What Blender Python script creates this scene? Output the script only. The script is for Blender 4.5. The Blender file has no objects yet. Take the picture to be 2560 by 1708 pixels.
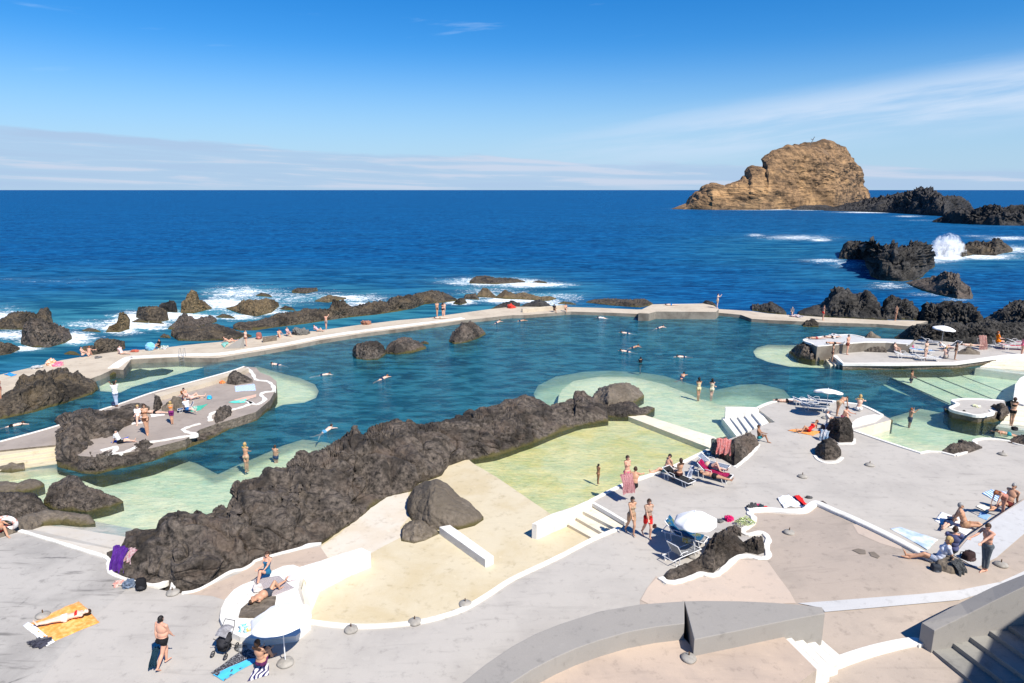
import bpy, bmesh, math, random
import numpy as np
from mathutils import Vector, Matrix, Quaternion
from mathutils.geometry import tessellate_polygon
R = math.radians
S = bpy.context.scene
COL = S.collection
random.seed(7)
# ------------------------------------------------------------------ camera
CZ = 16.5; F = 1707.0; PITCH = math.atan(379.0/F)
cam = bpy.data.cameras.new("camera"); cam.sensor_width = 36; cam.lens = 36*F/2560
cam.clip_start = .3; cam.clip_end = 90000
co = bpy.data.objects.new("camera", cam); COL.objects.link(co); S.camera = co
co.location = (0, 0, CZ); co.rotation_euler = (R(90)-PITCH, 0, 0)
# ------------------------------------------------------------------ light
SUN_EL = R(50); SHX, SHY = -.62, .785           # direction in which shadows fall
sun = bpy.data.lights.new("sun", 'SUN'); sun.energy = 4.3; sun.angle = R(.5); sun.color = (1, .94, .84)
so = bpy.data.objects.new("sun", sun); COL.objects.link(so)
sd = Vector((SHX*math.cos(SUN_EL), SHY*math.cos(SUN_EL), -math.sin(SUN_EL)))
so.rotation_euler = sd.to_track_quat('-Z', 'Y').to_euler()
S.view_settings.view_transform = 'Standard'; S.view_settings.look = 'None'
S.view_settings.exposure = .78; S.view_settings.gamma = 1
S.cycles.volume_bounces = 6; S.cycles.max_bounces = 12
W = bpy.data.worlds.new("World"); S.world = W; W.use_nodes = True
nt = W.node_tree; N = nt.nodes; L = nt.links
bg = N['Background']
sky = N.new('ShaderNodeTexSky'); sky.sky_type = 'NISHITA'; sky.sun_disc = False
sky.sun_elevation = SUN_EL; sky.sun_rotation = math.atan2(-SHX, -SHY)
sky.altitude = 50; sky.air_density = 1.0; sky.dust_density = .15; sky.ozone_density = 3.5
hs = N.new('ShaderNodeHueSaturation'); hs.inputs['Saturation'].default_value = 1.35
L.new(sky.outputs[0], hs.inputs['Color'])
tc = N.new('ShaderNodeTexCoord'); sp = N.new('ShaderNodeSeparateXYZ'); L.new(tc.outputs['Generated'], sp.inputs[0])
def wm(op, a, b=None, c=None):
    n = N.new('ShaderNodeMath'); n.operation = op
    for i, v in enumerate((a, b, c)):
        if v is None: continue
        if isinstance(v, (int, float)): n.inputs[i].default_value = v
        else: L.new(v, n.inputs[i])
    return n.outputs[0]
def wramp(v, stops):
    n = N.new('ShaderNodeMapRange'); n.interpolation_type = 'SMOOTHSTEP'; L.new(v, n.inputs[0])
    n.inputs[1].default_value, n.inputs[2].default_value, n.inputs[3].default_value, n.inputs[4].default_value = stops
    return n.outputs[0]
az = wm('ARCTAN2', sp.outputs[0], sp.outputs[1]); el = wm('ARCSINE', sp.outputs[2])
def wnoise(sa, se, off, detail=6, rough=.6, tilt=0.0, dist=.3):
    c = N.new('ShaderNodeCombineXYZ')
    L.new(wm('MULTIPLY', az, sa), c.inputs[0])
    e2 = wm('SUBTRACT', el, wm('MULTIPLY', az, tilt))
    L.new(wm('MULTIPLY', e2, se), c.inputs[1]); c.inputs[2].default_value = off
    n = N.new('ShaderNodeTexNoise'); n.inputs['Scale'].default_value = 1; n.inputs['Detail'].default_value = detail
    n.inputs['Roughness'].default_value = rough; n.inputs['Distortion'].default_value = dist
    L.new(c.outputs[0], n.inputs['Vector']); return n.outputs[0], e2
# high streaked cirrus on the right, tilted upwards to the right
n1, e1 = wnoise(3.5, 34, 3.1, tilt=.10)
band1 = wm('MULTIPLY', wramp(e1, (-.005, .04, 0, 1)), wramp(e1, (.055, .098, 1, 0)))
cir = wm('MULTIPLY', wm('MULTIPLY', band1, wramp(az, (-.12, .45, 0, 1))), wramp(n1, (.34, .62, .22, 1)))
# low cloud bank above the horizon, higher on the left
n2, e2 = wnoise(5, 42, 8.4, tilt=-.038, detail=7)
edge = wm('ADD', e2, wm('MULTIPLY', wm('SUBTRACT', n2, .5), .034))
bank = wm('MULTIPLY', wramp(el, (-.01, .006, .0, 1)), wramp(edge, (.041, .047, 1, 0)))
n3, _ = wnoise(4, 75, 1.7, tilt=-.03)
bankw = wm('MULTIPLY', bank, wramp(n3, (.48, .62, .0, .9)))
bankd = wm('MULTIPLY', bank, wramp(n3, (.55, .3, .6, .9)))
n4, _ = wnoise(6, 60, 5.5, tilt=.06)
wisp = wm('MULTIPLY', wramp(n4, (.63, .8, 0, .45)), wramp(el, (.10, .2, 0, 1)))
def mix(fac, a, col):
    m = N.new('ShaderNodeMix'); m.data_type = 'RGBA'; L.new(fac, m.inputs[0]); L.new(a, m.inputs[6])
    m.inputs[7].default_value = col; return m.outputs[2]
SKYS = .10
def sc(r, g, b): return (r/SKYS, g/SKYS, b/SKYS, 1)
tm = N.new('ShaderNodeMix'); tm.data_type = 'RGBA'; tm.blend_type = 'MULTIPLY'; tm.inputs[0].default_value = 1; L.new(hs.outputs[0], tm.inputs[6]); tg = N.new('ShaderNodeMix'); tg.data_type = 'RGBA'; L.new(wramp(el, (0.02, .50, 0, 1)), tg.inputs[0]); tg.inputs[6].default_value = (.48, .65, .81, 1); tg.inputs[7].default_value = (.0, .56, .80, 1); L.new(tg.outputs[2], tm.inputs[7])
cc = mix(wramp(el, (0, .20, .85, 0)), tm.outputs[2], sc(.26, .37, .50))
cc = mix(bankd, cc, sc(.25, .34, .47))
cc = mix(bankw, cc, sc(.35, .40, .49))
cc = mix(wm('MULTIPLY', cir, .9), cc, sc(.37, .45, .56))
cc = mix(wm('MULTIPLY', wisp, .3), cc, sc(.5, .6, .7))
L.new(cc, bg.inputs[0]); bg.inputs[1].default_value = SKYS
# ------------------------------------------------------------------ projection helpers
SP, CP = math.sin(PITCH), math.cos(PITCH)
def ray(px, py):
    u = (np.asarray(px, float)-1280)/F; v = (np.asarray(py, float)-854)/F
    return u, CP - v*SP, -(SP + v*CP)
def U(px, py, z=0.0):
    x, y, w = ray(px, py); t = (z-CZ)/w
    return Vector((float(x*t), float(y*t), float(z)))
def UN(px, py, z):
    x, y, w = ray(px, py); t = (z-CZ)/w
    return np.stack([x*t, y*t, np.broadcast_to(z, np.shape(t))], -1)
def ss(t):
    t = min(1, max(0, t)); return t*t*(3-2*t)
SEA = -.8
def zt(px, py):     # the beige terrace climbs gently to the right
    return .8*ss((px-1850)/500)*(1-ss((py-1400)/260))
# ------------------------------------------------------------------ tagging and linking
def tag(o, label=None, cat=None, group=None, kind=None):
    if label: o['label'] = label
    if cat: o['category'] = cat
    if group: o['group'] = group
    if kind: o['kind'] = kind
    return o
def link(name, me, m=None, parent=None, loc=None, rz=0):
    o = bpy.data.objects.new(name, me); COL.objects.link(o)
    if m and me: me.materials.append(m)
    if loc is not None: o.location = loc
    if rz: o.rotation_euler = (0, 0, rz)
    if parent: o.parent = parent
    return o
def empty(name, loc, rz=0):
    o = bpy.data.objects.new(name, None); COL.objects.link(o); o.empty_display_size = .3
    o.location = loc; o.rotation_euler = (0, 0, rz); return o
def mesh(name, v, f, smooth=False):
    me = bpy.data.meshes.new(name); me.from_pydata([tuple(p) for p in v], [], f); me.update()
    if smooth: me.polygons.foreach_set('use_smooth', [True]*len(me.polygons))
    return me
def bm_mesh(name, bm, smooth=False):
    bmesh.ops.recalc_face_normals(bm, faces=bm.faces[:])
    me = bpy.data.meshes.new(name); bm.to_mesh(me); bm.free()
    if smooth: me.polygons.foreach_set('use_smooth', [True]*len(me.polygons))
    return me
# ------------------------------------------------------------------ materials
def new_mat(name):
    m = bpy.data.materials.new(name); m.use_nodes = True
    return m, m.node_tree.nodes, m.node_tree.links, m.node_tree.nodes['Principled BSDF']
def noise(Nn, Ln, vec, scale, detail=5, rough=.6, dist=0):
    n = Nn.new('ShaderNodeTexNoise'); n.inputs['Scale'].default_value = scale
    n.inputs['Detail'].default_value = detail; n.inputs['Roughness'].default_value = rough
    n.inputs['Distortion'].default_value = dist
    if vec is not None: Ln.new(vec, n.inputs['Vector'])
    return n
def ramp(Nn, Ln, val, stops):
    r = Nn.new('ShaderNodeValToRGB'); Ln.new(val, r.inputs[0]); e = r.color_ramp.elements
    while len(e) < len(stops): e.new(.5)
    for i, (p, c) in enumerate(stops):
        e[i].position = p; e[i].color = (c[0], c[1], c[2], 1) if not isinstance(c, (int, float)) else (c, c, c, 1)
    return r.outputs[0]
def maprange(Nn, Ln, v, a, b, c, d):
    n = Nn.new('ShaderNodeMapRange'); n.interpolation_type = 'SMOOTHSTEP'; Ln.new(v, n.inputs[0])
    for i, x in enumerate((a, b, c, d)): n.inputs[i+1].default_value = x
    return n.outputs[0]
def mixc(Nn, Ln, fac, a, b, mode='MIX'):
    m = Nn.new('ShaderNodeMix'); m.data_type = 'RGBA'; m.blend_type = mode
    for v, i in ((fac, 0), (a, 6), (b, 7)):
        if isinstance(v, (int, float)): m.inputs[i].default_value = v
        elif isinstance(v, tuple): m.inputs[i].default_value = (v[0], v[1], v[2], 1)
        else: Ln.new(v, m.inputs[i])
    return m.outputs[2]
def mth(Nn, Ln, op, a, b):
    n = Nn.new('ShaderNodeMath'); n.operation = op
    for i, v in enumerate((a, b)):
        if isinstance(v, (int, float)): n.inputs[i].default_value = v
        else: Ln.new(v, n.inputs[i])
    return n.outputs[0]
def coords(Nn, Ln, kind='Object', scale=None, rot=None):
    t = Nn.new('ShaderNodeTexCoord')
    if kind == 'World': v = Nn.new('ShaderNodeNewGeometry').outputs['Position']
    else: v = t.outputs[kind]
    if scale or rot:
        mp = Nn.new('ShaderNodeMapping'); Ln.new(v, mp.inputs[0])
        if scale: mp.inputs['Scale'].default_value = scale
        if rot: mp.inputs['Rotation'].default_value = rot
        v = mp.outputs[0]
    return v
def bump(Nn, Ln, b, h, strength, dist):
    n = Nn.new('ShaderNodeBump'); n.inputs['Strength'].default_value = strength; n.inputs['Distance'].default_value = dist
    Ln.new(h, n.inputs['Height']); Ln.new(n.outputs[0], b.inputs['Normal']); return n
MC = {}
def mat(name, col, rough=.7, var=.12, scale=3, bmp=.15, spec=.3):
    if name in MC: return MC[name]
    m, Nn, Ln, b = new_mat(name)
    v = coords(Nn, Ln); n = noise(Nn, Ln, v, scale)
    lo = tuple(c*(1-var) for c in col); hi = tuple(min(1, c*(1+var)) for c in col)
    Ln.new(ramp(Nn, Ln, n.outputs[0], [(.35, lo), (.65, hi)]), b.inputs['Base Color'])
    b.inputs['Roughness'].default_value = rough; b.inputs['Specular IOR Level'].default_value = spec
    if bmp: bump(Nn, Ln, b, noise(Nn, Ln, v, scale*12, 3).outputs[0], bmp, .02)
    MC[name] = m; return m
def concrete(name, col, stain, stain_amt=.5, streak=.0, rough=.75, crack=0.0):
    m, Nn, Ln, b = new_mat(name); v = coords(Nn, Ln, 'World')
    a = noise(Nn, Ln, v, .35, 7, .62, .4).outputs[0]; c = noise(Nn, Ln, v, 2.2, 8, .7).outputs[0]
    f = noise(Nn, Ln, v, 30, 3, .6).outputs[0]
    base = mixc(Nn, Ln, maprange(Nn, Ln, a, .40, .68, 0, stain_amt), col, stain)
    base = mixc(Nn, Ln, maprange(Nn, Ln, c, .53, .72, 0, .6), base, tuple(x*.66 for x in stain))
    base = mixc(Nn, Ln, maprange(Nn, Ln, c, .42, .25, 0, .5), base, tuple(min(1, x*1.18) for x in col))
    base = mixc(Nn, Ln, maprange(Nn, Ln, f, .35, .65, .0, .10), base, tuple(x*.5 for x in stain))
    if streak:
        vs = coords(Nn, Ln, 'World', (.35, 2.6, 1), (0, 0, R(-28)))
        s = noise(Nn, Ln, vs, .9, 8, .65, .5).outputs[0]
        base = mixc(Nn, Ln, maprange(Nn, Ln, s, .55, .72, 0, streak), base, tuple(x*.55 for x in stain))
    if crack:
        vd = noise(Nn, Ln, v, .8, 4, .6)
        vv = Nn.new('ShaderNodeMix'); vv.data_type = 'VECTOR'; vv.inputs[0].default_value = .28
        Ln.new(v, vv.inputs[4]); Ln.new(vd.outputs['Color'], vv.inputs[5])
        vo = Nn.new('ShaderNodeTexVoronoi'); vo.feature = 'DISTANCE_TO_EDGE'; vo.inputs['Scale'].default_value = .33
        Ln.new(vv.outputs[1], vo.inputs['Vector'])
        gate = maprange(Nn, Ln, a, .48, .6, 0, crack)
        base = mixc(Nn, Ln, mth(Nn, Ln, 'MULTIPLY', maprange(Nn, Ln, vo.outputs['Distance'], .0, .016, 1, 0), gate), base, (.12, .115, .11))
    Ln.new(base, b.inputs['Base Color']); b.inputs['Roughness'].default_value = rough; b.inputs['Specular IOR Level'].default_value = .25
    bump(Nn, Ln, b, mixc(Nn, Ln, .5, c, f), .35, .03)
    return m
M = {}
M['deck'] = concrete('grey_concrete', (.44, .41, .37), (.36, .335, .305), .7, .35)
M['deck_left'] = concrete('streaked_concrete', (.42, .395, .36), (.27, .255, .235), .75, .9, crack=.9)
M['beige'] = concrete('beige_concrete', (.48, .38, .30), (.37, .30, .25), .8, .2)
M['beige_light'] = concrete('light_beige_concrete', (.53, .43, .35), (.46, .39, .33), .5, .05)
M['beige_grey'] = concrete('greyish_beige_concrete', (.42, .35, .29), (.33, .28, .235), .7, .25)
M['pale'] = concrete('pale_concrete', (.50, .50, .50), (.42, .41, .40), .5, .1)
M['sand'] = concrete('walkway_concrete', (.52, .45, .35), (.40, .33, .25), .7, .25)
M['cream'] = concrete('cream_pool_floor', (.57, .50, .36), (.50, .41, .25), .75, .1, .5)
M['cream_pale'] = concrete('pale_cream_floor', (.62, .57, .49), (.55, .46, .34), .6, .1, .5)
M['white'] = concrete('white_paint', (.76, .745, .70), (.58, .53, .45), .5, .25, .6)
M['cream_white'] = concrete('cream_white_paint', (.72, .66, .54), (.62, .52, .36), .5, .1, .6)
M['wall_grey'] = concrete('smooth_grey_wall', (.30, .28, .255), (.27, .255, .235), .4, .0)
M['step_grey'] = concrete('worn_step_concrete', (.27, .26, .235), (.17, .165, .15), .8, .5)
M['island'] = concrete('island_concrete', (.34, .29, .25), (.26, .22, .19), .7, .2)
M['yellow_floor'] = concrete('yellow_algae_floor', (.72, .62, .33), (.66, .54, .20), .9, .1)
M['shelf'] = concrete('painted_pool_shelf', (.74, .68, .46), (.67, .61, .36), .6, .1)
M['deepfloor'] = concrete('pool_bottom', (.02, .12, .17), (.01, .07, .105), .8, .1)
M['weed_and_shade'] = concrete('weed_and_step_shade', (.05, .07, .03), (.02, .03, .015), .8, .1)
M['stone_wall'] = concrete('rubble_wall', (.25, .22, .18), (.12, .10, .08), .9, .3)
def rock_mat(name, dark, light, brown, algae=True, scale=1.0, bstr=.75, pale=None, strata=False):
    m, Nn, Ln, b = new_mat(name); v = coords(Nn, Ln, 'World')
    a = noise(Nn, Ln, v, .5*scale, 8, .65, .5).outputs[0]; c = noise(Nn, Ln, v, 3.5*scale, 8, .7).outputs[0]
    base = ramp(Nn, Ln, c, [(.36, dark), (.64, light)])
    base = mixc(Nn, Ln, maprange(Nn, Ln, a, .48, .68, 0, .8), base, brown)
    if pale: base = mixc(Nn, Ln, maprange(Nn, Ln, noise(Nn, Ln, v, 1.1*scale, 6, .6).outputs[0], .6, .72, 0, .6), base, pale)
    vo = Nn.new('ShaderNodeTexVoronoi'); vo.inputs['Scale'].default_value = 6*scale; Ln.new(v, vo.inputs['Vector'])
    h = mixc(Nn, Ln, .35, noise(Nn, Ln, v, 3.6*scale, 10, .78, .8).outputs[0], vo.outputs['Distance'])
    if strata:
        vs = coords(Nn, Ln, 'World', (.018, .018, .22), (R(8), R(-9), 0))
        s = noise(Nn, Ln, vs, 1, 6, .7, 1.2).outputs[0]
        base = mixc(Nn, Ln, maprange(Nn, Ln, s, .53, .62, 0, .75), base, dark)
        h = mixc(Nn, Ln, .5, h, s)
    dk = noise(Nn, Ln, v, .28*scale, 5, .6, .8).outputs[0]
    base = mixc(Nn, Ln, maprange(Nn, Ln, dk, .47, .62, 0, .72), base, dark)
    if algae:
        sep = Nn.new('ShaderNodeSeparateXYZ'); Ln.new(v, sep.inputs[0])
        zz = mth(Nn, Ln, 'ADD', sep.outputs[2], mth(Nn, Ln, 'MULTIPLY', a, -.9))
        base = mixc(Nn, Ln, maprange(Nn, Ln, zz, -1.02, -1.22, 0, .85), base, (.075, .065, .018))
    Ln.new(base, b.inputs['Base Color']); b.inputs['Roughness'].default_value = .8; b.inputs['Specular IOR Level'].default_value = .25
    bump(Nn, Ln, b, h, bstr, .20/scale)
    return m
M['rock'] = rock_mat('black_lava', (.014, .012, .010), (.155, .127, .104), (.115, .085, .065))
M['rock_brown'] = rock_mat('brown_lava', (.010, .009, .008), (.125, .10, .072), (.11, .08, .045))
M['rock_grey'] = rock_mat('grey_boulder', (.10, .082, .062), (.21, .175, .138), (.17, .138, .105), bstr=.7)
M['rock_black'] = rock_mat('coal_black_lava', (.007, .007, .007), (.085, .078, .07), (.035, .030, .025))
M['rock_pale'] = rock_mat('ochre_wet_rock', (.05, .035, .018), (.20, .15, .085), (.17, .12, .06))
M['cliff'] = rock_mat('ochre_cliff', (.07, .045, .026), (.36, .22, .112), (.48, .29, .135), algae=False, scale=.05, strata=True, bstr=.9, pale=(.15, .105, .07))
M['far_rock'] = rock_mat('far_black_rock', (.012, .012, .013), (.075, .07, .066), (.045, .04, .036), algae=False, scale=.12)
# ------------------------------------------------------------------ numpy noise
def hsh(ix, iy, iz, k=0):
    n = (ix*73856093) ^ (iy*19349663) ^ (iz*83492791) ^ (k*2654435761)
    n = n & 0xffffffff
    n = ((n ^ (n >> 15))*2246822519) & 0xffffffff
    n = ((n ^ (n >> 13))*3266489917) & 0xffffffff
    return ((n ^ (n >> 16)) & 0xffffff)/float(0x1000000)
def vnoise(p):
    i = np.floor(p).astype(np.int64); f = p-i; f = f*f*(3-2*f); out = 0
    for dx in (0, 1):
        wx = f[:, 0] if dx else 1-f[:, 0]
        for dy in (0, 1):
            wy = f[:, 1] if dy else 1-f[:, 1]
            for dz in (0, 1):
                wz = f[:, 2] if dz else 1-f[:, 2]
                out = out + wx*wy*wz*hsh(i[:, 0]+dx, i[:, 1]+dy, i[:, 2]+dz)
    return out*2-1
def fbm(p, o=4, g=.55):
    r = 0; a = 1; q = p.copy()
    for k in range(o):
        r = r + a*vnoise(q); q = q*2.03+17.3; a *= g
    return r
def worley(p):
    i = np.floor(p).astype(np.int64); f1 = np.full(len(p), 9.); f2 = np.full(len(p), 9.)
    for dx in (-1, 0, 1):
        for dy in (-1, 0, 1):
            for dz in (-1, 0, 1):
                c = i+np.array([dx, dy, dz])
                q = np.stack([c[:, 0]+hsh(c[:, 0], c[:, 1], c[:, 2], 1), c[:, 1]+hsh(c[:, 0], c[:, 1], c[:, 2], 2), c[:, 2]+hsh(c[:, 0], c[:, 1], c[:, 2], 3)], -1)
                d = np.sqrt(((q-p)**2).sum(1))
                f2 = np.minimum(f2, np.maximum(d, f1)); f1 = np.minimum(f1, d)
    return f1, f2
# ------------------------------------------------------------------ rocks from their outline: skyline + waterline
def rock(name, label, top, base, z0=SEA, m='rock', a=.5, b=.5, lump=None, amp=None, smoothk=1, step=None, cat='rock', group=None, seed=0, kind=None, fine=1.0, rough=1.0, style=None):
    tx = [p[0] for p in top]; bx = [p[0] for p in base]
    x0, x1 = min(tx[0], bx[0]), max(tx[-1], bx[-1])
    ybm = sum(p[1] for p in base)/len(base)
    if step is None: step = 2.6
    nc = int(max(14, min(620, (x1-x0)/step)))
    xs = np.linspace(x0, x1, nc)
    yt = np.interp(xs, tx, [p[1] for p in top]); yb = np.interp(xs, bx, [p[1] for p in base])
    zb = np.interp(xs, bx, [(p[2] if len(p) > 2 else z0) for p in base])
    yt = np.minimum(yt, yb-.4)
    hpx = float(np.max(yb-yt)); nr = int(max(10, min(170, hpx/step*1.15)))
    yte = yt.copy()
    for it in range(4):
        pb = UN(xs, yb, zb); Dn = np.hypot(pb[:, 0], pb[:, 1])
        width = float(np.hypot(*(pb[-1]-pb[0])[:2]))
        rx, ry, rz = ray(xs, yte); rh = np.hypot(rx, ry)
        drop = -rz/rh
        Df = np.where(drop > 1e-4, (CZ-zb)/np.maximum(drop, 1e-4), 1e9)
        dep = np.minimum(a*(Df-Dn), b*width); dep = np.maximum(dep, .02)
        k = np.ones(5)/5; dep = np.convolve(np.pad(dep, 2, 'edge'), k, 'valid')
        dep = np.minimum(dep, .96*np.maximum(Df-Dn, .02))
        Dc = Dn+dep; pc = np.stack([rx/rh*Dc, ry/rh*Dc, CZ-drop*Dc], -1)
        h = np.maximum(pc[:, 2]-zb, .02)
        ph = np.linspace(0, math.pi/2, nr)
        rows = []
        low = pb.copy(); low[:, 2] -= 1.0; rows.append(low)
        for q in ph:
            s1 = 1-math.cos(q); s2 = math.sin(q)**.85
            P = pb+(pc-pb)*s1; P[:, 2] = zb+h*s2; rows.append(P)
        dirn = np.stack([rx/rh, ry/rh], -1); bd = dep*.9+.25*h
        nb = max(5, nr//4)
        for q in np.linspace(math.pi/2, math.pi, nb+1)[1:]:
            P = pc.copy(); P[:, :2] += dirn*(bd*(-math.cos(q)))[:, None]; P[:, 2] = zb+h*math.sin(q); rows.append(P)
        P = rows[-1].copy(); P[:, 2] -= 1.0; rows.append(P)
        Q = np.array(rows[1:-1]); py_ = 854-F*(Q[..., 1]*SP+(Q[..., 2]-CZ)*CP)/(Q[..., 1]*CP-(Q[..., 2]-CZ)*SP)
        if it < 3: yte = np.minimum(yte+.9*(yt-py_.min(0)), yb-.3)
    G = np.array(rows); nR = len(rows)
    du = np.gradient(G, axis=1); dv = np.gradient(G, axis=0)
    nrm = np.cross(du, dv); nrm /= np.maximum(np.linalg.norm(nrm, axis=2, keepdims=True), 1e-9)
    if nrm[nR//3, nc//2, 2] < 0: nrm = -nrm
    V = G.reshape(-1, 3); NN = nrm.reshape(-1, 3)
    hh = np.tile(h, nR)
    ht = float(h.max())
    lump = lump or min(max(.42*ht, .4), 30)
    amp = (amp if amp is not None else .34*lump)
    av = np.minimum(amp, .34*hh)
    q = V+seed*13.7
    if z0 == SEA and m in ('rock_black', 'rock_brown', 'rock_pale', 'far_rock') and style is None: lump *= .75; fine *= 1.25
    if style == 'strata':
        q = q.copy(); q[:, 2] = q[:, 2]*2.6+q[:, 0]*.35
    else: q = q*np.array([1, 1, .8])
    wp = np.stack([fbm(q/lump*.7+5, 3), fbm(q/lump*.7+31, 3), fbm(q/lump*.7+77, 3)], -1)*lump*.55
    f1, f2 = worley((q+wp)/lump); g1, g2 = worley((q+wp*.7)/(lump*.43)+9)
    e1, e2 = worley((q+wp*.3)/(lump*.17)+4)
    msk = np.clip(vnoise(q/(lump*1.5)+60)*2.0+.6, .08, 1.3)
    rid = 1-2*np.abs(fbm(q/(lump*.55)+21, 4))
    big = (.62-f1)*.85
    if m != 'rock_grey': 
        rl = 1-2.2*np.abs(fbm((q+wp*.5)/(lump*1.1)+140, 4)); big = .5*big+.36*(rl-.45)
    prof = np.clip((V[:, 2]-np.tile(zb, nR))/(.35*np.maximum(hh, .05)), .12, 1); av = av*prof
    d = .5*fbm(q/(lump*1.5)+3, 3)+big-.16-.30*np.exp(-((f2-f1)/.06)**2) + fine*msk*((g2-g1-.25)*.42-.20*np.exp(-((g2-g1)/.07)**2)+(.5-e1)*.22+.20*rid+.14*fbm(q/(lump*.10), 3))
    if style == 'strata': d = .7*fbm(q/(lump*1.3)+3, 4)+.25*(.6-f1)+fine*(.30*rid+.25*fbm(q/(lump*.2), 3)-.18*np.exp(-((g2-g1)/.06)**2))
    if style == 'flow':
        q = V@np.array([[.85, .5, .1], [-.5, .85, .2], [0, -.2, 1.]])*np.array([.62, 1.15, .9])+40
        wq = q+wp*1.1; h1, h2 = worley(wq/(lump*1.25)); g1, g2 = worley(wq/(lump*.5)+9)
        d = .75*fbm(q/(lump*1.4), 4)+.5*(.55-1.9*np.abs(fbm(wq/(lump*1.1)+70, 4)))+.5*(.6-h1)-.42*np.exp(-((h2-h1)/.05)**2)+msk*(.22*(.5-g1)-.20*np.exp(-((g2-g1)/.05)**2))+msk*(.045*(.5-e1)+.07*fbm(q/(lump*.13), 4))-.30
    V2 = V+NN*(d*av*rough)[:, None]
    idx = np.arange(nR*nc).reshape(nR, nc)
    fs = np.stack([idx[:-1, :-1], idx[:-1, 1:], idx[1:, 1:], idx[1:, :-1]], -1).reshape(-1, 4)
    me = bpy.data.meshes.new(name)
    me.vertices.add(len(V2)); me.vertices.foreach_set('co', V2.astype(np.float32).ravel())
    me.loops.add(fs.size); me.loops.foreach_set('vertex_index', fs.astype(np.int32).ravel())
    me.polygons.add(len(fs)); me.polygons.foreach_set('loop_start', np.arange(0, fs.size, 4, dtype=np.int32))
    me.update(calc_edges=True); me.validate()
    me.polygons.foreach_set('use_smooth', [m == 'rock_grey']*len(me.polygons))
    o = link(name, me, M[m]); tag(o, label, cat, group, kind)
    return o
# ------------------------------------------------------------------ traced slabs, sheets and kerbs
def px_mesh(pts, zf, cut=None):
    """polygon traced in the photograph, laid on the surface z = zf(px, py)"""
    bm = bmesh.new()
    vs = [bm.verts.new((p[0], p[1], 0)) for p in pts]
    tris = tessellate_polygon([[Vector((p[0], p[1], 0)) for p in pts]])
    for t in tris:
        try: bm.faces.new([vs[i] for i in t])
        except ValueError: pass
    if cut:
        xs = [p[0] for p in pts]; ys = [p[1] for p in pts]
        for ax, lo, hi in ((0, min(xs), max(xs)), (1, min(ys), max(ys))):
            c = lo+cut
            while c < hi:
                n = (1, 0, 0) if ax == 0 else (0, 1, 0)
                bmesh.ops.bisect_plane(bm, geom=bm.verts[:]+bm.edges[:]+bm.faces[:], plane_co=(c if ax == 0 else 0, c if ax == 1 else 0, 0), plane_no=n)
                c += cut
    for v in bm.verts:
        v.co = U(v.co.x, v.co.y, zf(v.co.x, v.co.y))
    return bm
def slab(name, pts, z=0.0, bottom=None, m='deck', side=None, cut=None, parent=None):
    """pts: (px, py) or (px, py, z); extruded straight down to z = bottom"""
    if callable(z): zf = z
    elif len(pts[0]) > 2:
        bm = bmesh.new(); vs = [bm.verts.new(U(*p)) for p in pts]
        for t in tessellate_polygon([[Vector((v.co.x, v.co.y, 0)) for v in vs]]):
            try: bm.faces.new([vs[i] for i in t])
            except ValueError: pass
        zf = None
    else: zf = lambda x, y: z
    if zf: bm = px_mesh(pts, zf, cut)
    bmesh.ops.recalc_face_normals(bm, faces=bm.faces[:])
    if sum(f.normal.z for f in bm.faces) < 0: bmesh.ops.reverse_faces(bm, faces=bm.faces[:])
    mats = [M[m]]
    if bottom is not None:
        be = [e for e in bm.edges if e.is_boundary]
        r = bmesh.ops.extrude_edge_only(bm, edges=be)
        for v in [g for g in r['geom'] if isinstance(g, bmesh.types.BMVert)]: v.co.z = bottom
        if side:
            mats.append(M[side])
            for f in [g for g in r['geom'] if isinstance(g, bmesh.types.BMFace)]: f.material_index = 1
    me = bpy.data.meshes.new(name); bm.to_mesh(me); bm.free()
    o = link(name, me, None, parent)
    for x in mats: me.materials.append(x)
    return o
def catmull(pts, n=6):
    P = [np.array(p, float) for p in pts]; out = []
    for i in range(len(P)-1):
        a = P[max(i-1, 0)]; b = P[i]; c = P[i+1]; d = P[min(i+2, len(P)-1)]
        for k in range(n):
            t = k/n
            out.append(.5*((2*b)+(-a+c)*t+(2*a-5*b+4*c-d)*t*t+(-a+3*b-3*c+d)*t**3))
    out.append(P[-1]); return out
def kerb(name, pts, w=.3, z=0.0, h=.1, m='white', label=None, smooth=True, n=5, zf=None, wob=0.0, down=.15):
    p3 = [(p[0], p[1]) for p in pts]
    if smooth: p3 = catmull(p3, n)
    P = [U(p[0], p[1], zf(p[0], p[1]) if zf else z) for p in p3]
    V = []; Fc = []
    prof = [(-.5, -down), (-.5, h*.8), (-.42, h), (.42, h), (.5, h*.8), (.5, -down)]
    for i, p in enumerate(P):
        t = (P[min(i+1, len(P)-1)]-P[max(i-1, 0)]); t.z = 0; t.normalize(); nn = Vector((-t.y, t.x, 0))
        ww = w*(1+wob*math.sin(i*1.7)+wob*.6*math.sin(i*.71+1))
        for a_, b_ in prof: V.append(p+nn*(a_*ww)+Vector((0, 0, b_)))
    K = len(prof)
    for i in range(len(P)-1):
        for j in range(K-1): Fc.append((i*K+j, i*K+j+1, (i+1)*K+j+1, (i+1)*K+j))
    Fc.append(tuple(range(K))); Fc.append(tuple((len(P)-1)*K+j for j in reversed(range(K))))
    me = mesh(name, V, Fc); bm = bmesh.new(); bm.from_mesh(me); bmesh.ops.recalc_face_normals(bm, faces=bm.faces[:]); bm.to_mesh(me); bm.free()
    o = link(name, me, M[m])
    if label: tag(o, label, 'kerb')
    return o
def struct(o): o['kind'] = 'structure'; return o

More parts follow.
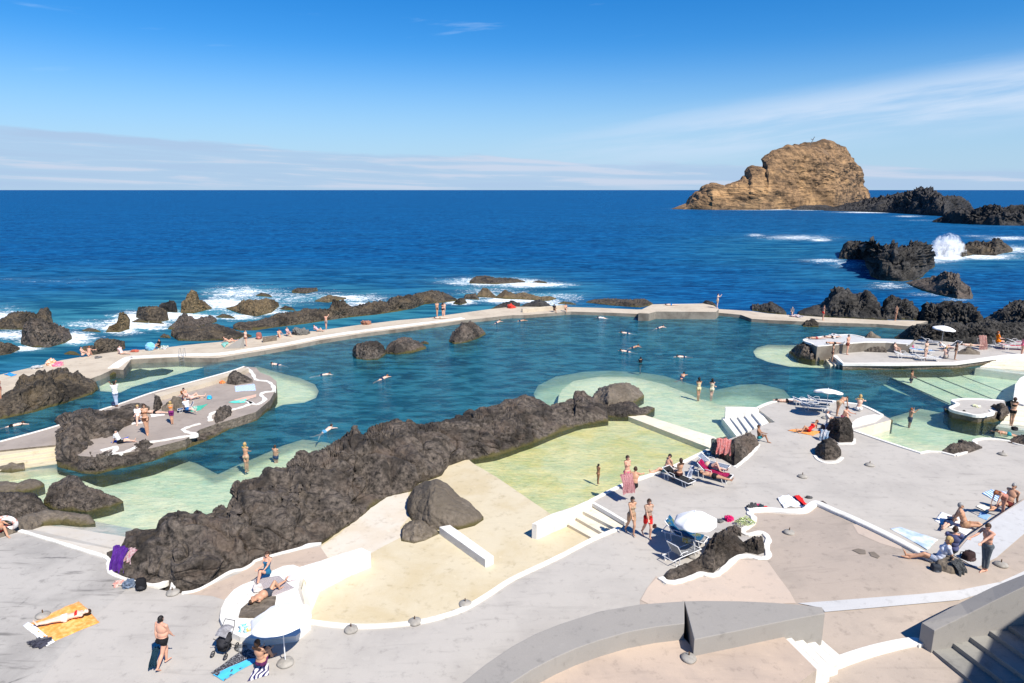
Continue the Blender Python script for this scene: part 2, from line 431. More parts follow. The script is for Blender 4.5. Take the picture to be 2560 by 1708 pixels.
# ================================================================== SEA
def sea_near(x):
    return float(np.interp(x, [-900, 0, 152, 256, 463, 640, 814, 994, 1157, 1313, 1500, 1600, 1800, 1920, 2056, 2260, 2330, 2450, 2700, 3600],
                           [1050, 985, 925, 900, 875, 862, 838, 812, 791, 779, 775, 775, 776, 789, 798, 808, 816, 850, 860, 900]))
FOAM = [ # cx, cy, rx, ry, strength
 (180,845,60,16,.9),(235,812,90,14,.55),(90,850,45,14,.8),(20,800,60,30,.75),(20,838,70,12,.7),(330,800,55,22,.8),(300,820,55,18,.8),(370,812,60,12,.9),(60,872,60,8,.7),
 (430,790,40,16,.8),(470,793,90,12,.75),(560,760,70,20,.75),(600,735,110,22,.6),(660,775,60,18,.7),(720,745,120,24,.5),(600,790,80,14,.6),
 (790,738,110,14,.45),(880,745,110,13,.62),(900,760,60,8,.6),(1150,755,40,8,.8),(1230,730,110,20,.5),(1290,750,110,10,.75),(1240,705,130,11,.75),(1330,712,100,7,.8),(1380,758,70,9,.6),(1430,748,40,8,.5),
 (150,705,160,5,.32),(40,700,60,5,.35),(250,695,140,4,.25),(1390,740,80,9,.55),(1500,765,60,5,.35),
 (1990,594,115,7,.72),(2050,600,40,5,.75),(1890,588,30,4,.7),(2060,652,75,6,.7),(2130,662,70,12,.62),(2170,680,40,14,.5),(2230,715,90,9,.62),(2320,735,70,7,.6),(2390,750,60,6,.6),
 (2370,640,70,14,1.0),(2460,642,120,9,.8),(2540,625,70,12,.72),(2330,655,60,6,.7),(2520,596,90,6,.72),(2440,590,60,3,.6),(2350,672,40,8,.35),
 (1740,522,60,2.2,.85),(1900,523,110,2.6,1.0),(2020,524,60,2.6,.9),(2180,531,110,2.2,.85),(2270,541,50,2.4,.7),(2300,551,60,2.2,.5),(2450,566,120,2,.35)]
TEAL = [(250,800,330,50,1.0),(620,760,260,40,1.0),(60,850,250,70,.9),(850,745,160,30,.8),(420,840,420,30,.75),(1250,730,200,35,.75),(1950,625,260,35,.45),(2100,690,200,30,.35),(850,800,420,30,.85),(1150,775,300,20,.8),(600,690,900,22,.3),(2450,640,200,25,.6),(2100,560,500,20,.12),(1480,760,160,15,.3)]
def blobs(lst, X, Y):
    r = np.zeros_like(X)
    for cx, cy, rx_, ry_, s in lst:
        r = np.maximum(r, s*np.exp(-(((X-cx)/rx_)**2+((Y-cy)/ry_)**2)*1.1))
    return r
xs = np.concatenate([np.linspace(-1700, -40, 20), np.linspace(0, 2560, 300), np.linspace(2610, 4300, 20)])
tt = np.linspace(0, 1, 210)**1.0
yn = np.array([sea_near(x) for x in xs])
YY = 475.0+(.35)+(yn[None, :]-475.35)*(tt[:, None]**1.5)
XX = np.broadcast_to(xs[None, :], YY.shape).copy()
P = UN(XX, YY, SEA)
me = bpy.data.meshes.new('sea'); V = P.reshape(-1, 3)
# long low swell, only where it can be seen as shape
dist = np.hypot(V[:, 0], V[:, 1])
sw = .16*np.sin(V[:, 1]*.30+V[:, 0]*.07+2*np.sin(V[:, 0]*.03))*np.clip((dist-110)/60, 0, 1)*np.clip((420-dist)/200, 0, 1)
V[:, 2] += sw
me.vertices.add(len(V)); me.vertices.foreach_set('co', V.astype(np.float32).ravel())
nR, nc = YY.shape; idx = np.arange(nR*nc).reshape(nR, nc)
fs = np.stack([idx[:-1, :-1], idx[1:, :-1], idx[1:, 1:], idx[:-1, 1:]], -1).reshape(-1, 4)
me.loops.add(fs.size); me.loops.foreach_set('vertex_index', fs.astype(np.int32).ravel())
me.polygons.add(len(fs)); me.polygons.foreach_set('loop_start', np.arange(0, fs.size, 4, dtype=np.int32)); me.update(calc_edges=True)
for nm, lst, gn in (('foam', FOAM, 1.17), ('teal', TEAL, 1.2)):
    at = me.attributes.new(nm, 'FLOAT', 'POINT'); at.data.foreach_set('value', np.minimum(1.0, gn*blobs([(a, b, c*(1.35 if b > 690 and a < 1500 else 1.15), d*1.35, e*(1.2 if b > 690 and a < 1500 else 1)) for a, b, c, d, e in lst], XX, YY)).astype(np.float32).ravel())
def sea_mat():
    m, Nn, Ln, b = new_mat('open_sea'); v = coords(Nn, Ln, 'World')
    out = Nn['Material Output']
    v1 = coords(Nn, Ln, 'World', (.5, 1.9, 1), (0, 0, R(6)))
    w1 = noise(Nn, Ln, v1, .16, 9, .62, .5).outputs[0]     # wind waves
    w2 = noise(Nn, Ln, v1, .75, 6, .6, .3).outputs[0]
    w3 = noise(Nn, Ln, v1, .018, 6, .55).outputs[0]
    at = Nn.new('ShaderNodeAttribute'); at.attribute_name = 'foam'; foam = at.outputs['Fac']
    at2 = Nn.new('ShaderNodeAttribute'); at2.attribute_name = 'teal'; teal = at2.outputs['Fac']
    deep = mixc(Nn, Ln, maprange(Nn, Ln, w3, .38, .62, 0, 1), (.0010, .031, .100), (.0014, .044, .140))
    deep = mixc(Nn, Ln, maprange(Nn, Ln, w1, .45, .60, 0, .8), deep, (.002, .066, .195))
    deep = mixc(Nn, Ln, maprange(Nn, Ln, w2, .46, .64, 0, .95), deep, (.007, .125, .30))
    tcol = mixc(Nn, Ln, maprange(Nn, Ln, w1, .4, .62, 0, 1), (.004, .06, .11), (.035, .19, .25))
    deep = mixc(Nn, Ln, mth(Nn, Ln, 'MULTIPLY', teal, .95), deep, tcol)
    fn = noise(Nn, Ln, coords(Nn, Ln, 'World', (.7, 1.5, 1)), .55, 10, .72, 1.1).outputs[0]
    f2 = noise(Nn, Ln, v, 2.4, 8, .75, .8).outputs[0]
    fnn = mth(Nn, Ln, 'ADD', mth(Nn, Ln, 'MULTIPLY', fn, .5), mth(Nn, Ln, 'MULTIPLY', f2, .5))
    thr = mth(Nn, Ln, 'SUBTRACT', .665, mth(Nn, Ln, 'MULTIPLY', foam, .26))
    fm = Nn.new('ShaderNodeMapRange'); fm.interpolation_type = 'SMOOTHSTEP'
    Ln.new(fnn, fm.inputs[0]); Ln.new(thr, fm.inputs[1]); Ln.new(mth(Nn, Ln, 'ADD', thr, .085), fm.inputs[2])
    fmask = mth(Nn, Ln, 'MULTIPLY', fm.outputs[0], mth(Nn, Ln, 'MINIMUM', mth(Nn, Ln, 'MULTIPLY', foam, 6.0), 1.0))
    deep = mixc(Nn, Ln, mth(Nn, Ln, 'MULTIPLY', mth(Nn, Ln, 'MULTIPLY', foam, foam), .35), deep, (.18, .36, .42))
    col = mixc(Nn, Ln, fmask, deep, (.72, .76, .78))
    bp = Nn.new('ShaderNodeBump'); bp.inputs['Strength'].default_value = .55; bp.inputs['Distance'].default_value = .9
    Ln.new(mixc(Nn, Ln, .35, w1, w2), bp.inputs['Height'])
    d = Nn.new('ShaderNodeBsdfDiffuse'); Ln.new(col, d.inputs[0]); Ln.new(bp.outputs[0], d.inputs['Normal'])
    g = Nn.new('ShaderNodeBsdfGlossy'); g.inputs['Roughness'].default_value = .22; Ln.new(bp.outputs[0], g.inputs['Normal'])
    g.inputs[0].default_value = (.5, .72, 1, 1)
    fr = Nn.new('ShaderNodeFresnel'); fr.inputs[0].default_value = 1.33; Ln.new(bp.outputs[0], fr.inputs['Normal'])
    fac = mth(Nn, Ln, 'MINIMUM', mth(Nn, Ln, 'MULTIPLY', fr.outputs[0], .55), .10)
    fac = mth(Nn, Ln, 'MULTIPLY', fac, mth(Nn, Ln, 'SUBTRACT', 1.0, fmask))
    mx = Nn.new('ShaderNodeMixShader'); Ln.new(fac, mx.inputs[0]); Ln.new(d.outputs[0], mx.inputs[1]); Ln.new(g.outputs[0], mx.inputs[2])
    Nn.remove(b); Ln.new(mx.outputs[0], out.inputs[0]); return m
sea = link('sea', me, sea_mat()); struct(sea)

# ================================================================== POOL WATER (a real volume of water over painted floors)
def water_mat():
    m, Nn, Ln, b = new_mat('pool_water'); out = Nn['Material Output']; Nn.remove(b)
    v1 = coords(Nn, Ln, 'World', (.7, 1.5, 1), (0, 0, R(6)))
    w1 = noise(Nn, Ln, v1, .75, 7, .62, .6).outputs[0]; w2 = noise(Nn, Ln, v1, 3.2, 4, .6, .4).outputs[0]
    bp = Nn.new('ShaderNodeBump'); bp.inputs['Strength'].default_value = .65; bp.inputs['Distance'].default_value = .32
    Ln.new(mixc(Nn, Ln, .3, w1, w2), bp.inputs['Height'])
    t = Nn.new('ShaderNodeBsdfTransparent')
    tint = mixc(Nn, Ln, maprange(Nn, Ln, mixc(Nn, Ln, .5, w1, w2), .40, .58, 0, 1), (.80, .90, .92), (1, 1, 1)); Ln.new(tint, t.inputs[0])  # ripple noise in the tint stands in for caustic light on the floors
    d = Nn.new('ShaderNodeBsdfDiffuse'); Ln.new(mixc(Nn, Ln, maprange(Nn, Ln, w1, .40, .62, 0, 1), (.006, .065, .10), (.035, .20, .26)), d.inputs[0]); Ln.new(bp.outputs[0], d.inputs['Normal'])
    m1 = Nn.new('ShaderNodeMixShader'); ad = Nn.new('ShaderNodeAttribute'); ad.attribute_name = 'deep'; Ln.new(maprange(Nn, Ln, ad.outputs['Fac'], 0, 1, .03, .55), m1.inputs[0]); Ln.new(t.outputs[0], m1.inputs[1]); Ln.new(d.outputs[0], m1.inputs[2])
    g = Nn.new('ShaderNodeBsdfGlossy'); g.inputs['Roughness'].default_value = .08; g.inputs[0].default_value = (.6, .82, 1, 1); Ln.new(bp.outputs[0], g.inputs['Normal'])
    fr = Nn.new('ShaderNodeFresnel'); fr.inputs[0].default_value = 1.33; Ln.new(bp.outputs[0], fr.inputs['Normal'])
    fac = mth(Nn, Ln, 'MINIMUM', mth(Nn, Ln, 'MULTIPLY', fr.outputs[0], .8), .35)
    m2 = Nn.new('ShaderNodeMixShader'); Ln.new(fac, m2.inputs[0]); Ln.new(m1.outputs[0], m2.inputs[1]); Ln.new(g.outputs[0], m2.inputs[2])
    Ln.new(m2.outputs[0], out.inputs[0])
    va = Nn.new('ShaderNodeVolumeAbsorption'); va.inputs[0].default_value = (.0, .80, .76, 1); va.inputs[1].default_value = .07
    Ln.new(va.outputs[0], out.inputs[1])
    return m
SHELVES = []
struct(slab('pool_floor', [(-900, 880), (0, 880), (700, 790), (1300, 740), (2500, 740), (3100, 800), (3100, 1400), (1500, 1500), (-1100, 1500)], -5.0, None, 'deepfloor'))
def shelf(pts, z, m='shelf'):
    SHELVES.append((pts, z)); return struct(slab('pool_shelf', pts, z, -5.2, m, 'deepfloor'))
# round the turtle-shaped rock
shelf([(1334,985),(1345,964),(1389,942),(1457,930),(1525,927),(1601,931),(1661,940),(1702,953),(1738,963),(1790,975),(1850,962),(1900,960),(1960,975),(1990,1010),(1900,1075),(1800,1120),(1700,1090),(1600,1070),(1400,1070),(1350,1020)], -2.15)
shelf([(1394,1010),(1397,990),(1405,975),(1433,953),(1498,942),(1580,942),(1661,961),(1743,994),(1800,1012),(1860,1015),(1900,1040),(1850,1105),(1790,1115),(1600,1068),(1420,1060)], -1.35)
# beach of the left lagoon
shelf([(0,1172),(142,1170),(190,1190),(300,1186),(385,1160),(445,1146),(490,1158),(545,1186),(600,1160),(640,1144),(708,1114),(757,1099),(814,1106),(900,1130),(800,1250),(600,1340),(320,1390),(60,1335),(-100,1330),(-100,1180)], -1.75)
shelf([(0,1180),(60,1185),(150,1180),(240,1215),(330,1235),(450,1250),(500,1290),(420,1350),(300,1380),(60,1338),(-100,1330)], -1.3, 'shelf')
struct(slab('beach_ramp', [(52,1329,-.02),(275,1402,-.02),(420,1400,-.3),(330,1322,-1.1),(230,1302,-1.15),(150,1302,-1.1),(40,1315,-.6)], 0, -5, 'cream_pale'))
# the round shelf at the tip of the left island
shelf([(640,915),(705,934),(749,945),(787,961),(797,978),(790,995),(760,1007),(708,1012),(640,1040),(560,1070),(500,1085),(520,1000)], -1.4)
shelf([(245,948),(311,922),(328,897),(449,893),(560,893),(640,884),(560,905),(440,937),(330,968),(300,982),(250,978)], -1.35)
struct(slab('submerged_rock_bed', [(262,948),(275,938),(310,932),(350,922),(375,926),(405,921),(433,925),(415,934),(370,939),(340,948),(300,954),(275,955)], -1.2, -2, 'weed_and_shade'))
# right-hand pools
shelf([(1883,879),(1893,869),(1920,862),(1985,863),(2060,875),(2120,905),(2110,920),(2072,921),(1974,917),(1920,905),(1890,893)], -1.25)
for k, (pp, zz) in enumerate([([(2130,918),(2184,926),(2372,1010),(2330,1010),(2230,975)], -2.3), ([(2184,926),(2244,927),(2413,999),(2372,1012)], -1.62),
        ([(2244,927),(2301,927),(2484,1000),(2413,1001)], -1.61), ([(2301,927),(2367,927),(2508,982),(2484,1002)], -1.6), ([(2367,922),(2560,915),(2700,930),(2700,1010),(2520,1010)], -1.59)]):
    shelf(pp, zz)
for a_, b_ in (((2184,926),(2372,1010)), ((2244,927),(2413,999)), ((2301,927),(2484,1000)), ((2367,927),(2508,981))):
    struct(kerb('step_shade_line', [a_, b_], .14, -1.62, .05, 'weed_and_shade', smooth=False))  # dark strip drawn for the shaded step edge; the ledges lie nearly level
shelf([(2125,1085),(2170,1062),(2240,1040),(2300,1022),(2420,1045),(2500,1060),(2700,1070),(2700,1130),(2300,1145)], -1.75)
shelf([(2125,1085),(2200,1082),(2330,1115),(2400,1110),(2480,1092),(2700,1085),(2700,1140),(2300,1148)], -1.2)
struct(slab('weedy_ledge', [(2040,806),(2120,806),(2200,810),(2260,818),(2230,842),(2170,840),(2100,836),(2055,828)], -1.15, -3, 'weed_and_shade'))
# yellow paddling pool
shelf([(1130,1160),(1280,1110),(1540,1040),(1640,1070),(1790,1128),(1700,1190),(1520,1250),(1380,1300),(1280,1230),(1180,1165)], -1.12, 'yellow_floor')

# the water itself: closed body, its surface grid knows how deep the water under it is
def inside(px, py, poly):
    r = np.zeros(px.shape, bool); n = len(poly)
    for i in range(n):
        x1, y1 = poly[i][:2]; x2, y2 = poly[(i+1) % n][:2]
        if y1 == y2: continue
        c = ((y1 > py) != (y2 > py)) & (px < (x2-x1)*(py-y1)/(y2-y1)+x1); r ^= c
    return r
wxs = np.linspace(-700, 2900, 520); near = np.array([sea_near(x) for x in wxs])
far_ = np.interp(wxs, [-700, 300, 600, 1500, 2500, 2900], [1480, 1450, 1430, 1400, 1340, 1320])
tw = np.linspace(0, 1, 150); WY = near[None]+(far_-near)[None]*tw[:, None]; WX = np.broadcast_to(wxs[None], WY.shape).copy()
SHELVES += [([(1130,1160),(1280,1110),(1540,1040),(1640,1070),(1790,1128),(1700,1190),(1520,1250),(1380,1300),(1280,1230),(1180,1165)], -1.1), ([(52,1329),(275,1402),(420,1400),(330,1322),(230,1302),(40,1315)], -.9)]
dep = np.full(WX.shape, 4.2)
for poly, z_ in SHELVES:
    q = np.array([[u[0], u[1]] for u in poly], float); dpx = 0
    dep = np.where(inside(WX, WY, q), np.minimum(dep, SEA-z_), dep)
deep = np.clip((dep-.75)/1.6, 0, 1)
for _ in range(3):
    e_ = np.pad(deep, 1, 'edge'); deep = (e_[:-2, 1:-1]+e_[2:, 1:-1]+e_[1:-1, :-2]+e_[1:-1, 2:]+2*deep)/6
P = UN(WX, WY, SEA).reshape(-1, 3); nR, nc = WX.shape; ix = np.arange(nR*nc).reshape(nR, nc)
top = np.stack([ix[:-1, :-1], ix[1:, :-1], ix[1:, 1:], ix[:-1, 1:]], -1).reshape(-1, 4).tolist()
rim = list(ix[0, :])+list(ix[1:, -1])+list(ix[-1, -2::-1])+list(ix[-2:0:-1, 0]); rim = [int(i) for i in rim]
VV = [tuple(p) for p in P]+[(P[i][0], P[i][1], -6.0) for i in rim]; n0 = len(P)
FF = top+[(rim[k], rim[(k+1) % len(rim)], n0+(k+1) % len(rim), n0+k) for k in range(len(rim))]+[tuple(n0+k for k in range(len(rim)))]
wm_ = mesh('pool_water', VV, FF); bm = bmesh.new(); bm.from_mesh(wm_); bmesh.ops.recalc_face_normals(bm, faces=bm.faces[:]); bm.to_mesh(wm_); bm.free()
at = wm_.attributes.new('deep', 'FLOAT', 'POINT'); at.data.foreach_set('value', np.concatenate([deep.ravel(), np.ones(len(rim))]).astype(np.float32))
struct(link('pool_water', wm_, water_mat()))

# ================================================================== FAR WALKWAY / SEA WALL
WALK = [(-700,1060),(0,937),(82,918),(152,901),(200,893),(256,884),(300,878),(380,873),(463,863),(558,854),(640,844),(814,824),(901,812),(994,801),(1081,794),(1114,788),(1225,773),(1280,767),(1313,767),(1389,768),(1430,768),(1503,770),(1593,774),(1700,772),(1797,773),(1879,778),(1920,784),(1964,787),(2013,790),(2056,793),(2138,797),(2209,801),(2260,801),(2320,803),
        (2276,816),(2192,810),(2056,806),(2013,804),(1920,800),(1879,797),(1852,787),(1797,782),(1618,782),(1601,785),(1525,782),(1427,779),(1389,782),(1313,788),(1280,788),(1157,801),(1048,816),(912,833),(803,850),(722,866),(640,880),(545,895),(477,895),(449,893),(327,899),(308,925),(283,923),(251,938),(190,960),(100,985),(0,1012),(-700,1180)]
o = slab('sea_wall_walkway', WALK, -.35, -5.3, 'sand', 'stone_wall', cut=120); tag(o, 'long sandy concrete walkway curving between the big pool and the open sea', 'walkway')
kerb('white_kerb', [(283,921),(320,896),(351,893),(463,888),(545,886),(640,872),(722,859),(803,843),(912,827),(1048,810),(1157,796)], 1.0, -.35, .06, 'white', 'pale painted edge running along the pool side of the long walkway')
o = slab('raised_platform', [(1596,783),(1600,776),(1631,761),(1757,759),(1784,764),(1797,773),(1790,780),(1640,779),(1622,784)], .25, -5.3, 'sand', 'stone_wall'); tag(o, 'raised concrete platform with dark weedy side in the middle of the sea wall', 'platform')
kerb('low_wall', [(1305,780),(1389,772),(1415,771)], .3, -.3, .45, 'sand', 'low weathered wall on the walkway where it meets the pool corner')
# ================================================================== MAIN DECK
DECK = [(-900,1450),(-200,1400),(0,1345),(55,1327),(270,1398),(275,1435),(380,1470),(430,1480),(455,1484),(527,1460),(640,1402),(803,1362),(790,1400),(745,1440),(760,1500),(771,1560),(850,1569),(930,1571),(1020,1564),(1080,1553),(1153,1530),(1215,1495),(1280,1453),(1389,1401),(1484,1352),(1547,1327),(1565,1308),(1476,1256),(1545,1221),(1653,1184),(1770,1128),(1800,1105),(1860,1085),(1919,1058),(1938,1056),(1897,1024),(1920,1008),(1955,1000),(2002,998),(2056,1000),(2157,1013),(2209,1038),(2228,1050),(2132,1076),(2301,1133),(2320,1129),(2353,1131),(2388,1139),(2410,1120),(2432,1101),(2465,1097),(2519,1103),(2560,1116),(2900,1180),(3600,1900),(3000,2400),(-900,2400)]
deck = struct(slab('pool_deck', DECK, 0.0, -3.0, 'deck', 'cream_white', cut=160))
def sheet(name, pts, z, m): return struct(slab(name, pts, z, None, m))
sheet('streaked_paving', [(-900,1452),(-200,1402),(0,1348),(55,1331),(266,1400),(272,1437),(330,1462),(250,1530),(150,1640),(100,1708),(0,1900),(-900,1900)], .004, 'deck_left')
sheet('beige_paving', [(457,1485),(527,1463),(600,1432),(640,1405),(752,1375),(800,1366),(820,1395),(752,1420),(700,1440),(640,1455),(590,1470),(560,1500),(530,1490)], .004, 'beige')
# terrace bottom right
TER = [(1600,1500),(1618,1470),(1640,1440),(1660,1462),(1690,1458),(1754,1438),(1790,1440),(1845,1396),(1920,1398),(1918,1350),(1905,1334),(1858,1330),(1882,1296),(1870,1282),(1920,1280),(2010,1283),(2040,1264),(2090,1285),(2200,1335),(2340,1410),(2380,1385),(2420,1340),(2560,1246),(2700,1170),(3200,1300),(3200,1750),(2700,1730),(2560,1780),(2300,1780),(1900,1760),(1700,1640),(1600,1560)]
struct(slab('beige_terrace', TER, lambda x, y: .008+zt(x, y), -.3, 'beige_grey', 'beige', cut=22))
struct(slab('light_beige_paving', [(1602,1500),(1618,1470),(1640,1446),(1660,1464),(1700,1458),(1754,1442),(1790,1444),(1845,1400),(1918,1402),(1945,1440),(1975,1480),(1990,1508),(1800,1515),(1640,1520)], lambda x, y: .022+zt(x, y), None, 'beige_light', cut=22))
struct(slab('pale_band', [(1995,1508),(2055,1520),(2062,1530),(2200,1518),(2400,1500),(2500,1470),(2600,1440),(2600,1410),(2500,1455),(2400,1475),(2300,1485),(2180,1494),(2080,1502)], lambda x, y: .040+zt(x, y), None, 'pale', cut=22))
struct(slab('pale_ramp', [(2700,1175),(2560,1250),(2500,1288),(2425,1342),(2385,1388),(2440,1420),(2490,1395),(2560,1335),(2700,1270)], lambda x, y: .040+zt(x, y), None, 'pale', cut=22))
struct(slab('paving_patch', [(2132,1312),(2150,1310),(2185,1330),(2250,1355),(2256,1375),(2200,1358),(2145,1334)], lambda x, y: .016+zt(x, y), None, 'beige_light', cut=22))
for q in ([(2130,1375),(2145,1371),(2163,1375),(2165,1385),(2150,1385)], [(2172,1380),(2185,1379),(2200,1391),(2195,1396),(2178,1390)]):
    struct(slab('damp_stain', q, lambda x, y: .030+zt(x, y), None, 'beige_grey')).data.materials[0] = mat('damp', (.2, .165, .13))
# kids' pool, dry cream floor
CREAM = [(720,1470),(745,1425),(803,1330),(840,1300),(890,1250),(960,1205),(1035,1180),(1100,1150),(1150,1130),(1182,1158),(1240,1192),(1290,1226),(1375,1284),(1410,1290),(1500,1262),(1570,1310),(1550,1330),(1484,1356),(1389,1405),(1280,1458),(1215,1500),(1153,1534),(1080,1557),(1020,1568),(930,1575),(850,1573),(765,1563),(740,1520)]
struct(slab('dry_pool_floor', CREAM, -.74, -2, 'cream'))
sheet('pale_floor_patch', [(803,1366),(850,1335),(900,1280),(970,1240),(1020,1225),(1025,1290),(1000,1320),(1010,1340),(960,1365),(925,1385),(904,1372),(830,1395),(790,1390)], -.734, 'cream_pale')
kerb('white_kerb', [(771,1556),(850,1566),(930,1568),(1020,1561),(1080,1550),(1153,1527),(1215,1492),(1280,1450),(1389,1398),(1484,1349),(1547,1323)], .24, 0, .08, 'white', 'long white kerb curving round the near side of the empty cream paddling pool')
kerb('white_kerb', [(1476,1254),(1545,1219),(1596,1198),(1653,1181),(1683,1168),(1770,1126)], .22, 0, .08, 'white', 'white kerb between yellow paddling pool and grey deck where people sit')
kerb('white_kerb', [(1476,1254),(1520,1279),(1565,1306)], .2, 0, .05, 'white', 'short white kerb along the top of the paddling pool steps', smooth=False)
# ================================================================== WALLS AND STAIRS
def prism(name, topa, topb, bottom, m, side=None, parent=None):
    """wall whose top lies between two traced edges (px, py, z)"""
    A = [U(*p) for p in topa]; B = [U(*p) for p in topb]; n = len(A)
    V = A+B+[Vector((p.x, p.y, bottom)) for p in A]+[Vector((p.x, p.y, bottom)) for p in B]
    Fc = []
    for i in range(n-1):
        Fc += [(i, i+1, n+i+1, n+i), (i, 2*n+i, 2*n+i+1, i+1), (n+i, n+i+1, 3*n+i+1, 3*n+i)]
    Fc += [(0, n, 3*n, 2*n), (n-1, 2*n+n-1, 3*n+n-1, n+n-1)]
    bm = bmesh.new(); vs = [bm.verts.new(v) for v in V]
    for f in Fc: bm.faces.new([vs[i] for i in f])
    bmesh.ops.recalc_face_normals(bm, faces=bm.faces[:])
    es = [e for e in bm.edges if len(e.link_faces) == 2 and abs(e.calc_face_angle(0)) > .9 and min(v.co.z for v in e.verts) > bottom+.01]
    bmesh.ops.bevel(bm, geom=es, offset=.025, segments=2, affect='EDGES', profile=.6)
    o = link(name, bm_mesh(name, bm), M[m], parent); return o
def stairs(name, label, lines, zs, bottom, m, steps_name='step'):
    a, b_ = lines[0]
    base = U((a[0]+b_[0])/2, (a[1]+b_[1])/2, bottom)
    root = empty(name, base)
    for i in range(len(lines)-1):
        (p0, p1), (q0, q1) = lines[i], lines[i+1]; z = zs[i]
        s = prism(steps_name, [(p0[0], p0[1], z), (p1[0], p1[1], z)], [(q0[0], q0[1], z), (q1[0], q1[1], z)], bottom, m)
        s.parent = root; s.matrix_parent_inverse = Matrix.Translation(-base)
    tag(root, label, 'stairs'); return root
stairs('pool_stairs', 'cream steps leading from the grey deck down into the empty paddling pool',
       [((1477,1258),(1566,1310)), ((1457,1278),(1546,1324)), ((1441,1295),(1516,1338)), ((1420,1311),(1492,1351))], [-.2, -.4, -.58], -1.2, 'cream_white')
o = prism('white_wall', [(1330,1309,.08),(1380,1284,.08),(1430,1268,.08),(1474,1249,.08)], [(1342,1312,.08),(1395,1290,.08),(1440,1272,.08),(1484,1255,.08)], -1.2, 'white'); tag(o, 'low white wall beside the cream steps of the empty paddling pool', 'wall')
o = prism('white_wall', [(1098,1317,-.32),(1213,1399,-.32)], [(1125,1312,-.32),(1234,1390,-.32)], -1.0, 'white'); tag(o, 'straight white bench wall running out from the big round boulder', 'wall')
o = prism('white_wall', [(740,1420,.05),(800,1402,.05),(860,1382,.05),(904,1369,.05)], [(765,1455,.05),(815,1430,.05),(875,1400,.05),(926,1380,.05)], -1.0, 'white'); tag(o, 'thick white wall running out from the round white platform', 'wall')
o = struct(slab('sloping_white_floor', [(760,1450,.0),(830,1425,.0),(925,1382,-.1),(930,1394,-.75),(850,1440,-.75),(800,1480,-.75),(780,1530,-.75),(772,1556,-.1),(745,1510,.0)], 0, -1, 'cream_white'))
stairs('pool_stairs', 'white steps descending left from the grey deck into the turquoise shallows',
       [((1897,1024),(1922,1056)), ((1879,1033),(1904,1063)), ((1861,1038),(1886,1070)), ((1844,1041),(1870,1078)), ((1826,1044),(1856,1083)), ((1804,1044),(1842,1092))], [-.16, -.32, -.48, -.64, -.78], -2.5, 'white')
o = prism('white_wall', [(1813,1017,.02),(1850,1017,.02),(1893,1018,.02)], [(1814,1023,.02),(1853,1024,.02),(1898,1026,.02)], -2.5, 'white'); tag(o, 'white wall behind the steps that descend into the turquoise shallows', 'wall')
# round white platform lower left
PLAT = [(549,1545),(553,1520),(565,1496),(585,1474),(605,1462),(632,1452),(670,1432),(708,1415),(733,1412),(752,1419),(760,1432),(748,1452),(745,1475),(756,1508),(775,1535),(776,1560),(740,1590),(660,1600),(600,1592),(560,1572)]
o = slab('white_platform', PLAT, .25, -.5, 'white', cut=60); tag(o, 'rounded white concrete platform where a couple sits by the bottom-left parasol', 'platform')
o = slab('brown_patch', [(597,1540),(602,1522),(618,1508),(650,1494),(690,1490),(686,1512),(665,1534),(640,1541)], .34, .0, 'rock_grey'); tag(o, 'flat brown-grey patch added on the round white platform', 'stone slab')  # thin brown-grey slab added for a darker patch of the platform
# big curved grey wall at the bottom
WZ = 1.55
outer = [(1080,1765,WZ),(1155,1708,WZ),(1215,1660,WZ),(1280,1616,WZ),(1340,1584,WZ),(1400,1560,WZ),(1500,1528,WZ),(1600,1511,WZ),(1711,1503,WZ)]
inner = [(1200,1765,WZ),(1275,1710,WZ),(1330,1674,WZ),(1390,1643,WZ),(1440,1621,WZ),(1500,1600,WZ),(1570,1580,WZ),(1640,1567,WZ),(1711,1559,WZ)]
root = empty('curved_wall', U(1500, 1640, .5))
def child(o, root, name=None):
    o.parent = root; o.matrix_parent_inverse = Matrix.Translation(-root.location); return o
child(prism('wall_arm', outer, inner, -.3, 'wall_grey'), root)
child(prism('wall_end', [(1711,1503,WZ+.003),(1760,1502,WZ+.003),(1850,1503,WZ+.003),(1920,1506,WZ+.003),(1990,1511,WZ+.003),(2055,1518,WZ+.003)], [(1736,1599,WZ+.003),(1770,1592,WZ+.003),(1850,1576,WZ+.003),(1920,1561,WZ+.003),(1990,1547,WZ+.003),(2062,1534,WZ+.003)], -.3, 'wall_grey'), root)
tag(root, 'big curved smooth grey wall with a broad flat top at the bottom of the terrace', 'wall')
INN = [(1150,1850),(1230,1790),(1330,1712),(1400,1672),(1470,1645),(1560,1615),(1640,1603),(1706,1595),(1740,1632),(1850,1608),(1950,1586),(2042,1678),(1985,1720),(1950,1800)]
struct(slab('inner_terrace', [(x, y-4) for x, y in INN], .9, -.3, 'beige', 'beige_grey', cut=90))
stairs('terrace_stairs', 'white stepped flight at the right end of the curved grey wall',
       [((1948,1587),(2038,1680)), ((1974,1589),(2057,1673)), ((2000,1592),(2077,1666)), ((2027,1594),(2097,1659)), ((2053,1598),(2117,1652))], [.80, .62, .44, .26], -.3, 'white')
kerb('white_kerb', [(1960,1725),(1985,1710),(2040,1682),(2100,1656),(2180,1630),(2250,1614),(2290,1609),(2308,1618)], .42, .05, .14, 'white', 'broad white kerb sweeping below the stepped flight towards the grey parapet')
root = empty('stair_parapet', U(2310, 1610, 0))
child(prism('parapet_wall', [(2304,1557,.95),(2400,1507,1.45),(2480,1468,1.95),(2560,1436,2.5),(2700,1380,3.4)], [(2336,1577,.95),(2420,1536,1.45),(2490,1500,1.95),(2570,1462,2.5),(2710,1402,3.4)], -.2, 'wall_grey'), root)
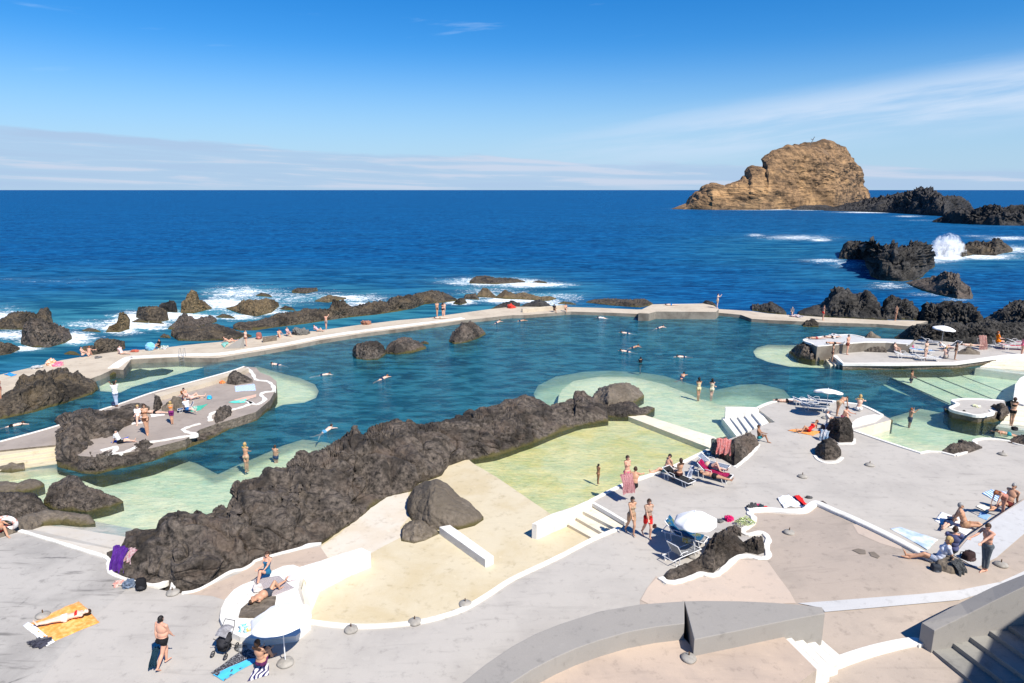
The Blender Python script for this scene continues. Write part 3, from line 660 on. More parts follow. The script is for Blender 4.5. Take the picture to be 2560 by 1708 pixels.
tag(root, 'sloping grey parapet beside the shaded stairs in the bottom right corner', 'wall')
stairs('shaded_stairs', 'wide worn concrete stairs half in shade in the bottom right corner',
       [((2326,1620),(2480,1745)), ((2364,1594),(2570,1750)), ((2402,1576),(2650,1755)), ((2443,1556),(2700,1735)), ((2481,1537),(2705,1690)), ((2516,1519),(2710,1640)), ((2552,1503),(2745,1600)), ((2592,1488),(2765,1570)), ((2640,1465),(2790,1540))],
       [.14, .32, .50, .68, .86, 1.04, 1.22, 1.4], -.25, 'step_grey')
# building that shades the stairs, to the right of the viewpoint
bd = bmesh.new(); bmesh.ops.create_cube(bd, size=1)
bo = link('seafront_building', bm_mesh('seafront_building', bd), M['pale']); bo.scale = (17, 14, 15); bo.rotation_euler = (0, 0, math.atan2(4, 3.8))
dv = Vector((3.8, 4, 0)).normalized(); nv = Vector((dv.y, -dv.x, 0))
bo.location = Vector((22.1, 10.6, 7.3))+nv*7.7+dv*0
tag(bo, 'pale seafront building outside the picture whose shadow falls on the stairs', 'building')
# ================================================================== WHITE EDGES
kerb('white_kerb', [(50,1328),(120,1349),(200,1374),(268,1396),(272,1412),(274,1428),(285,1438),(330,1455),(380,1464),(410,1458),(428,1447),(437,1449),(434,1460),(431,1478)], .2, 0, .06, 'white', 'white kerb from the pale ramp to the foot of the long lava ridge on the left deck', wob=.1)
kerb('white_kerb', [(455,1484),(490,1478),(527,1460),(575,1431),(610,1424),(632,1410),(642,1402),(695,1386),(749,1372),(771,1363),(803,1360)], .13, 0, .06, 'white', 'thin white line edging the beige paving below the long lava ridge')
kerb('white_kerb', [(1893,1021),(1920,1009),(1955,1001),(2002,999),(2056,1001),(2110,1007),(2157,1015),(2205,1038)], .28, 0, .06, 'white', 'white kerb round the tip of the deck with the floating white parasol')
o = slab('white_corner', [(2127,1060),(2140,1048),(2160,1040),(2185,1036),(2209,1038),(2190,1052),(2160,1060),(2130,1066)], .10, -.2, 'white'); tag(o, 'wide white painted corner at the tip of the deck beside two boulders', 'kerb')
kerb('white_kerb', [(2134,1078),(2200,1101),(2260,1121),(2301,1134),(2320,1130),(2353,1132),(2388,1141)], .22, 0, .08, 'white', 'straight white kerb along the pale green pool on the right deck', smooth=False)
kerb('white_kerb', [(2388,1140),(2420,1128),(2438,1112),(2436,1103),(2465,1098),(2519,1104),(2545,1112),(2600,1122)], .25, 0, .08, 'white', 'curved white kerb beyond the craggy rock near the right picture edge')
kerb('white_kerb', [(1836,1169),(1850,1160),(1870,1143),(1885,1128),(1896,1112)], .2, 0, .05, 'white', 'white line at the foot of the rock with towels beside the steps', wob=.2)
kerb('white_kerb', [(2095,1110),(2115,1110),(2133,1109),(2135,1098)], .2, 0, .05, 'white', 'short white line round the foot of the tallest deck boulder')
kerb('white_kerb', [(2037,1140),(2045,1150),(2062,1157),(2090,1156),(2106,1145)], .2, 0, .05, 'white', 'white arc round the lowest of the stacked deck boulders')
kerb('white_kerb', [(1652,1446),(1668,1457),(1690,1457),(1720,1449),(1754,1436),(1770,1440),(1792,1438),(1815,1420),(1842,1396),(1870,1392),(1900,1398),(1921,1393),(1916,1368),(1921,1350),(1905,1333),(1870,1338),(1856,1328),(1880,1312),(1884,1295),(1872,1284),(1890,1279)], .27, 0.01, .07, 'white', 'wavy white outline round the rock beside the two-seat parasol', wob=.12)
kerb('white_kerb', [(1870,1280),(1920,1279),(1975,1283),(2010,1281),(2026,1270),(2040,1262),(2060,1269),(2090,1283),(2130,1300),(2200,1333),(2270,1369),(2340,1408)], .42, 0, .16, 'white', 'broad white kerb between the grey deck and the raised beige terrace', zf=lambda x, y: zt(x, y)-.02, n=6)
# ================================================================== LEFT ISLAND
LI = [(-700,1260),(0,1104),(144,1064),(251,1025),(283,1015),(324,1001),(381,981),(463,959),(569,930),(610,916),(640,919),(650,931),(675,940),(691,953),(691,972),(675,1000),(640,1030),(588,1046),(540,1060),(500,1074),(463,1099),(381,1120),(313,1133),(240,1143),(200,1140),(142,1120),(142,1112),(0,1126),(-700,1300)]
o = slab('left_island', LI, -.1, -4.0, 'island', 'rock_grey', cut=100); tag(o, 'brown concrete bathing island with sunbathers on the left of the big pool', 'island')
kerb('white_kerb', [(0,1105),(144,1065),(251,1026),(283,1016),(324,1002),(381,982),(463,960),(569,931),(610,917)], .15, -.1, .06, 'white', 'thin white line along the far side of the left island')
o = slab('sloped_wall', [(463,962),(569,933),(608,919),(622,921),(600,932),(560,945),(470,970),(400,992),(385,985)], .25, -.3, 'sand'); tag(o, 'low sand-coloured back wall along the far side of the left island', 'wall')
kerb('white_kerb', [(252,1128),(290,1118),(284,1130),(258,1140),(285,1135),(312,1131),(335,1121),(365,1108),(400,1103),(450,1094),(492,1087),(470,1082),(458,1075),(475,1067),(500,1060)], .3, -.1, .05, 'white', 'wavy white line along the near rim of the left island', wob=.25)
kerb('white_kerb', [(527,1053),(524,1043),(534,1032),(560,1028),(585,1024),(612,1016),(628,1008),(616,1003),(640,1012),(662,1000),(652,988),(662,981),(684,978),(681,964),(667,954),(640,950),(632,936),(618,920)], .3, -.1, .05, 'white', 'wavy white line round the rounded tip of the left island', wob=.25)
stairs('pool_stairs', 'cream steps at the left picture edge leading down into the green lagoon',
       [((-60,1136),(142,1108)), ((-60,1148),(142,1119)), ((-60,1160),(142,1131)), ((-60,1172),(142,1143)), ((-60,1184),(142,1156)), ((-60,1196),(142,1168))], [-.22, -.38, -.54, -.68, -.82], -3, 'cream')
# ================================================================== RIGHT ISLAND
o = slab('right_island', [(2083,889),(2089,884),(2165,875),(2214,873),(2300,848),(2448,862),(2700,850),(2700,880),(2514,891),(2437,902),(2386,909),(2108,911)], -.2, -4.0, 'deck', 'rock_grey'); tag(o, 'long grey concrete bathing platform with sunbathers on the right of the big pool', 'island')
kerb('white_kerb', [(2086,890),(2108,910),(2250,910),(2386,908),(2437,901),(2514,890),(2620,884)], .5, -.2, .08, 'white', 'white rim of the long bathing platform on the right of the big pool', smooth=False)
o = slab('upper_platform', [(2007,850),(2056,841),(2122,836),(2165,845),(2285,850),(2274,862),(2214,857),(2162,857),(2043,867),(2030,860)], .75, -1.5, 'pale', 'stone_wall'); tag(o, 'raised grey terrace with rubble side at the tip of the right bathing platform', 'platform')
kerb('white_kerb', [(2043,866),(2100,861),(2162,856),(2214,856),(2270,861)], .3, .75, .05, 'white', 'pale rim of the raised terrace on the right bathing platform', smooth=False)
kerb('white_kerb', [(2032,860),(2010,850),(2056,842),(2122,837),(2160,844)], .25, .75, .05, 'white', 'pale back rim round the tip of the raised terrace', smooth=True)
stairs('pool_stairs', 'cream steps at the left tip of the right bathing platform',
       [((2089,884),(2108,909)), ((2080,886),(2098,911)), ((2070,888),(2088,913)), ((2058,890),(2076,914))], [-.35, -.55, -.72], -3, 'cream_white')
stairs('pool_stairs', 'curved white steps at the right picture edge below the bathing platform',
       [((2510,893),(2600,886)), ((2490,899),(2600,896)), ((2475,905),(2600,906)), ((2462,911),(2600,917)), ((2450,917),(2600,928)), ((2438,921),(2600,941))], [-.32, -.46, -.6, -.72, -.85], -3, 'cream_white')
o = slab('deck_corner', [(2535,985),(2538,962),(2550,945),(2580,930),(2700,940),(2700,1020),(2560,1012),(2532,1004)], -.15, -3, 'white'); tag(o, 'white concrete corner at the right picture edge beyond the heart-shaped islet', 'platform')
stairs('pool_stairs', 'curved cream steps at the right picture edge beside the small islet',
       [((2540,1012),(2700,1015)), ((2528,1024),(2700,1030)), ((2519,1036),(2700,1046)), ((2510,1048),(2700,1062)), ((2500,1058),(2700,1078)), ((2490,1066),(2700,1096))], [-.3, -.45, -.6, -.74, -.86], -3, 'cream_white')
o = slab('heart_islet', [(2380,1001),(2400,997),(2426,996),(2470,998),(2511,1001),(2516,1020),(2482,1034),(2446,1040),(2412,1034),(2383,1027),(2375,1018),(2392,1010)], -.15, -3.0, 'deck', 'rock_grey'); tag(o, 'small heart-shaped concrete islet with a white rim near the right edge', 'island')
kerb('white_kerb', [(2508,1003),(2470,1000),(2426,998),(2400,999),(2382,1003),(2394,1011),(2377,1020),(2386,1027),(2412,1033),(2446,1039),(2480,1033),(2476,1026)], .28, -.15, .06, 'white', 'white rim of the small heart-shaped islet')
o = slab('sunken_path', [(1569,1041),(1612,1038),(1700,1066),(1786,1092),(1800,1106),(1772,1119),(1660,1076)], -.74, -3, 'cream_white'); tag(o, 'pale dividing wall level with the water between yellow and green pools', 'wall')
# ================================================================== ROCKS
SG = 'lava rocks in the sea'
rock('lava_rock', 'brown twin-topped lava rock standing in foam at the left picture edge', [(-40,800),(0,798),(16,790),(30,779),(54,775),(76,778),(93,784),(101,771),(117,768),(128,782),(133,803)], [(-40,822),(0,824),(63,825),(82,820),(133,812)], m='rock_brown', group=SG)
rock('lava_rock', 'large dark lava rock with a black hollow, nearest the left picture edge in the surf', [(52,845),(56,817),(76,795),(109,793),(142,809),(169,823),(180,840)], [(52,861),(82,869),(123,869),(163,858),(180,848)], m='rock', group=SG, seed=2)
rock('lava_rock', 'low dark rock cut by the left picture edge just behind the walkway', [(-40,850),(0,855),(27,857),(50,869)], [(-40,890),(0,889),(27,885),(50,874)], m='rock_brown', group=SG, seed=3)
rock('lava_rock', 'narrow upright brown rock with a rounded head in the foam', [(265,828),(272,817),(294,803),(297,784),(308,780),(321,787),(322,803),(324,817)], [(265,831),(300,831),(324,823)], m='rock_pale', group=SG, seed=4)
rock('lava_rock', 'flat-topped brown block of rock in white foam left of the cone-topped rock', [(340,790),(346,765),(392,764),(417,779),(422,798)], [(340,794),(368,805),(403,805),(422,801)], m='rock_brown', group=SG, seed=5)
rock('lava_rock', 'small black rock between flat brown block and cone-topped rock', [(398,762),(425,750),(438,752),(444,776)], [(398,779),(444,782)], m='rock_black', group=SG, seed=6)
rock('lava_rock', 'reddish brown rock with a dark cone on top standing out of the foam', [(452,778),(453,756),(464,749),(467,735),(479,726),(493,735),(496,749),(512,754),(530,769)], [(452,783),(485,784),(530,772)], m='rock_pale', group=SG, seed=7)
rock('lava_rock', 'low ochre wave-washed rock amid foam left of the long black ridge', [(566,769),(594,763),(605,749),(650,748),(675,747),(697,756),(698,764)], [(566,773),(605,786),(640,792),(680,782),(698,766)], m='rock_pale', group=SG, seed=8)
rock('lava_rock', 'jagged dark rock behind the broad rock next to the walkway', [(420,820),(449,795),(460,780),(471,790),(490,795),(526,786),(542,797)], [(420,824),(460,826),(500,820),(542,805)], m='rock', group=SG, seed=9)
rock('lava_rock', 'broad brown rock close behind the walkway left of the small grey pyramid', [(427,834),(430,822),(458,809),(498,818),(526,805),(572,818),(607,831),(629,838)], [(427,840),(445,852),(500,853),(560,851),(600,847),(629,843)], m='rock_brown', group=SG, seed=10)
rock('lava_rock', 'three-humped dark rock beside the blue parasol on the walkway', [(202,876),(207,866),(237,863),(242,847),(259,844),(286,847),(310,853),(313,863)], [(202,881),(237,890),(272,887),(313,872)], m='rock_brown', group=SG, seed=11)
rock('lava_ridge', 'long black lava ridge behind the left half of the walkway', [(583,812),(599,804),(640,801),(689,787),(760,774),(822,772),(833,754),(858,750),(877,764),(912,761),(940,750),(964,757),(991,741),(1016,738),(1048,731),(1081,726),(1114,734),(1138,744),(1144,749)], [(583,822),(599,827),(640,826),(694,818),(763,810),(814,802),(871,794),(940,787),(994,779),(1035,771),(1062,761),(1144,753)], m='rock_brown', group=SG, seed=12, b=.1, lump=1.6, amp=.8)
rock('lava_rock', 'tiny flat dark rock alone in the sea above the long black ridge', [(730,726),(745,719),(765,720),(793,719),(795,726)], [(730,732),(765,734),(795,728)], m='rock_brown', group=SG, seed=13)
rock('lava_rock', 'low ragged brown rock awash just behind the long black ridge', [(787,752),(808,742),(825,737),(850,742),(866,744)], [(787,754),(820,757),(866,747)], m='rock_pale', group=SG, seed=14)
rock('lava_rock', 'small rounded rock at the right foot of the long black ridge', [(1133,757),(1150,744),(1160,746),(1168,756)], [(1133,760),(1150,763),(1168,758)], m='rock_brown', group=SG, seed=15)
rock('lava_rock', 'small brown block just right of the long black ridge', [(1160,742),(1164,735),(1190,734),(1198,747)], [(1160,748),(1198,750)], m='rock_brown', group=SG, seed=16)
rock('lava_rock', 'row of low reddish rocks in foam behind the walkway bend', [(1190,740),(1207,719),(1220,721),(1240,741),(1262,724),(1288,735),(1307,730),(1348,741),(1375,740),(1390,745)], [(1190,742),(1240,746),(1262,748),(1300,749),(1370,753),(1390,748)], m='rock_pale', group=SG, seed=17)
rock('lava_rock', 'dark flat rock furthest out to sea in a ring of foam at the middle', [(1174,702),(1190,690),(1215,689),(1240,694),(1290,696),(1313,703)], [(1174,709),(1240,711),(1313,707)], m='rock_brown', group=SG, seed=18)
rock('lava_rock', 'small black pointed rock touching the walkway beyond the pool corner wall', [(1300,766),(1320,756),(1349,748),(1370,758),(1382,768)], [(1300,770),(1382,771)], m='rock_black', group=SG, seed=19)
rock('lava_rock', 'small grey rock touching the walkway beside the red bag', [(1228,772),(1255,757),(1280,751),(1300,757)], [(1228,774),(1300,771)], m='rock_black', group=SG, seed=20)
rock('lava_rock', 'long low brown rock behind the middle of the walkway', [(1465,755),(1480,749),(1510,746),(1580,748),(1615,748),(1631,758)], [(1465,757),(1540,765),(1600,769),(1632,763)], m='rock_brown', group=SG, seed=21)
rock('lava_rock', 'small dark rock behind the right end of the raised sea wall platform', [(1753,759),(1766,750),(1785,756),(1790,763)], [(1753,762),(1790,767)], m='rock_black', group=SG, seed=22)
rock('lava_rock', 'dark rock with a little peak left of the seated walkway bathers', [(1880,760),(1900,760),(1920,757),(1925,753),(1945,763),(1957,771),(1966,782)], [(1880,777),(1920,783),(1966,788)], m='rock_black', group=SG, seed=23)
rock('lava_rock', 'tall twin-peaked black crag behind the right end of the walkway', [(1996,778),(2007,773),(2034,764),(2053,758),(2072,738),(2089,720),(2121,722),(2138,734),(2146,730),(2165,718),(2192,738),(2203,763),(2217,776),(2219,793)], [(1996,788),(2056,793),(2132,798),(2219,801)], m='rock_black', group=SG, seed=24, lump=2.2)
rock('lava_rock', 'black rounded crag right of the tall twin-peaked crag', [(2206,770),(2214,746),(2230,741),(2274,752),(2296,768),(2300,793)], [(2206,799),(2300,801)], m='rock_black', group=SG, seed=25, lump=2)
rock('lava_rock', 'wide black crag above the small white parasol of the right platform', [(2295,785),(2312,756),(2328,757),(2350,754),(2367,746),(2397,754),(2432,763),(2446,779),(2458,800)], [(2295,806),(2328,812),(2458,825)], m='rock_black', group=SG, seed=26, lump=2)
rock('lava_hill', 'black lava hill cut by the right picture edge behind the right platform', [(2452,800),(2470,790),(2492,779),(2519,760),(2535,752),(2560,749),(2660,745),(2800,742)], [(2452,832),(2560,845),(2800,850)], m='rock_black', group=SG, seed=27, lump=2.4)
rock('lava_rock', 'long dark rocky bank behind the people of the right platform', [(2236,842),(2247,836),(2274,817),(2298,809),(2328,806),(2383,809),(2465,806),(2560,801),(2720,798)], [(2236,846,-.8),(2285,848,-.2),(2301,849,-.2),(2437,852,-.2),(2560,852,-.2),(2720,852,-.2)], m='rock_black', seed=28, lump=1.4, b=.08)
rock('lava_islet', 'large black lava islet with an overhanging left side out in the sea', [(2097,636),(2116,601),(2139,597),(2175,605),(2198,609),(2234,606),(2260,616),(2282,604),(2302,608),(2324,619),(2335,639),(2337,662)], [(2097,647),(2160,651),(2175,690),(2209,703),(2254,705),(2293,700),(2325,678),(2337,666)], m='rock_black', group=SG, seed=29, lump=4, amp=2.2)
rock('lava_islet', 'brown-footed black islet between the large islet and the crags', [(2262,706),(2307,695),(2341,691),(2363,677),(2394,684),(2403,703),(2425,717),(2432,738)], [(2262,709),(2307,726),(2355,740),(2392,748),(2432,749)], m='rock', group=SG, seed=30, lump=2.6)
rock('lava_islet', 'black rock being hit by a white wave near the right picture edge', [(2383,618),(2394,601),(2411,609),(2434,601),(2476,605),(2490,594),(2518,611),(2532,622)], [(2383,633),(2406,642),(2434,638),(2490,640),(2532,628)], m='rock_brown', group=SG, seed=31, lump=2.6)
rock('headland', 'craggy black headland running right from the tall ochre sea stack', [(2060,522),(2104,513),(2156,502),(2188,494),(2220,488),(2276,478),(2304,467),(2336,472),(2360,486),(2404,492),(2420,508),(2440,528)], [(2060,527),(2220,532),(2312,538),(2360,541),(2440,533)], m='far_rock', seed=32, lump=12, amp=3.6, cat='headland')
rock('headland', 'low black reef at the right picture edge in front of the headland', [(2332,552),(2360,536),(2380,526),(2452,518),(2500,512),(2560,514),(2800,508)], [(2332,556),(2420,561),(2500,564),(2800,567)], m='far_rock', seed=33, lump=8, amp=2.6, cat='reef', b=.1)
rock('lava_rock', 'small black rocks at the foot of the tall ochre sea stack', [(1980,521),(2010,513),(2060,512),(2090,519)], [(1980,525),(2090,526)], m='far_rock', seed=34, group=SG)
rock('sea_stack', 'tall ochre sea stack with a long low tail rising from the sea', [(1679,522),(1716,510),(1740,484),(1756,468),(1780,461),(1812,466),(1844,460),(1872,448),(1877,432),(1914,423),(1918,404),(1940,390),(1976,372),(2020,352),(2060,352),(2100,364),(2120,376),(2140,416),(2150,432),(2154,460),(2170,492),(2172,512)], [(1679,523),(1780,525),(1900,525),(1990,523),(2080,521),(2172,516)], m='cliff', seed=35, lump=34, amp=5.5, a=.3, b=.2, step=1.6, cat='sea stack', fine=.5, style='strata')
rock('lava_rock', 'low dark reef left of the long black ridge behind the walkway', [(700, 772), (712, 764), (730, 768), (738, 775)], [(700, 774), (738, 777)], m='rock_brown', group=SG, seed=120)
rock('lava_rock', 'little dark reef in the foam above the ochre wave-washed rock', [(640, 738), (655, 731), (672, 735), (680, 741)], [(640, 740), (680, 743)], m='rock_brown', group=SG, seed=121)
rock('lava_rock', 'tiny awash rock below the flat-topped brown block', [(372, 806), (382, 800), (398, 803), (410, 808)], [(372, 808), (410, 810)], m='rock_brown', group=SG, seed=122)
rock('lava_rock', 'pale wave-washed rock in the foam left of the narrow upright rock', [(205, 826), (222, 819), (240, 822), (252, 829)], [(205, 828), (252, 831)], m='rock_brown', group=SG, seed=123)
rock('lava_rock', 'foam-covered low rock at the left foot of the flat-topped block', [(330, 804), (345, 796), (362, 800), (372, 806)], [(330, 806), (372, 808)], m='rock_brown', group=SG, seed=124)
rock('lava_rock', 'small square dark rock left of the broad rock next to the walkway', [(400, 842), (410, 833), (420, 836), (427, 844)], [(400, 844), (427, 846)], m='rock_brown', group=SG, seed=125)
rock('lava_rock', 'small dark rock in foam right of the broad rock next to the walkway', [(540, 792), (556, 784), (575, 788), (588, 795)], [(540, 794), (588, 797)], m='rock_brown', group=SG, seed=126)
rock('lava_rock', 'tiny reef right of the flat rock furthest out to sea', [(1330, 705), (1345, 701), (1362, 704), (1370, 708)], [(1330, 707), (1370, 710)], m='rock_brown', group=SG, seed=127)
rock('lava_rock', 'tiny dark reef behind the walkway right of the reddish row', [(1395, 758), (1410, 753), (1428, 756), (1440, 760)], [(1395, 760), (1440, 762)], m='rock_brown', group=SG, seed=128)
rock('lava_rock', 'small dark rock touching the sea side of the walkway at the left', [(160, 884), (175, 877), (190, 880), (200, 887)], [(160, 886), (200, 889)], m='rock_brown', group=SG, seed=129)
PG = 'rocks standing in the pool'
rock('pool_rock', 'squarish dark rock, left of the trio standing in the big pool', [(882,875),(890,860),(915,852),(940,850),(957,862),(965,880)], [(882,889),(890,897),(915,901),(945,900),(965,886)], m='rock', group=PG, seed=40)
rock('pool_rock', 'flatter dark rock in the middle of the trio standing in the big pool', [(962,876),(975,855),(1010,841),(1035,847),(1055,858),(1066,868)], [(962,884),(990,887),(1030,883),(1066,872)], m='rock', group=PG, seed=41)
rock('pool_rock', 'pointed dark rock, right of the trio standing in the big pool', [(1122,851),(1132,830),(1155,807),(1180,805),(1200,817),(1214,832)], [(1122,855),(1135,861),(1165,857),(1195,847),(1214,836)], m='rock', group=PG, seed=42)
rock('pool_rock', 'tiny rock awash beside the middle pool rock', [(1052,855),(1060,851),(1072,857)], [(1052,859),(1072,861)], m='rock', group=PG, seed=43)
rock('pool_rock', 'dark mossy rock against the walkway before the black crags', [(2007,812),(2015,800),(2035,796),(2047,808)], [(2007,817),(2047,819)], m='rock_brown', seed=44)
rock('lava_outcrop', 'big hollowed lava outcrop at the left edge between walkway and channel', [(-60,985),(0,993),(35,972),(54,945),(90,938),(98,926),(131,921),(163,923),(185,931),(196,925),(212,942),(237,956),(246,970)], [(-60,1060),(0,1049),(82,1032),(163,1008),(231,986),(246,974)], m='rock_brown', seed=45, lump=1.6, step=2.3, style='flow', amp=.6)
rock('lava_rock', 'low rock beside the white corner of the walkway lagoon', [(251,929),(270,922),(293,917),(311,924)], [(251,944),(280,938),(311,927)], m='rock_brown', seed=46)
rock('island_boulder', 'huge rounded lava boulder at the left end of the bathing island', [(142,1090),(147,1054),(169,1035),(196,1027),(231,1019),(253,1027),(286,1016),(327,1008),(357,1011),(374,1017)], [(142,1161),(191,1166),(237,1140),(286,1099,-.4),(308,1070,-.1),(340,1056,-.1),(374,1024,-.1)], m='rock', seed=47, lump=1.7, step=2.2, style='flow', amp=.4)
rock('island_rocks', 'dark knobbly rocks along the near waterline of the left island', [(144,1150),(170,1140),(192,1142),(226,1132),(272,1128),(313,1124),(352,1108),(365,1098),(376,1110),(408,1103),(463,1090),(500,1072),(545,1062),(590,1046)], [(144,1168),(192,1180),(204,1184),(240,1187),(300,1172),(381,1154),(463,1123),(520,1101),(550,1086),(592,1064)], m='rock', seed=48, lump=.9, amp=.4, b=.12, a=.62)
rock('island_boulder', 'tall grey-brown boulder on the near rim of the left island', [(465,1077),(504,1060),(531,1046),(542,1022),(561,1011),(577,1019),(585,1041),(592,1056)], [(465,1081),(507,1092),(545,1084),(592,1062)], m='rock', seed=49)
rock('island_boulder', 'small grey boulder on the left island beside the back wall', [(566,956),(572,935),(583,925),(600,930),(620,942),(632,950)], [(566,960,-.1),(590,963,-.1),(632,956,-.1)], m='rock', seed=50)
rock('island_boulder', 'slim upright dark stone beside the sunbathers of the left island', [(384,1005),(386,991),(392,988),(400,993),(404,1003)], [(384,1024,-.1),(395,1027,-.1),(404,1020,-.1)], m='rock', seed=51, amp=.08)
rock('island_boulder', 'smooth brown hump behind the child in the purple skirt', [(405,1018),(428,1000),(432,990),(450,992),(463,1010)], [(405,1029,-.1),(440,1029,-.1),(463,1022,-.1)], m='rock_grey', seed=52)
rock('lagoon_rock', 'pale half-drowned rock at the left edge of the green lagoon', [(-30,1205),(0,1204),(16,1202),(45,1207),(76,1195),(100,1200),(111,1210)], [(-30,1235),(0,1234),(60,1232),(111,1216)], m='rock_grey', seed=53, lump=.7)
rock('lagoon_rock', 'dark rough rock at the left edge just above the left ramp', [(-30,1230),(0,1230),(41,1229),(90,1231),(106,1250),(122,1274)], [(-30,1300),(0,1299),(27,1303),(82,1301),(122,1290)], m='rock', seed=54, step=2.3)
rock('lagoon_rock', 'pointed dark rock reaching right into the green lagoon', [(109,1250),(133,1207),(152,1201),(174,1188),(196,1191),(223,1215),(259,1231),(289,1240),(308,1253)], [(109,1260),(131,1274),(218,1281),(272,1269),(308,1257)], m='rock', seed=55, step=2.3)
rock('lagoon_rock', 'low pale brown rock along the top of the left ramp', [(0,1312),(35,1300),(109,1275),(163,1278),(223,1286),(238,1304)], [(0,1345,-.02),(35,1332,-.05),(60,1326,-.3),(109,1313,-.7),(150,1310),(200,1315),(238,1310)], m='rock_grey', seed=56, lump=.6)
rock('lagoon_rock', 'small square stone at the left edge before the cream steps', [(-10,1160),(30,1155),(60,1157),(63,1170)], [(-10,1180),(30,1182),(63,1176)], m='rock_grey', seed=57)
rock('lava_ridge', 'long massive dark lava ridge crossing from the left deck to the turtle-shaped rock',
 [(267,1381),(291,1366),(303,1355),(306,1338),(313,1324),(335,1319),(359,1324),(392,1323),(403,1310),(425,1283),(447,1265),(477,1268),(504,1264),(519,1283),(534,1275),(542,1264),(575,1256),(594,1210),(640,1196),(662,1188),(673,1177),(719,1171),(724,1158),(741,1136),(762,1132),(798,1131),(817,1109),(861,1084),(885,1072),(907,1084),(948,1065),(999,1061),(1043,1063),(1063,1067),(1081,1053),(1103,1056),(1144,1035),(1198,1016),(1253,1008),(1280,1000),(1296,989),(1315,980),(1334,989),(1375,1017),(1408,1006),(1435,997),(1439,978),(1457,974),(1471,989),(1490,1002),(1512,1020),(1521,1045)],
 [(267,1392,0),(272,1403,0),(286,1425,0),(300,1439,0),(368,1461,0),(425,1455,0),(436,1469,0),(517,1458,0),(545,1428,0),(613,1410,0),(640,1395,0),(708,1373,0),(754,1357,-.1),(798,1357,-.5),(844,1334,-.74),(899,1296,-.74),(967,1244,-.74),(1032,1228,-.74),(1048,1209,-.74),(1103,1190,-.74),(1122,1165,-.74),(1157,1154,-.8),(1239,1142,-.8),(1280,1128,-.8),(1334,1109,-.8),(1394,1084,-.8),(1457,1063,-.8),(1521,1054,-.8)],
 m='rock', seed=60, a=.5, b=.2, lump=2.2, amp=.95, step=2.0, style='flow', cat='rock ridge')
rock('pool_rock', 'large rounded turtle-shell rock at the right end of the long lava ridge', [(1478,1000),(1486,985),(1498,972),(1525,959),(1569,955),(1596,970),(1610,988)], [(1478,1012),(1520,1028),(1582,1010),(1610,994)], m='rock_grey', seed=61, a=.55, amp=.2)
rock('pool_rock', 'ragged dark foot of rocks in front of the turtle-shell rock', [(1500,1012),(1530,1006),(1570,1003),(1585,1008),(1600,1018),(1618,1013),(1637,1020)], [(1500,1038),(1520,1043),(1569,1044),(1615,1039),(1637,1024)], m='rock', seed=62, lump=.7)
rock('boulder', 'huge smooth brown boulder standing in the empty paddling pool', [(1017,1265),(1021,1245),(1035,1218),(1062,1202),(1089,1196),(1119,1210),(1138,1231),(1171,1253),(1198,1275),(1209,1292)], [(1017,1280),(1029,1302),(1076,1325),(1147,1325),(1187,1315),(1209,1300)], z0=-.74, m='rock_grey', seed=63, lump=2.2, amp=.12, a=.45, step=2.2)
rock('boulder', 'smaller rough boulder leaning against the huge smooth boulder', [(1003,1335),(1006,1318),(1013,1310),(1032,1298),(1059,1297),(1076,1313),(1100,1330)], [(1003,1353),(1035,1359),(1062,1352),(1100,1334)], z0=-.74, m='rock_grey', seed=64, lump=.8, amp=.16, step=2.2)
rock('boulder', 'craggy dark rock draped with towels right of the yellow pool', [(1779,1122),(1792,1095),(1814,1090),(1825,1101),(1860,1084),(1876,1078),(1887,1090),(1898,1109)], [(1779,1135),(1814,1153),(1836,1166),(1866,1141),(1898,1114)], z0=0, m='rock', seed=65)
rock('boulder', 'tallest dark boulder on the grey deck tip, behind the other two', [(2064,1075),(2073,1049),(2094,1042),(2119,1045),(2130,1064),(2133,1090)], [(2064,1086),(2097,1107),(2133,1105)], z0=0, m='rock', seed=66)
rock('boulder', 'lower dark boulder in front of the tallest one on the deck tip', [(2037,1120),(2053,1103),(2075,1093),(2094,1106),(2103,1130)], [(2037,1136),(2062,1151),(2089,1150),(2103,1139)], z0=0, m='rock', seed=67)
rock('boulder', 'craggy dark rock on the deck edge near the right picture edge', [(2352,1129),(2365,1118),(2383,1105),(2405,1098),(2432,1103),(2456,1117)], [(2352,1132),(2388,1137),(2424,1132),(2456,1121)], z0=0, m='rock', seed=68, lump=.6)
rock('boulder', 'smooth dark boulder cut by the right picture edge', [(2520,1103),(2535,1092),(2546,1087),(2560,1084),(2620,1084)], [(2520,1107),(2560,1116),(2620,1116)], z0=0, m='rock', seed=69)
rock('boulder', 'big grooved dark rock beside the parasol with two loungers', [(1656,1444),(1675,1423),(1710,1408),(1743,1395),(1757,1382),(1775,1350),(1787,1330),(1811,1322),(1838,1333),(1860,1355),(1864,1372)], [(1656,1447),(1689,1451),(1754,1429),(1784,1433),(1836,1391),(1864,1382)], z0=0, m='rock', seed=70, lump=.8, step=2.0)
rock('boulder', 'low rough rock at the right end of the big grooved rock', [(1858,1355),(1885,1338),(1905,1340),(1911,1365)], [(1858,1380),(1895,1388),(1911,1382)], z0=0, m='rock', seed=71, lump=.5)
rock('boulder', 'small rugged rock behind the big grooved rock beside the plant', [(1817,1318),(1835,1308),(1853,1322)], [(1817,1330),(1853,1342)], z0=0, m='rock', seed=72)
rock('boulder', 'low grey rock lying against the broad white terrace kerb', [(2022,1257),(2030,1253),(2058,1251),(2075,1264),(2108,1280)], [(2022,1261),(2060,1272),(2090,1286),(2108,1284)], z0=0, m='rock', seed=73, lump=.5)
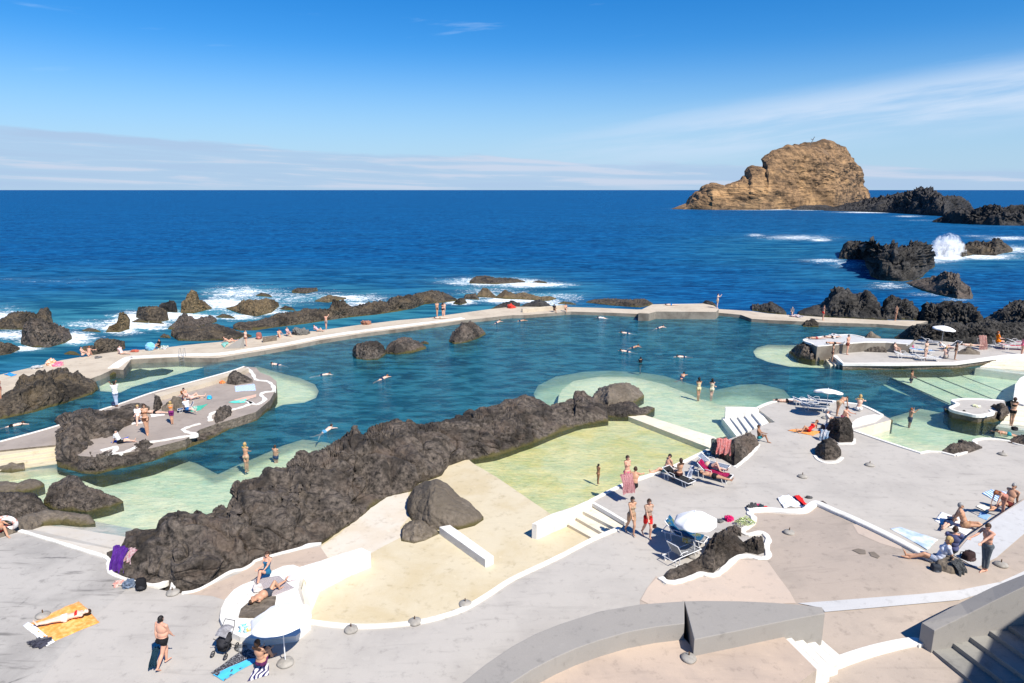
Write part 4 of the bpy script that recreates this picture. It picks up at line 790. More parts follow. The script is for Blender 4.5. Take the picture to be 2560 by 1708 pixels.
rock('boulder', 'small pale stones in front of the blue lounger', [(1714,1390),(1722,1382),(1738,1379),(1748,1386)], [(1714,1396),(1748,1393)], z0=0, m='rock_grey', seed=74)
rock('boulder', 'round dark boulder on the right end of the heart-shaped islet', [(2470,1025),(2480,1012),(2505,1007),(2520,1018),(2524,1032)], [(2470,1037),(2500,1054),(2524,1046)], m='rock', seed=75)
rock('boulder', 'low dark rock between heart-shaped islet and the white corner', [(2508,1006),(2530,998),(2560,1004),(2640,1010)], [(2508,1012),(2560,1024),(2640,1026)], m='rock_black', seed=76)
rock('island_rocks', 'rough rock foot under the near rim of the heart-shaped islet', [(2362,1020),(2383,1028),(2446,1042),(2470,1040),(2500,1046)], [(2362,1030),(2383,1039),(2446,1053),(2484,1057),(2500,1052)], m='rock', seed=77, lump=.4)
rock('island_rocks', 'ragged rocks at the left tip of the right bathing platform', [(1972,880),(1995,862),(2010,852),(2030,865),(2040,880),(2060,888)], [(1972,882),(1997,897),(2030,904),(2060,902)], m='rock', seed=78, lump=.8)
rock('island_rocks', 'dark rocks against the rubble side of the raised terrace', [(2163,864),(2185,858),(2210,862),(2217,875)], [(2163,880,-.2),(2217,882,-.2)], m='rock', seed=79)
rock('pool_rock', 'pointed grey stone standing behind the raised terrace', [(2163,841),(2178,828),(2190,836),(2202,842)], [(2163,847),(2202,849)], m='rock_grey', seed=80)
rock('boulder', 'brown boulder on the right bathing platform among the loungers', [(2395,880),(2420,866),(2450,880)], [(2395,886,-.2),(2450,887,-.2)], m='rock_grey', seed=81)
rock('island_rocks', 'mossy rock foot under the wide white corner of the deck tip', [(2128,1066),(2160,1060),(2200,1046),(2215,1041),(2232,1050)], [(2128,1076),(2170,1069),(2232,1055)], m='rock_grey', seed=82, lump=.4)
# small grey pyramid on the walkway
o = prism('grey_wedge', [(560,872,-.33),(608,842,.9)], [(600,871,-.33),(609,841,.9)], -.35, 'wall_grey'); tag(o, 'small grey concrete wedge on the walkway beside the bather with a green towel', 'block')
# cross on the stack
p = U(2028, 351, SEA); 
bm = bmesh.new(); tp = UN(np.array(2028.), np.array(353.), SEA)
D = 640.0; rx_, ry_, rz_ = ray(2026, 354); k = D/float(ry_); c0 = Vector((float(rx_)*k, D, CZ+float(rz_)*k))
def tube(bm, p, q, r0, r1=None, n=8):
    r1 = r0 if r1 is None else r1; p = Vector(p); q = Vector(q); d = (q-p).normalized(); a_ = d.orthogonal().normalized(); b_ = d.cross(a_)
    A = [bm.verts.new(p+(a_*math.cos(t)+b_*math.sin(t))*r0) for t in [2*math.pi*i/n for i in range(n)]]
    B = [bm.verts.new(q+(a_*math.cos(t)+b_*math.sin(t))*r1) for t in [2*math.pi*i/n for i in range(n)]]
    for i in range(n): bm.faces.new((A[i], A[(i+1) % n], B[(i+1) % n], B[i]))
    bm.faces.new(A[::-1]); bm.faces.new(B)
tube(bm, c0-Vector((0, 0, 3)), c0+Vector((3.5, 0, 4.2)), .35, .25); tube(bm, c0+Vector((.3, 0, 2.2)), c0+Vector((2.6, 0, 1.6)), .25)
tag(link('summit_marker', bm_mesh('summit_marker', bm), mat('weathered_pole', (.12, .11, .1))), 'thin leaning pole on the summit of the tall ochre sea stack', 'pole')
# breaking wave: a cloud of real spray (volume) with flying drops
def spray(cx, cy, w_, h_, d_, seed, label):
    bm = bmesh.new(); bmesh.ops.create_icosphere(bm, subdivisions=3, radius=1)
    for v in bm.verts: v.co = Vector((v.co.x*w_, v.co.y*d_, max(-.1, v.co.z*h_)))
    m, Nn, Ln, b = new_mat('spray'); Nn.remove(b); out = Nn['Material Output']
    v = coords(Nn, Ln); mp = Nn.new('ShaderNodeMapping'); mp.inputs['Scale'].default_value = (1/w_, 1/d_, 1/h_); Ln.new(v, mp.inputs[0])
    ln = Nn.new('ShaderNodeVectorMath'); ln.operation = 'LENGTH'; Ln.new(mp.outputs[0], ln.inputs[0])
    n = noise(Nn, Ln, v, .8, 5, .65, .8).outputs[0]
    r = mth(Nn, Ln, 'ADD', ln.outputs['Value'], mth(Nn, Ln, 'MULTIPLY', mth(Nn, Ln, 'SUBTRACT', n, .5), 1.6))
    vol = Nn.new('ShaderNodeVolumePrincipled'); vol.inputs['Color'].default_value = (.97, .98, 1, 1); vol.inputs['Anisotropy'].default_value = .1
    Ln.new(maprange(Nn, Ln, r, .35, .95, 3.2, 0), vol.inputs['Density']); Ln.new(vol.outputs[0], out.inputs['Volume'])
    o = link('wave_spray', bm_mesh('wave_spray', bm, True), m); o.location = U(cx, cy, SEA); tag(o, label, 'wave spray', kind='stuff')
spray(2366, 640, 5.2, 6.2, 3.0, 3, 'white spray of a wave bursting against the black rock near the right edge')
# ================================================================== PEOPLE
def frame(up, front):
    up = Vector(up).normalized(); f = Vector(front); f = (f-up*f.dot(up)).normalized(); r = f.cross(up) ; return r, f, up
def cap(bm, p, q, r0, r1, n=10):
    """tapered capsule"""
    p = Vector(p); q = Vector(q); d = q-p; Lg = d.length
    if Lg < 1e-6: d = Vector((0, 0, 1)); Lg = 1e-6
    z = d.normalized(); x = z.orthogonal().normalized(); y = z.cross(x)
    rings = []
    prof = [(-r0*math.cos(t), r0*math.sin(t)) for t in (.0, .5, 1.0)]+[(0, r0), (Lg, r1)]+[(Lg+r1*math.cos(t), r1*math.sin(t)) for t in (1.0, .5, .0)]
    for h, r in prof:
        if r < 1e-5: rings.append([bm.verts.new(p+z*h)])
        else: rings.append([bm.verts.new(p+z*h+(x*math.cos(a)+y*math.sin(a))*r) for a in [2*math.pi*i/n for i in range(n)]])
    for A, B in zip(rings, rings[1:]):
        for i in range(n):
            a = A[i % len(A)]; a2 = A[(i+1) % len(A)]; b = B[i % len(B)]; b2 = B[(i+1) % len(B)]
            vs = []
            for v in (a, a2, b2, b):
                if v not in vs: vs.append(v)
            if len(vs) > 2: bm.faces.new(vs)
def ell(bm, c, ax, sc_):
    m4 = Matrix((( ax[0].x*sc_[0], ax[1].x*sc_[1], ax[2].x*sc_[2], c.x), (ax[0].y*sc_[0], ax[1].y*sc_[1], ax[2].y*sc_[2], c.y), (ax[0].z*sc_[0], ax[1].z*sc_[1], ax[2].z*sc_[2], c.z), (0, 0, 0, 1)))
    bmesh.ops.create_icosphere(bm, subdivisions=3, radius=1, matrix=m4)
def mir(v): return (-v[0], v[1], v[2])
# limb directions: T torso, Fr chest front, H head, ua fa th sh ft (left values, right values)
D = dict(T=(0,0,1), Fr=(0,-1,0), H=(0,-.05,1), ua=[(.22,.05,-1),(-.22,.05,-1)], fa=[(.05,-.25,-1),(-.05,-.25,-1)], th=[(.08,-.02,-1),(-.08,-.02,-1)], sh=[(.02,.05,-1),(-.02,.05,-1)], ft=[(.2,-1,-.15),(-.2,-1,-.15)])
POSES = dict(
 stand={},
 akimbo=dict(ua=[(.7,.25,-1),(-.25,.05,-1)], fa=[(-.8,-.5,-.3),(-.05,-.3,-1)], th=[(.14,-.05,-1),(-.06,.03,-1)]),
 walk=dict(T=(0,-.06,1), ua=[(.15,-.35,-1),(-.15,.4,-1)], fa=[(.03,-.6,-1),(-.03,.0,-1)], th=[(.05,.32,-1),(-.05,-.42,-1)], sh=[(.0,.62,-1),(0,.12,-1)], ft=[(.1,-.8,-.6),(-.1,-1,.05)]),
 sit=dict(T=(0,.22,1), H=(0,-.1,1), ua=[(.2,-.65,-.8),(-.2,-.65,-.8)], fa=[(-.15,-1,-.15),(.15,-1,-.15)], th=[(.2,-.85,.55),(-.2,-.85,.55)], sh=[(-.02,-.45,-1),(.02,-.45,-1)]),
 hug=dict(T=(0,-.3,1), H=(0,-.35,1), ua=[(.15,-.9,-.5),(-.15,-.9,-.5)], fa=[(-.45,-.8,-.1),(.45,-.8,-.1)], th=[(.12,-.6,.8),(-.12,-.6,.8)], sh=[(0,-.35,-1),(0,-.35,-1)]),
 legs=dict(T=(0,.4,1), H=(0,-.05,1), ua=[(.35,.45,-1),(-.35,.45,-1)], fa=[(.1,.35,-1),(-.1,.35,-1)], th=[(.15,-1,.1),(-.15,-1,.35)], sh=[(.05,-1,-.1),(0,-.9,-.5)], ft=[(.2,-.4,1),(-.1,-.9,.1)]),
 chair=dict(T=(0,.15,1), ua=[(.2,-.35,-1),(-.2,-.35,-1)], fa=[(-.05,-1,-.1),(.05,-1,-.1)], th=[(.14,-1,.0),(-.14,-1,.0)], sh=[(0,.02,-1),(0,-.15,-1)]),
 supine=dict(T=(0,1,.02), Fr=(0,0,1), H=(0,1,.12), ua=[(.4,-1,.0),(-.4,-1,.0)], fa=[(.05,-1,.0),(-.05,-1,.0)], th=[(.1,-1,.0),(-.1,-1,.0)], sh=[(.04,-1,0),(-.04,-1,0)], ft=[(.35,-.4,1),(-.35,-.4,1)]),
 kneeup=dict(T=(0,1,.02), Fr=(0,0,1), H=(0,1,.15), ua=[(.8,-.6,.0),(-.4,-1,.0)], fa=[(-.6,.6,.2),(-.05,-1,.0)], th=[(.1,-.8,.75),(-.1,-1,.0)], sh=[(.0,-.55,-1),(-.04,-1,0)], ft=[(.1,-1,-.1),(-.35,-.4,1)]),
 prone=dict(T=(0,1,.02), Fr=(0,0,-1), H=(0,1,.1), ua=[(-.9,.5,.0),(.9,.5,.0)], fa=[(.5,1,.0),(-.5,1,.0)], th=[(-.1,-1,.0),(.1,-1,.0)], sh=[(-.03,-1,.03),(.03,-1,.03)], ft=[(0,-1,-.1),(0,-1,-.1)]),
 recline=dict(T=(0,1,.75), Fr=(0,-.7,1), H=(0,.6,1), ua=[(.3,.3,-1),(-.3,.3,-1)], fa=[(0,-1,-.05),(0,-1,-.05)], th=[(.1,-1,.15),(-.12,-.8,.65)], sh=[(.05,-1,-.1),(0,-.6,-1)], ft=[(.2,-.5,1),(-.1,-1,0)]),
 swim=dict(T=(0,1,.14), Fr=(0,.12,-1), H=(0,.9,.5), ua=[(-1,.35,-.1),(1,.8,-.1)], fa=[(-.7,-.5,-.3),(.3,1,-.1)], th=[(-.12,-1,-.12),(.12,-1,-.2)], sh=[(-.05,-1,-.2),(.05,-1,.0)], ft=[(0,-1,-.2),(0,-1,-.2)]),
 breast=dict(T=(0,1,.35), Fr=(0,.35,-1), H=(0,.5,1), ua=[(-1,.3,-.15),(1,.3,-.15)], fa=[(-.6,.9,0),(.6,.9,0)], th=[(-.35,-1,-.3),(.35,-1,-.3)], sh=[(-.5,-.6,-.2),(.5,-.6,-.2)], ft=[(-.6,-.6,0),(.6,-.6,0)]),
 bend=dict(T=(0,-.9,.55), Fr=(0,-.5,-1), H=(0,-1,-.1), ua=[(.1,-.35,-1),(-.1,-.35,-1)], fa=[(0,-.3,-1),(0,-.3,-1)], th=[(.14,.12,-1),(-.14,.12,-1)], sh=[(0,.08,-1),(0,.08,-1)]),
 reach=dict(T=(0,-.12,1), H=(0,-.35,1), ua=[(.1,-1,-.6),(-.1,-1,-.6)], fa=[(-.1,-1,-.45),(.1,-1,-.45)], th=[(.12,-.02,-1),(-.12,.1,-1)]),
 photo=dict(H=(0,-.1,1), ua=[(.5,-1,-.25),(-.5,-1,-.25)], fa=[(-.5,-.5,.95),(.5,-.5,.95)], th=[(.1,0,-1),(-.1,.02,-1)]),
 wade=dict(ua=[(.75,-.1,-.7),(-.75,-.1,-.7)], fa=[(.2,-.7,-.35),(-.2,-.7,-.35)], th=[(.1,-.1,-1),(-.1,.1,-1)]),
)
LEN = dict(ua=.29, fa=.25, th=.43, sh=.42)
BODY = {}
def body(pose, sex='m'):
    key = (pose, sex)
    if key in BODY: return BODY[key]
    P = dict(D); P.update(POSES[pose])
    r, f, u = frame(P['T'], P['Fr']); bm = bmesh.new(); fem = sex == 'f'; big = sex == 'b'
    wt = 1.22 if big else 1.0
    pel = Vector((0, 0, 0)); chest = pel+u*.40; neck = pel+u*.555
    shw = .165 if fem else .195
    ell(bm, pel+u*.02, (r, f, u), ((.175 if fem else .165)*wt, .125*wt, .13))
    ell(bm, pel+u*.18+f*(.03 if big else 0), (r, f, u), ((.125 if fem else .15)*wt, (.10 if fem else .115)*wt*(1.2 if big else 1), .17))
    ell(bm, chest-u*.03, (r, f, u), ((.15 if fem else .178)*(1.1 if big else 1), .115*wt, .19))
    ell(bm, pel-f*.06-u*.03+r*.07, (r, f, u), (.09*wt, .09*wt, .10)); ell(bm, pel-f*.06-u*.03-r*.07, (r, f, u), (.09*wt, .09*wt, .10))
    if fem:
        for s in (-1, 1): ell(bm, chest-u*.04+f*.085+r*.07*s, (r, f, u), (.06, .05, .06))
    cap(bm, chest+u*.12+r*shw*.75, chest+u*.12-r*shw*.75, .062, .062)
    hu = Vector(P['H']).normalized(); head = neck+hu*.145
    cap(bm, neck-u*.06, neck+hu*.07, .06, .052)
    hf = (Vector(P['Fr'])*.0+f); hf = (hf-hu*hf.dot(hu)).normalized(); hr = hf.cross(hu)
    ell(bm, head+hu*.02-hf*.012, (hr, hf, hu), (.074, .093, .105)); ell(bm, head-hu*.05+hf*.03, (hr, hf, hu), (.052, .055, .058))
    cap(bm, head+hf*.085+hu*.01, head+hf*.107-hu*.025, .012, .016, 6)                        # nose
    cap(bm, head+hf*.088-hu*.062-hr*.018, head+hf*.088-hu*.062+hr*.018, .009, .009, 6)       # lips
    for s in (-1, 1):
        cap(bm, head+hr*.078*s+hu*.015, head+hr*.08*s-hu*.02, .014, .012, 6)                 # ears
        cap(bm, head+hf*.083+hu*.03+hr*.015*s, head+hf*.075+hu*.032+hr*.045*s, .009, .008, 6)  # brows
    J = dict(pel=pel, chest=chest, neck=neck, head=head, r=r, f=f, u=u, hr=hr, hf=hf, hu=hu, wr=[], el=[], kn=[], an=[], hip=[], shl=[])
    for k, s in enumerate((1, -1)):
        sh_ = chest+u*.115+r*shw*s; e = sh_+Vector(P['ua'][k]).normalized()*LEN['ua']; fd = Vector(P['fa'][k]).normalized(); w_ = e+fd*LEN['fa']
        am = (.85 if fem else 1.05)*(1.1 if big else 1)
        cap(bm, sh_, e, .053*am, .039*am); cap(bm, e, e+(w_-e)*.35, .040*am, .041*am); cap(bm, e+(w_-e)*.3, w_, .041*am, .027*am)
        # hand: palm, four bent fingers of unequal length, thumb from the side of the palm
        pn = fd.orthogonal().normalized(); side = fd.cross(pn)
        pn = (f*-1-fd*(-f).dot(fd)).normalized() if abs(f.dot(fd)) < .9 else pn; side = fd.cross(pn)
        pe = w_+fd*.085
        for t in (-.022, 0, .022): cap(bm, w_+side*t*.6, pe+side*t*1.25, .017, .015, 6)
        for t, l_ in ((-.033, .030), (-.011, .040), (.011, .043), (.033, .037)):
            a_ = pe+side*t; b_ = a_+(fd+pn*-.25).normalized()*l_; c_ = b_+(fd+pn*-1.0).normalized()*l_*.8
            cap(bm, a_, b_, .0105, .0098, 6); cap(bm, b_, c_, .0098, .0088, 6)
        tb = w_+fd*.03+side*.028; tm = tb+(side+fd*.7).normalized()*.04; cap(bm, tb, tm, .013, .011, 6); cap(bm, tm, tm+(fd+side*.2).normalized()*.03, .011, .0095, 6)
        hip = pel-u*.04+r*.088*s; kn = hip+Vector(P['th'][k]).normalized()*LEN['th']; an = kn+Vector(P['sh'][k]).normalized()*LEN['sh']
        lg = (1.08 if fem else 1.0)*(1.15 if big else 1)
        cap(bm, hip, kn, .088*lg, .054*lg); cap(bm, kn, kn+(an-kn)*.32-f*.012, .054*lg, .058*lg); cap(bm, kn+(an-kn)*.3-f*.012, an, .057*lg, .036)
        fd2 = Vector(P['ft'][k]).normalized(); shd = Vector(P['sh'][k]).normalized()
        cap(bm, an-fd2*.035+shd*.045, an+fd2*.10+shd*.058, .033, .030); cap(bm, an+fd2*.09+shd*.055, an+fd2*.175+shd*.066, .034, .020)
        for q in (-.022, -.008, .006, .02):
            sd_ = fd2.cross(shd).normalized(); cap(bm, an+fd2*.165+shd*.066+sd_*q, an+fd2*.20+shd*.07+sd_*q*1.15, .011, .009, 6)
        J['wr'].append(w_+fd*.07); J['el'].append(e); J['kn'].append(kn); J['an'].append(an); J['hip'].append(hip); J['shl'].append(sh_)
    me = bpy.data.meshes.new('tmp'); bm.to_mesh(me); bm.free()
    o = bpy.data.objects.new('tmp', me); COL.objects.link(o)
    md = o.modifiers.new('r', 'REMESH'); md.mode = 'VOXEL'; md.voxel_size = .0135; md.use_smooth_shade = True
    ms = o.modifiers.new('s', 'SMOOTH'); ms.iterations = 2; ms.factor = .5
    dg = bpy.context.evaluated_depsgraph_get(); res = bpy.data.meshes.new_from_object(o.evaluated_get(dg)); bpy.data.objects.remove(o); bpy.data.meshes.remove(me)
    n = len(res.vertices); V = np.empty(n*3, np.float32); res.vertices.foreach_get('co', V); V = V.reshape(-1, 3)
    z0 = V[:, 2].min()
    if pose in ('swim', 'breast'): z0 = -.02
    V[:, 2] -= z0; res.vertices.foreach_set('co', V.ravel()); res.polygons.foreach_set('use_smooth', [True]*len(res.polygons)); res.update(); res.name = 'body'
    for k in ('pel', 'chest', 'neck', 'head'): J[k] = J[k]-Vector((0, 0, float(z0)))
    for k in ('wr', 'el', 'kn', 'an', 'hip', 'shl'): J[k] = [p-Vector((0, 0, float(z0))) for p in J[k]]
    BODY[key] = (res, J); return BODY[key]
GAR = {}
def garment(pose, sex, kind):
    key = (pose, sex, kind)
    if key in GAR: return GAR[key]
    me, J = body(pose, sex)
    n = len(me.vertices); V = np.empty(n*3, np.float32); me.vertices.foreach_get('co', V); V = V.reshape(-1, 3).astype(float)
    Nn = np.empty(n*3, np.float32); me.vertices.foreach_get('normal', Nn); Nn = Nn.reshape(-1, 3).astype(float)
    def seg(a, b):
        a = np.array(a); b = np.array(b); ab = b-a; t = np.clip(((V-a)@ab)/(ab@ab), 0, 1); return np.linalg.norm(V-(a+t[:, None]*ab), axis=1), t
    u = np.array(J['u']); f = np.array(J['f']); pel = np.array(J['pel']); hu = np.array(J['hu']); hf = np.array(J['hf']); hd = np.array(J['head'])
    h = (V-pel)@u; dt, _ = seg(J['pel'], J['neck']); legs = [seg(J['hip'][k], J['kn'][k]) for k in (0, 1)]; shn = [seg(J['kn'][k], J['an'][k]) for k in (0, 1)]
    arms = [seg(J['shl'][k], J['el'][k]) for k in (0, 1)]; fore = [seg(J['el'][k], J['wr'][k]) for k in (0, 1)]
    armd = np.minimum.reduce([arms[0][0]-.055, arms[1][0]-.055, fore[0][0]-.05, fore[1][0]-.05]); notarm = armd > .0
    notarm2 = np.minimum.reduce([fore[0][0]-.06, fore[1][0]-.06]) > 0
    torso = (dt < .24)
    def leg(tmax): return ((legs[0][0] < .13) & (legs[0][1] < tmax)) | ((legs[1][0] < .13) & (legs[1][1] < tmax))
    off = .012
    if kind == 'shorts': s = ((h > -.14) & (h < .10) & (dt < .22) | leg(.62)) & notarm2 & (h < .10); off = .02
    elif kind == 'trunks': s = ((h > -.14) & (h < .09) & (dt < .22) | leg(.32)) & notarm2 & (h < .09); off = .012
    elif kind == 'briefs': s = ((h > -.16) & (h < .055) & (dt < .22) | leg(.06)) & notarm2 & (h < .055); off = .008
    elif kind == 'bra': s = (h > .29) & (h < .39) & torso & notarm; off = .008
    elif kind == 'onepiece': s = ((h > -.16) & (h < .42) & torso & notarm) | (leg(.05) & (h < .1) & notarm2); off = .008
    elif kind == 'shirt':
        s = ((h > -.02) & (h < .56) & torso & notarm2) | ((arms[0][0] < .08) & (arms[0][1] < .75)) | ((arms[1][0] < .08) & (arms[1][1] < .75)); off = .02
    elif kind == 'trousers': s = (((h > -.14) & (h < .10) & (dt < .22)) | leg(1.1) | ((shn[0][0] < .1) & (shn[0][1] < .9)) | ((shn[1][0] < .1) & (shn[1][1] < .9))) & notarm2 & (h < .1); off = .018
    elif kind in ('hair', 'longhair', 'cap'):
        hh = (V-hd)@hu; ff = (V-hd)@hf; dh = np.linalg.norm(V-hd, axis=1)
        s = (dh < .15) & (((hh > .035-.9*np.minimum(0, ff+.02)*0) & (hh > .045)) | ((ff < .005) & (hh > -.06)))
        off = .012
        if kind == 'longhair': s = s | ((dh < .24) & (ff < -.02) & (hh < 0) & (hh > -.2)); off = .022
        if kind == 'cap': s = (dh < .15) & (hh > .04); off = .016
    fc = np.empty(len(me.polygons)*4, np.int32) if all(len(p.vertices) == 4 for p in me.polygons) else None
    if fc is None: faces = [tuple(p.vertices) for p in me.polygons]; faces = [q for q in faces if all(s[i] for i in q)]
    else:
        me.polygons.foreach_get('vertices', fc); fc = fc.reshape(-1, 4); faces = fc[s[fc].all(1)].tolist()
    used = sorted({i for q in faces for i in q}); mp = {i: k for k, i in enumerate(used)}
    if not used: GAR[key] = None; return None
    VV = V[used]+Nn[used]*off
    gm = mesh(kind, VV, [tuple(mp[i] for i in q) for q in faces], True)
    GAR[key] = gm; return gm
SKIN = dict(fair=(.60,.38,.285), pale=(.66,.47,.38), tan=(.47,.26,.165), brown=(.30,.15,.085), red=(.58,.31,.215), dark=(.16,.075,.045))
def skin_mat(k): return mat('skin_'+k, SKIN[k], .5, .08, 6, .05, .35)
HAIRC = dict(brown=(.045,.022,.012), black=(.012,.01,.009), blond=(.40,.27,.11), grey=(.28,.27,.26), ginger=(.22,.07,.02))
PC = {}
CLN = dict(shorts='shorts', trunks='swim_trunks', briefs='swim_briefs', bra='bikini_top', onepiece='swimsuit', shirt='shirt', trousers='trousers')
def cloth(c):
    return mat('cloth_%.3f_%.3f_%.3f' % c, c, .85, .18, 9, .2, .15)
def person(px, py, pose, rot, label, z=0.0, sex='m', skin='fair', hair='brown', wear=(), ht=1.0, group=None, hairk=None, tilt=None):
    me, J = body(pose, sex)
    loc = U(px, py, z); root = empty('person', loc, R(rot)); s = ht*1.02
    root.scale = (s, s, s)
    if tilt: root.rotation_euler[0] = R(tilt)
    b = link('body', me, None, root)
    if not me.materials: me.materials.append(None)
    b.material_slots[0].link = 'OBJECT'; b.material_slots[0].material = skin_mat(skin)
    items = [(hairk or ('longhair' if sex == 'f' else 'hair'), HAIRC[hair])] if hair else []
    items += list(wear)
    for k, c in items:
        g = garment(pose, sex, k)
        if g is None: continue
        if not g.materials: g.materials.append(None)
        o = link('hair' if k in ('hair', 'longhair') else CLN.get(k, k), g, None, root); o.material_slots[0].link = 'OBJECT'
        o.material_slots[0].material = cloth(c) if k not in ('hair', 'longhair') else mat('hair_%.3f' % c[0], c, .55, .25, 20, .3)
    if ('eyes', pose, sex) not in GAR:
        bm = bmesh.new()
        for q in (-1, 1): bmesh.ops.create_icosphere(bm, subdivisions=2, radius=.0115, matrix=Matrix.Translation(J['head']+J['hf']*.0815+J['hr']*.031*q+J['hu']*.014))
        em = bm_mesh('eyes', bm, True); em.materials.append(mat('eye', (.05, .035, .03), .3, 0, 5, 0)); GAR[('eyes', pose, sex)] = em
    link('eyes', GAR[('eyes', pose, sex)], None, root)
    tag(root, label, 'person', group); return root, J
BLK=(.012,.012,.014); NAVY=(.015,.03,.08); REDC=(.55,.02,.02); BLUE=(.03,.16,.42); TEALC=(.03,.25,.28); WHT=(.72,.72,.72); PINK=(.72,.16,.24); PUR=(.16,.02,.12); GRY=(.13,.14,.16); ORG=(.75,.22,.02); BEI=(.42,.30,.20); LBL=(.12,.40,.62); MAG=(.45,.01,.12)
# ================================================================== BEACH THINGS
def cloth_mat(name, cols, scale=6, kind='noise'):
    if name in MC: return MC[name]
    m, Nn, Ln, b = new_mat(name); v = coords(Nn, Ln)
    if kind == 'stripes':
        w_ = Nn.new('ShaderNodeTexWave'); w_.inputs['Scale'].default_value = scale; w_.inputs['Distortion'].default_value = .4; Ln.new(v, w_.inputs[0]); s = w_.outputs['Fac' if 'Fac' in w_.outputs else 1]
    elif kind == 'zebra':
        w_ = Nn.new('ShaderNodeTexWave'); w_.inputs['Scale'].default_value = scale; w_.inputs['Distortion'].default_value = 7; w_.inputs['Detail'].default_value = 1; w_.inputs['Detail Scale'].default_value = 1.2; Ln.new(v, w_.inputs[0]); s = w_.outputs[1]
    else: s = noise(Nn, Ln, v, scale, 4, .6).outputs[0]
    lo, hi = (.42, .58) if kind != 'noise' else (.38, .62)
    st = [(lo+(hi-lo)*i/(len(cols)-1), c) for i, c in enumerate(cols)]
    Ln.new(ramp(Nn, Ln, s, st), b.inputs['Base Color']); b.inputs['Roughness'].default_value = .9; b.inputs['Specular IOR Level'].default_value = .1
    b.inputs['Sheen Weight'].default_value = .2
    bump(Nn, Ln, b, noise(Nn, Ln, v, 60, 2).outputs[0], .3, .01); MC[name] = m; return m
def cloth_sheet(name, quad, z, m, label, cat='towel', wr=.03, seed=0, n=22, group=None, zf=None, parent=None, jag=.04):
    """towel laid over four traced corners"""
    c = [U(q[0], q[1], (zf(q[0], q[1]) if zf else z)) for q in quad]; rnd = random.Random(seed)
    ctr = sum(c, Vector())/4; V = []; off = rnd.random()*50
    nn = n
    G = []
    for i in range(nn):
        for j in range(nn):
            s, t = i/(nn-1), j/(nn-1)
            p = (c[0]*(1-s)+c[1]*s)*(1-t)+(c[3]*(1-s)+c[2]*s)*t; G.append(p)
    A = np.array([[p.x, p.y, p.z] for p in G])
    k = fbm(A*1.8+off, 3); w2 = fbm(A*5+off+9, 2)
    A[:, 2] += .012+wr*(np.clip(k+.35, 0, 2)+.35*w2+.2)*1.0
    A[:, 0] += jag*fbm(A*1.3+off+50, 2); A[:, 1] += jag*fbm(A*1.3+off+90, 2)
    A[:, :] -= np.array(ctr)
    top = [tuple(a) for a in A]; bot = [(a[0], a[1], a[2]-.012) for a in A]
    idx = lambda i, j: i*nn+j; Fc = []
    for i in range(nn-1):
        for j in range(nn-1):
            Fc.append((idx(i, j), idx(i+1, j), idx(i+1, j+1), idx(i, j+1))); Fc.append(tuple(nn*nn+q for q in (idx(i, j), idx(i, j+1), idx(i+1, j+1), idx(i+1, j))))
    rim = [idx(i, 0) for i in range(nn)]+[idx(nn-1, j) for j in range(1, nn)]+[idx(i, nn-1) for i in range(nn-2, -1, -1)]+[idx(0, j) for j in range(nn-2, 0, -1)]
    for a, b_ in zip(rim, rim[1:]+rim[:1]): Fc.append((a, b_, nn*nn+b_, nn*nn+a))
    bm = bmesh.new(); vs = [bm.verts.new(v) for v in top+bot]
    for f_ in Fc: bm.faces.new([vs[i] for i in f_])
    o = link(name, bm_mesh(name, bm, True), m); o.location = ctr
    if label: tag(o, label, cat, group)
    return o
def rod(name, pts, r, m, parent=None, n=8):
    bm = bmesh.new()
    for p, q in zip(pts, pts[1:]): cap(bm, p, q, r, r, n)
    return link(name, bm_mesh(name, bm, True), m, parent)
METAL = mat('white_tube', (.70,.70,.70), .35, .04, 3, 0, .5); GREYM = mat('grey_tube', (.22,.22,.23), .35, .05, 3, 0, .5)
CANV = cloth_mat('white_canvas', [(.74,.74,.75), (.80,.80,.80)], 3); STONEB = mat('base_concrete', (.30,.28,.25), .8, .18, 4, .3)
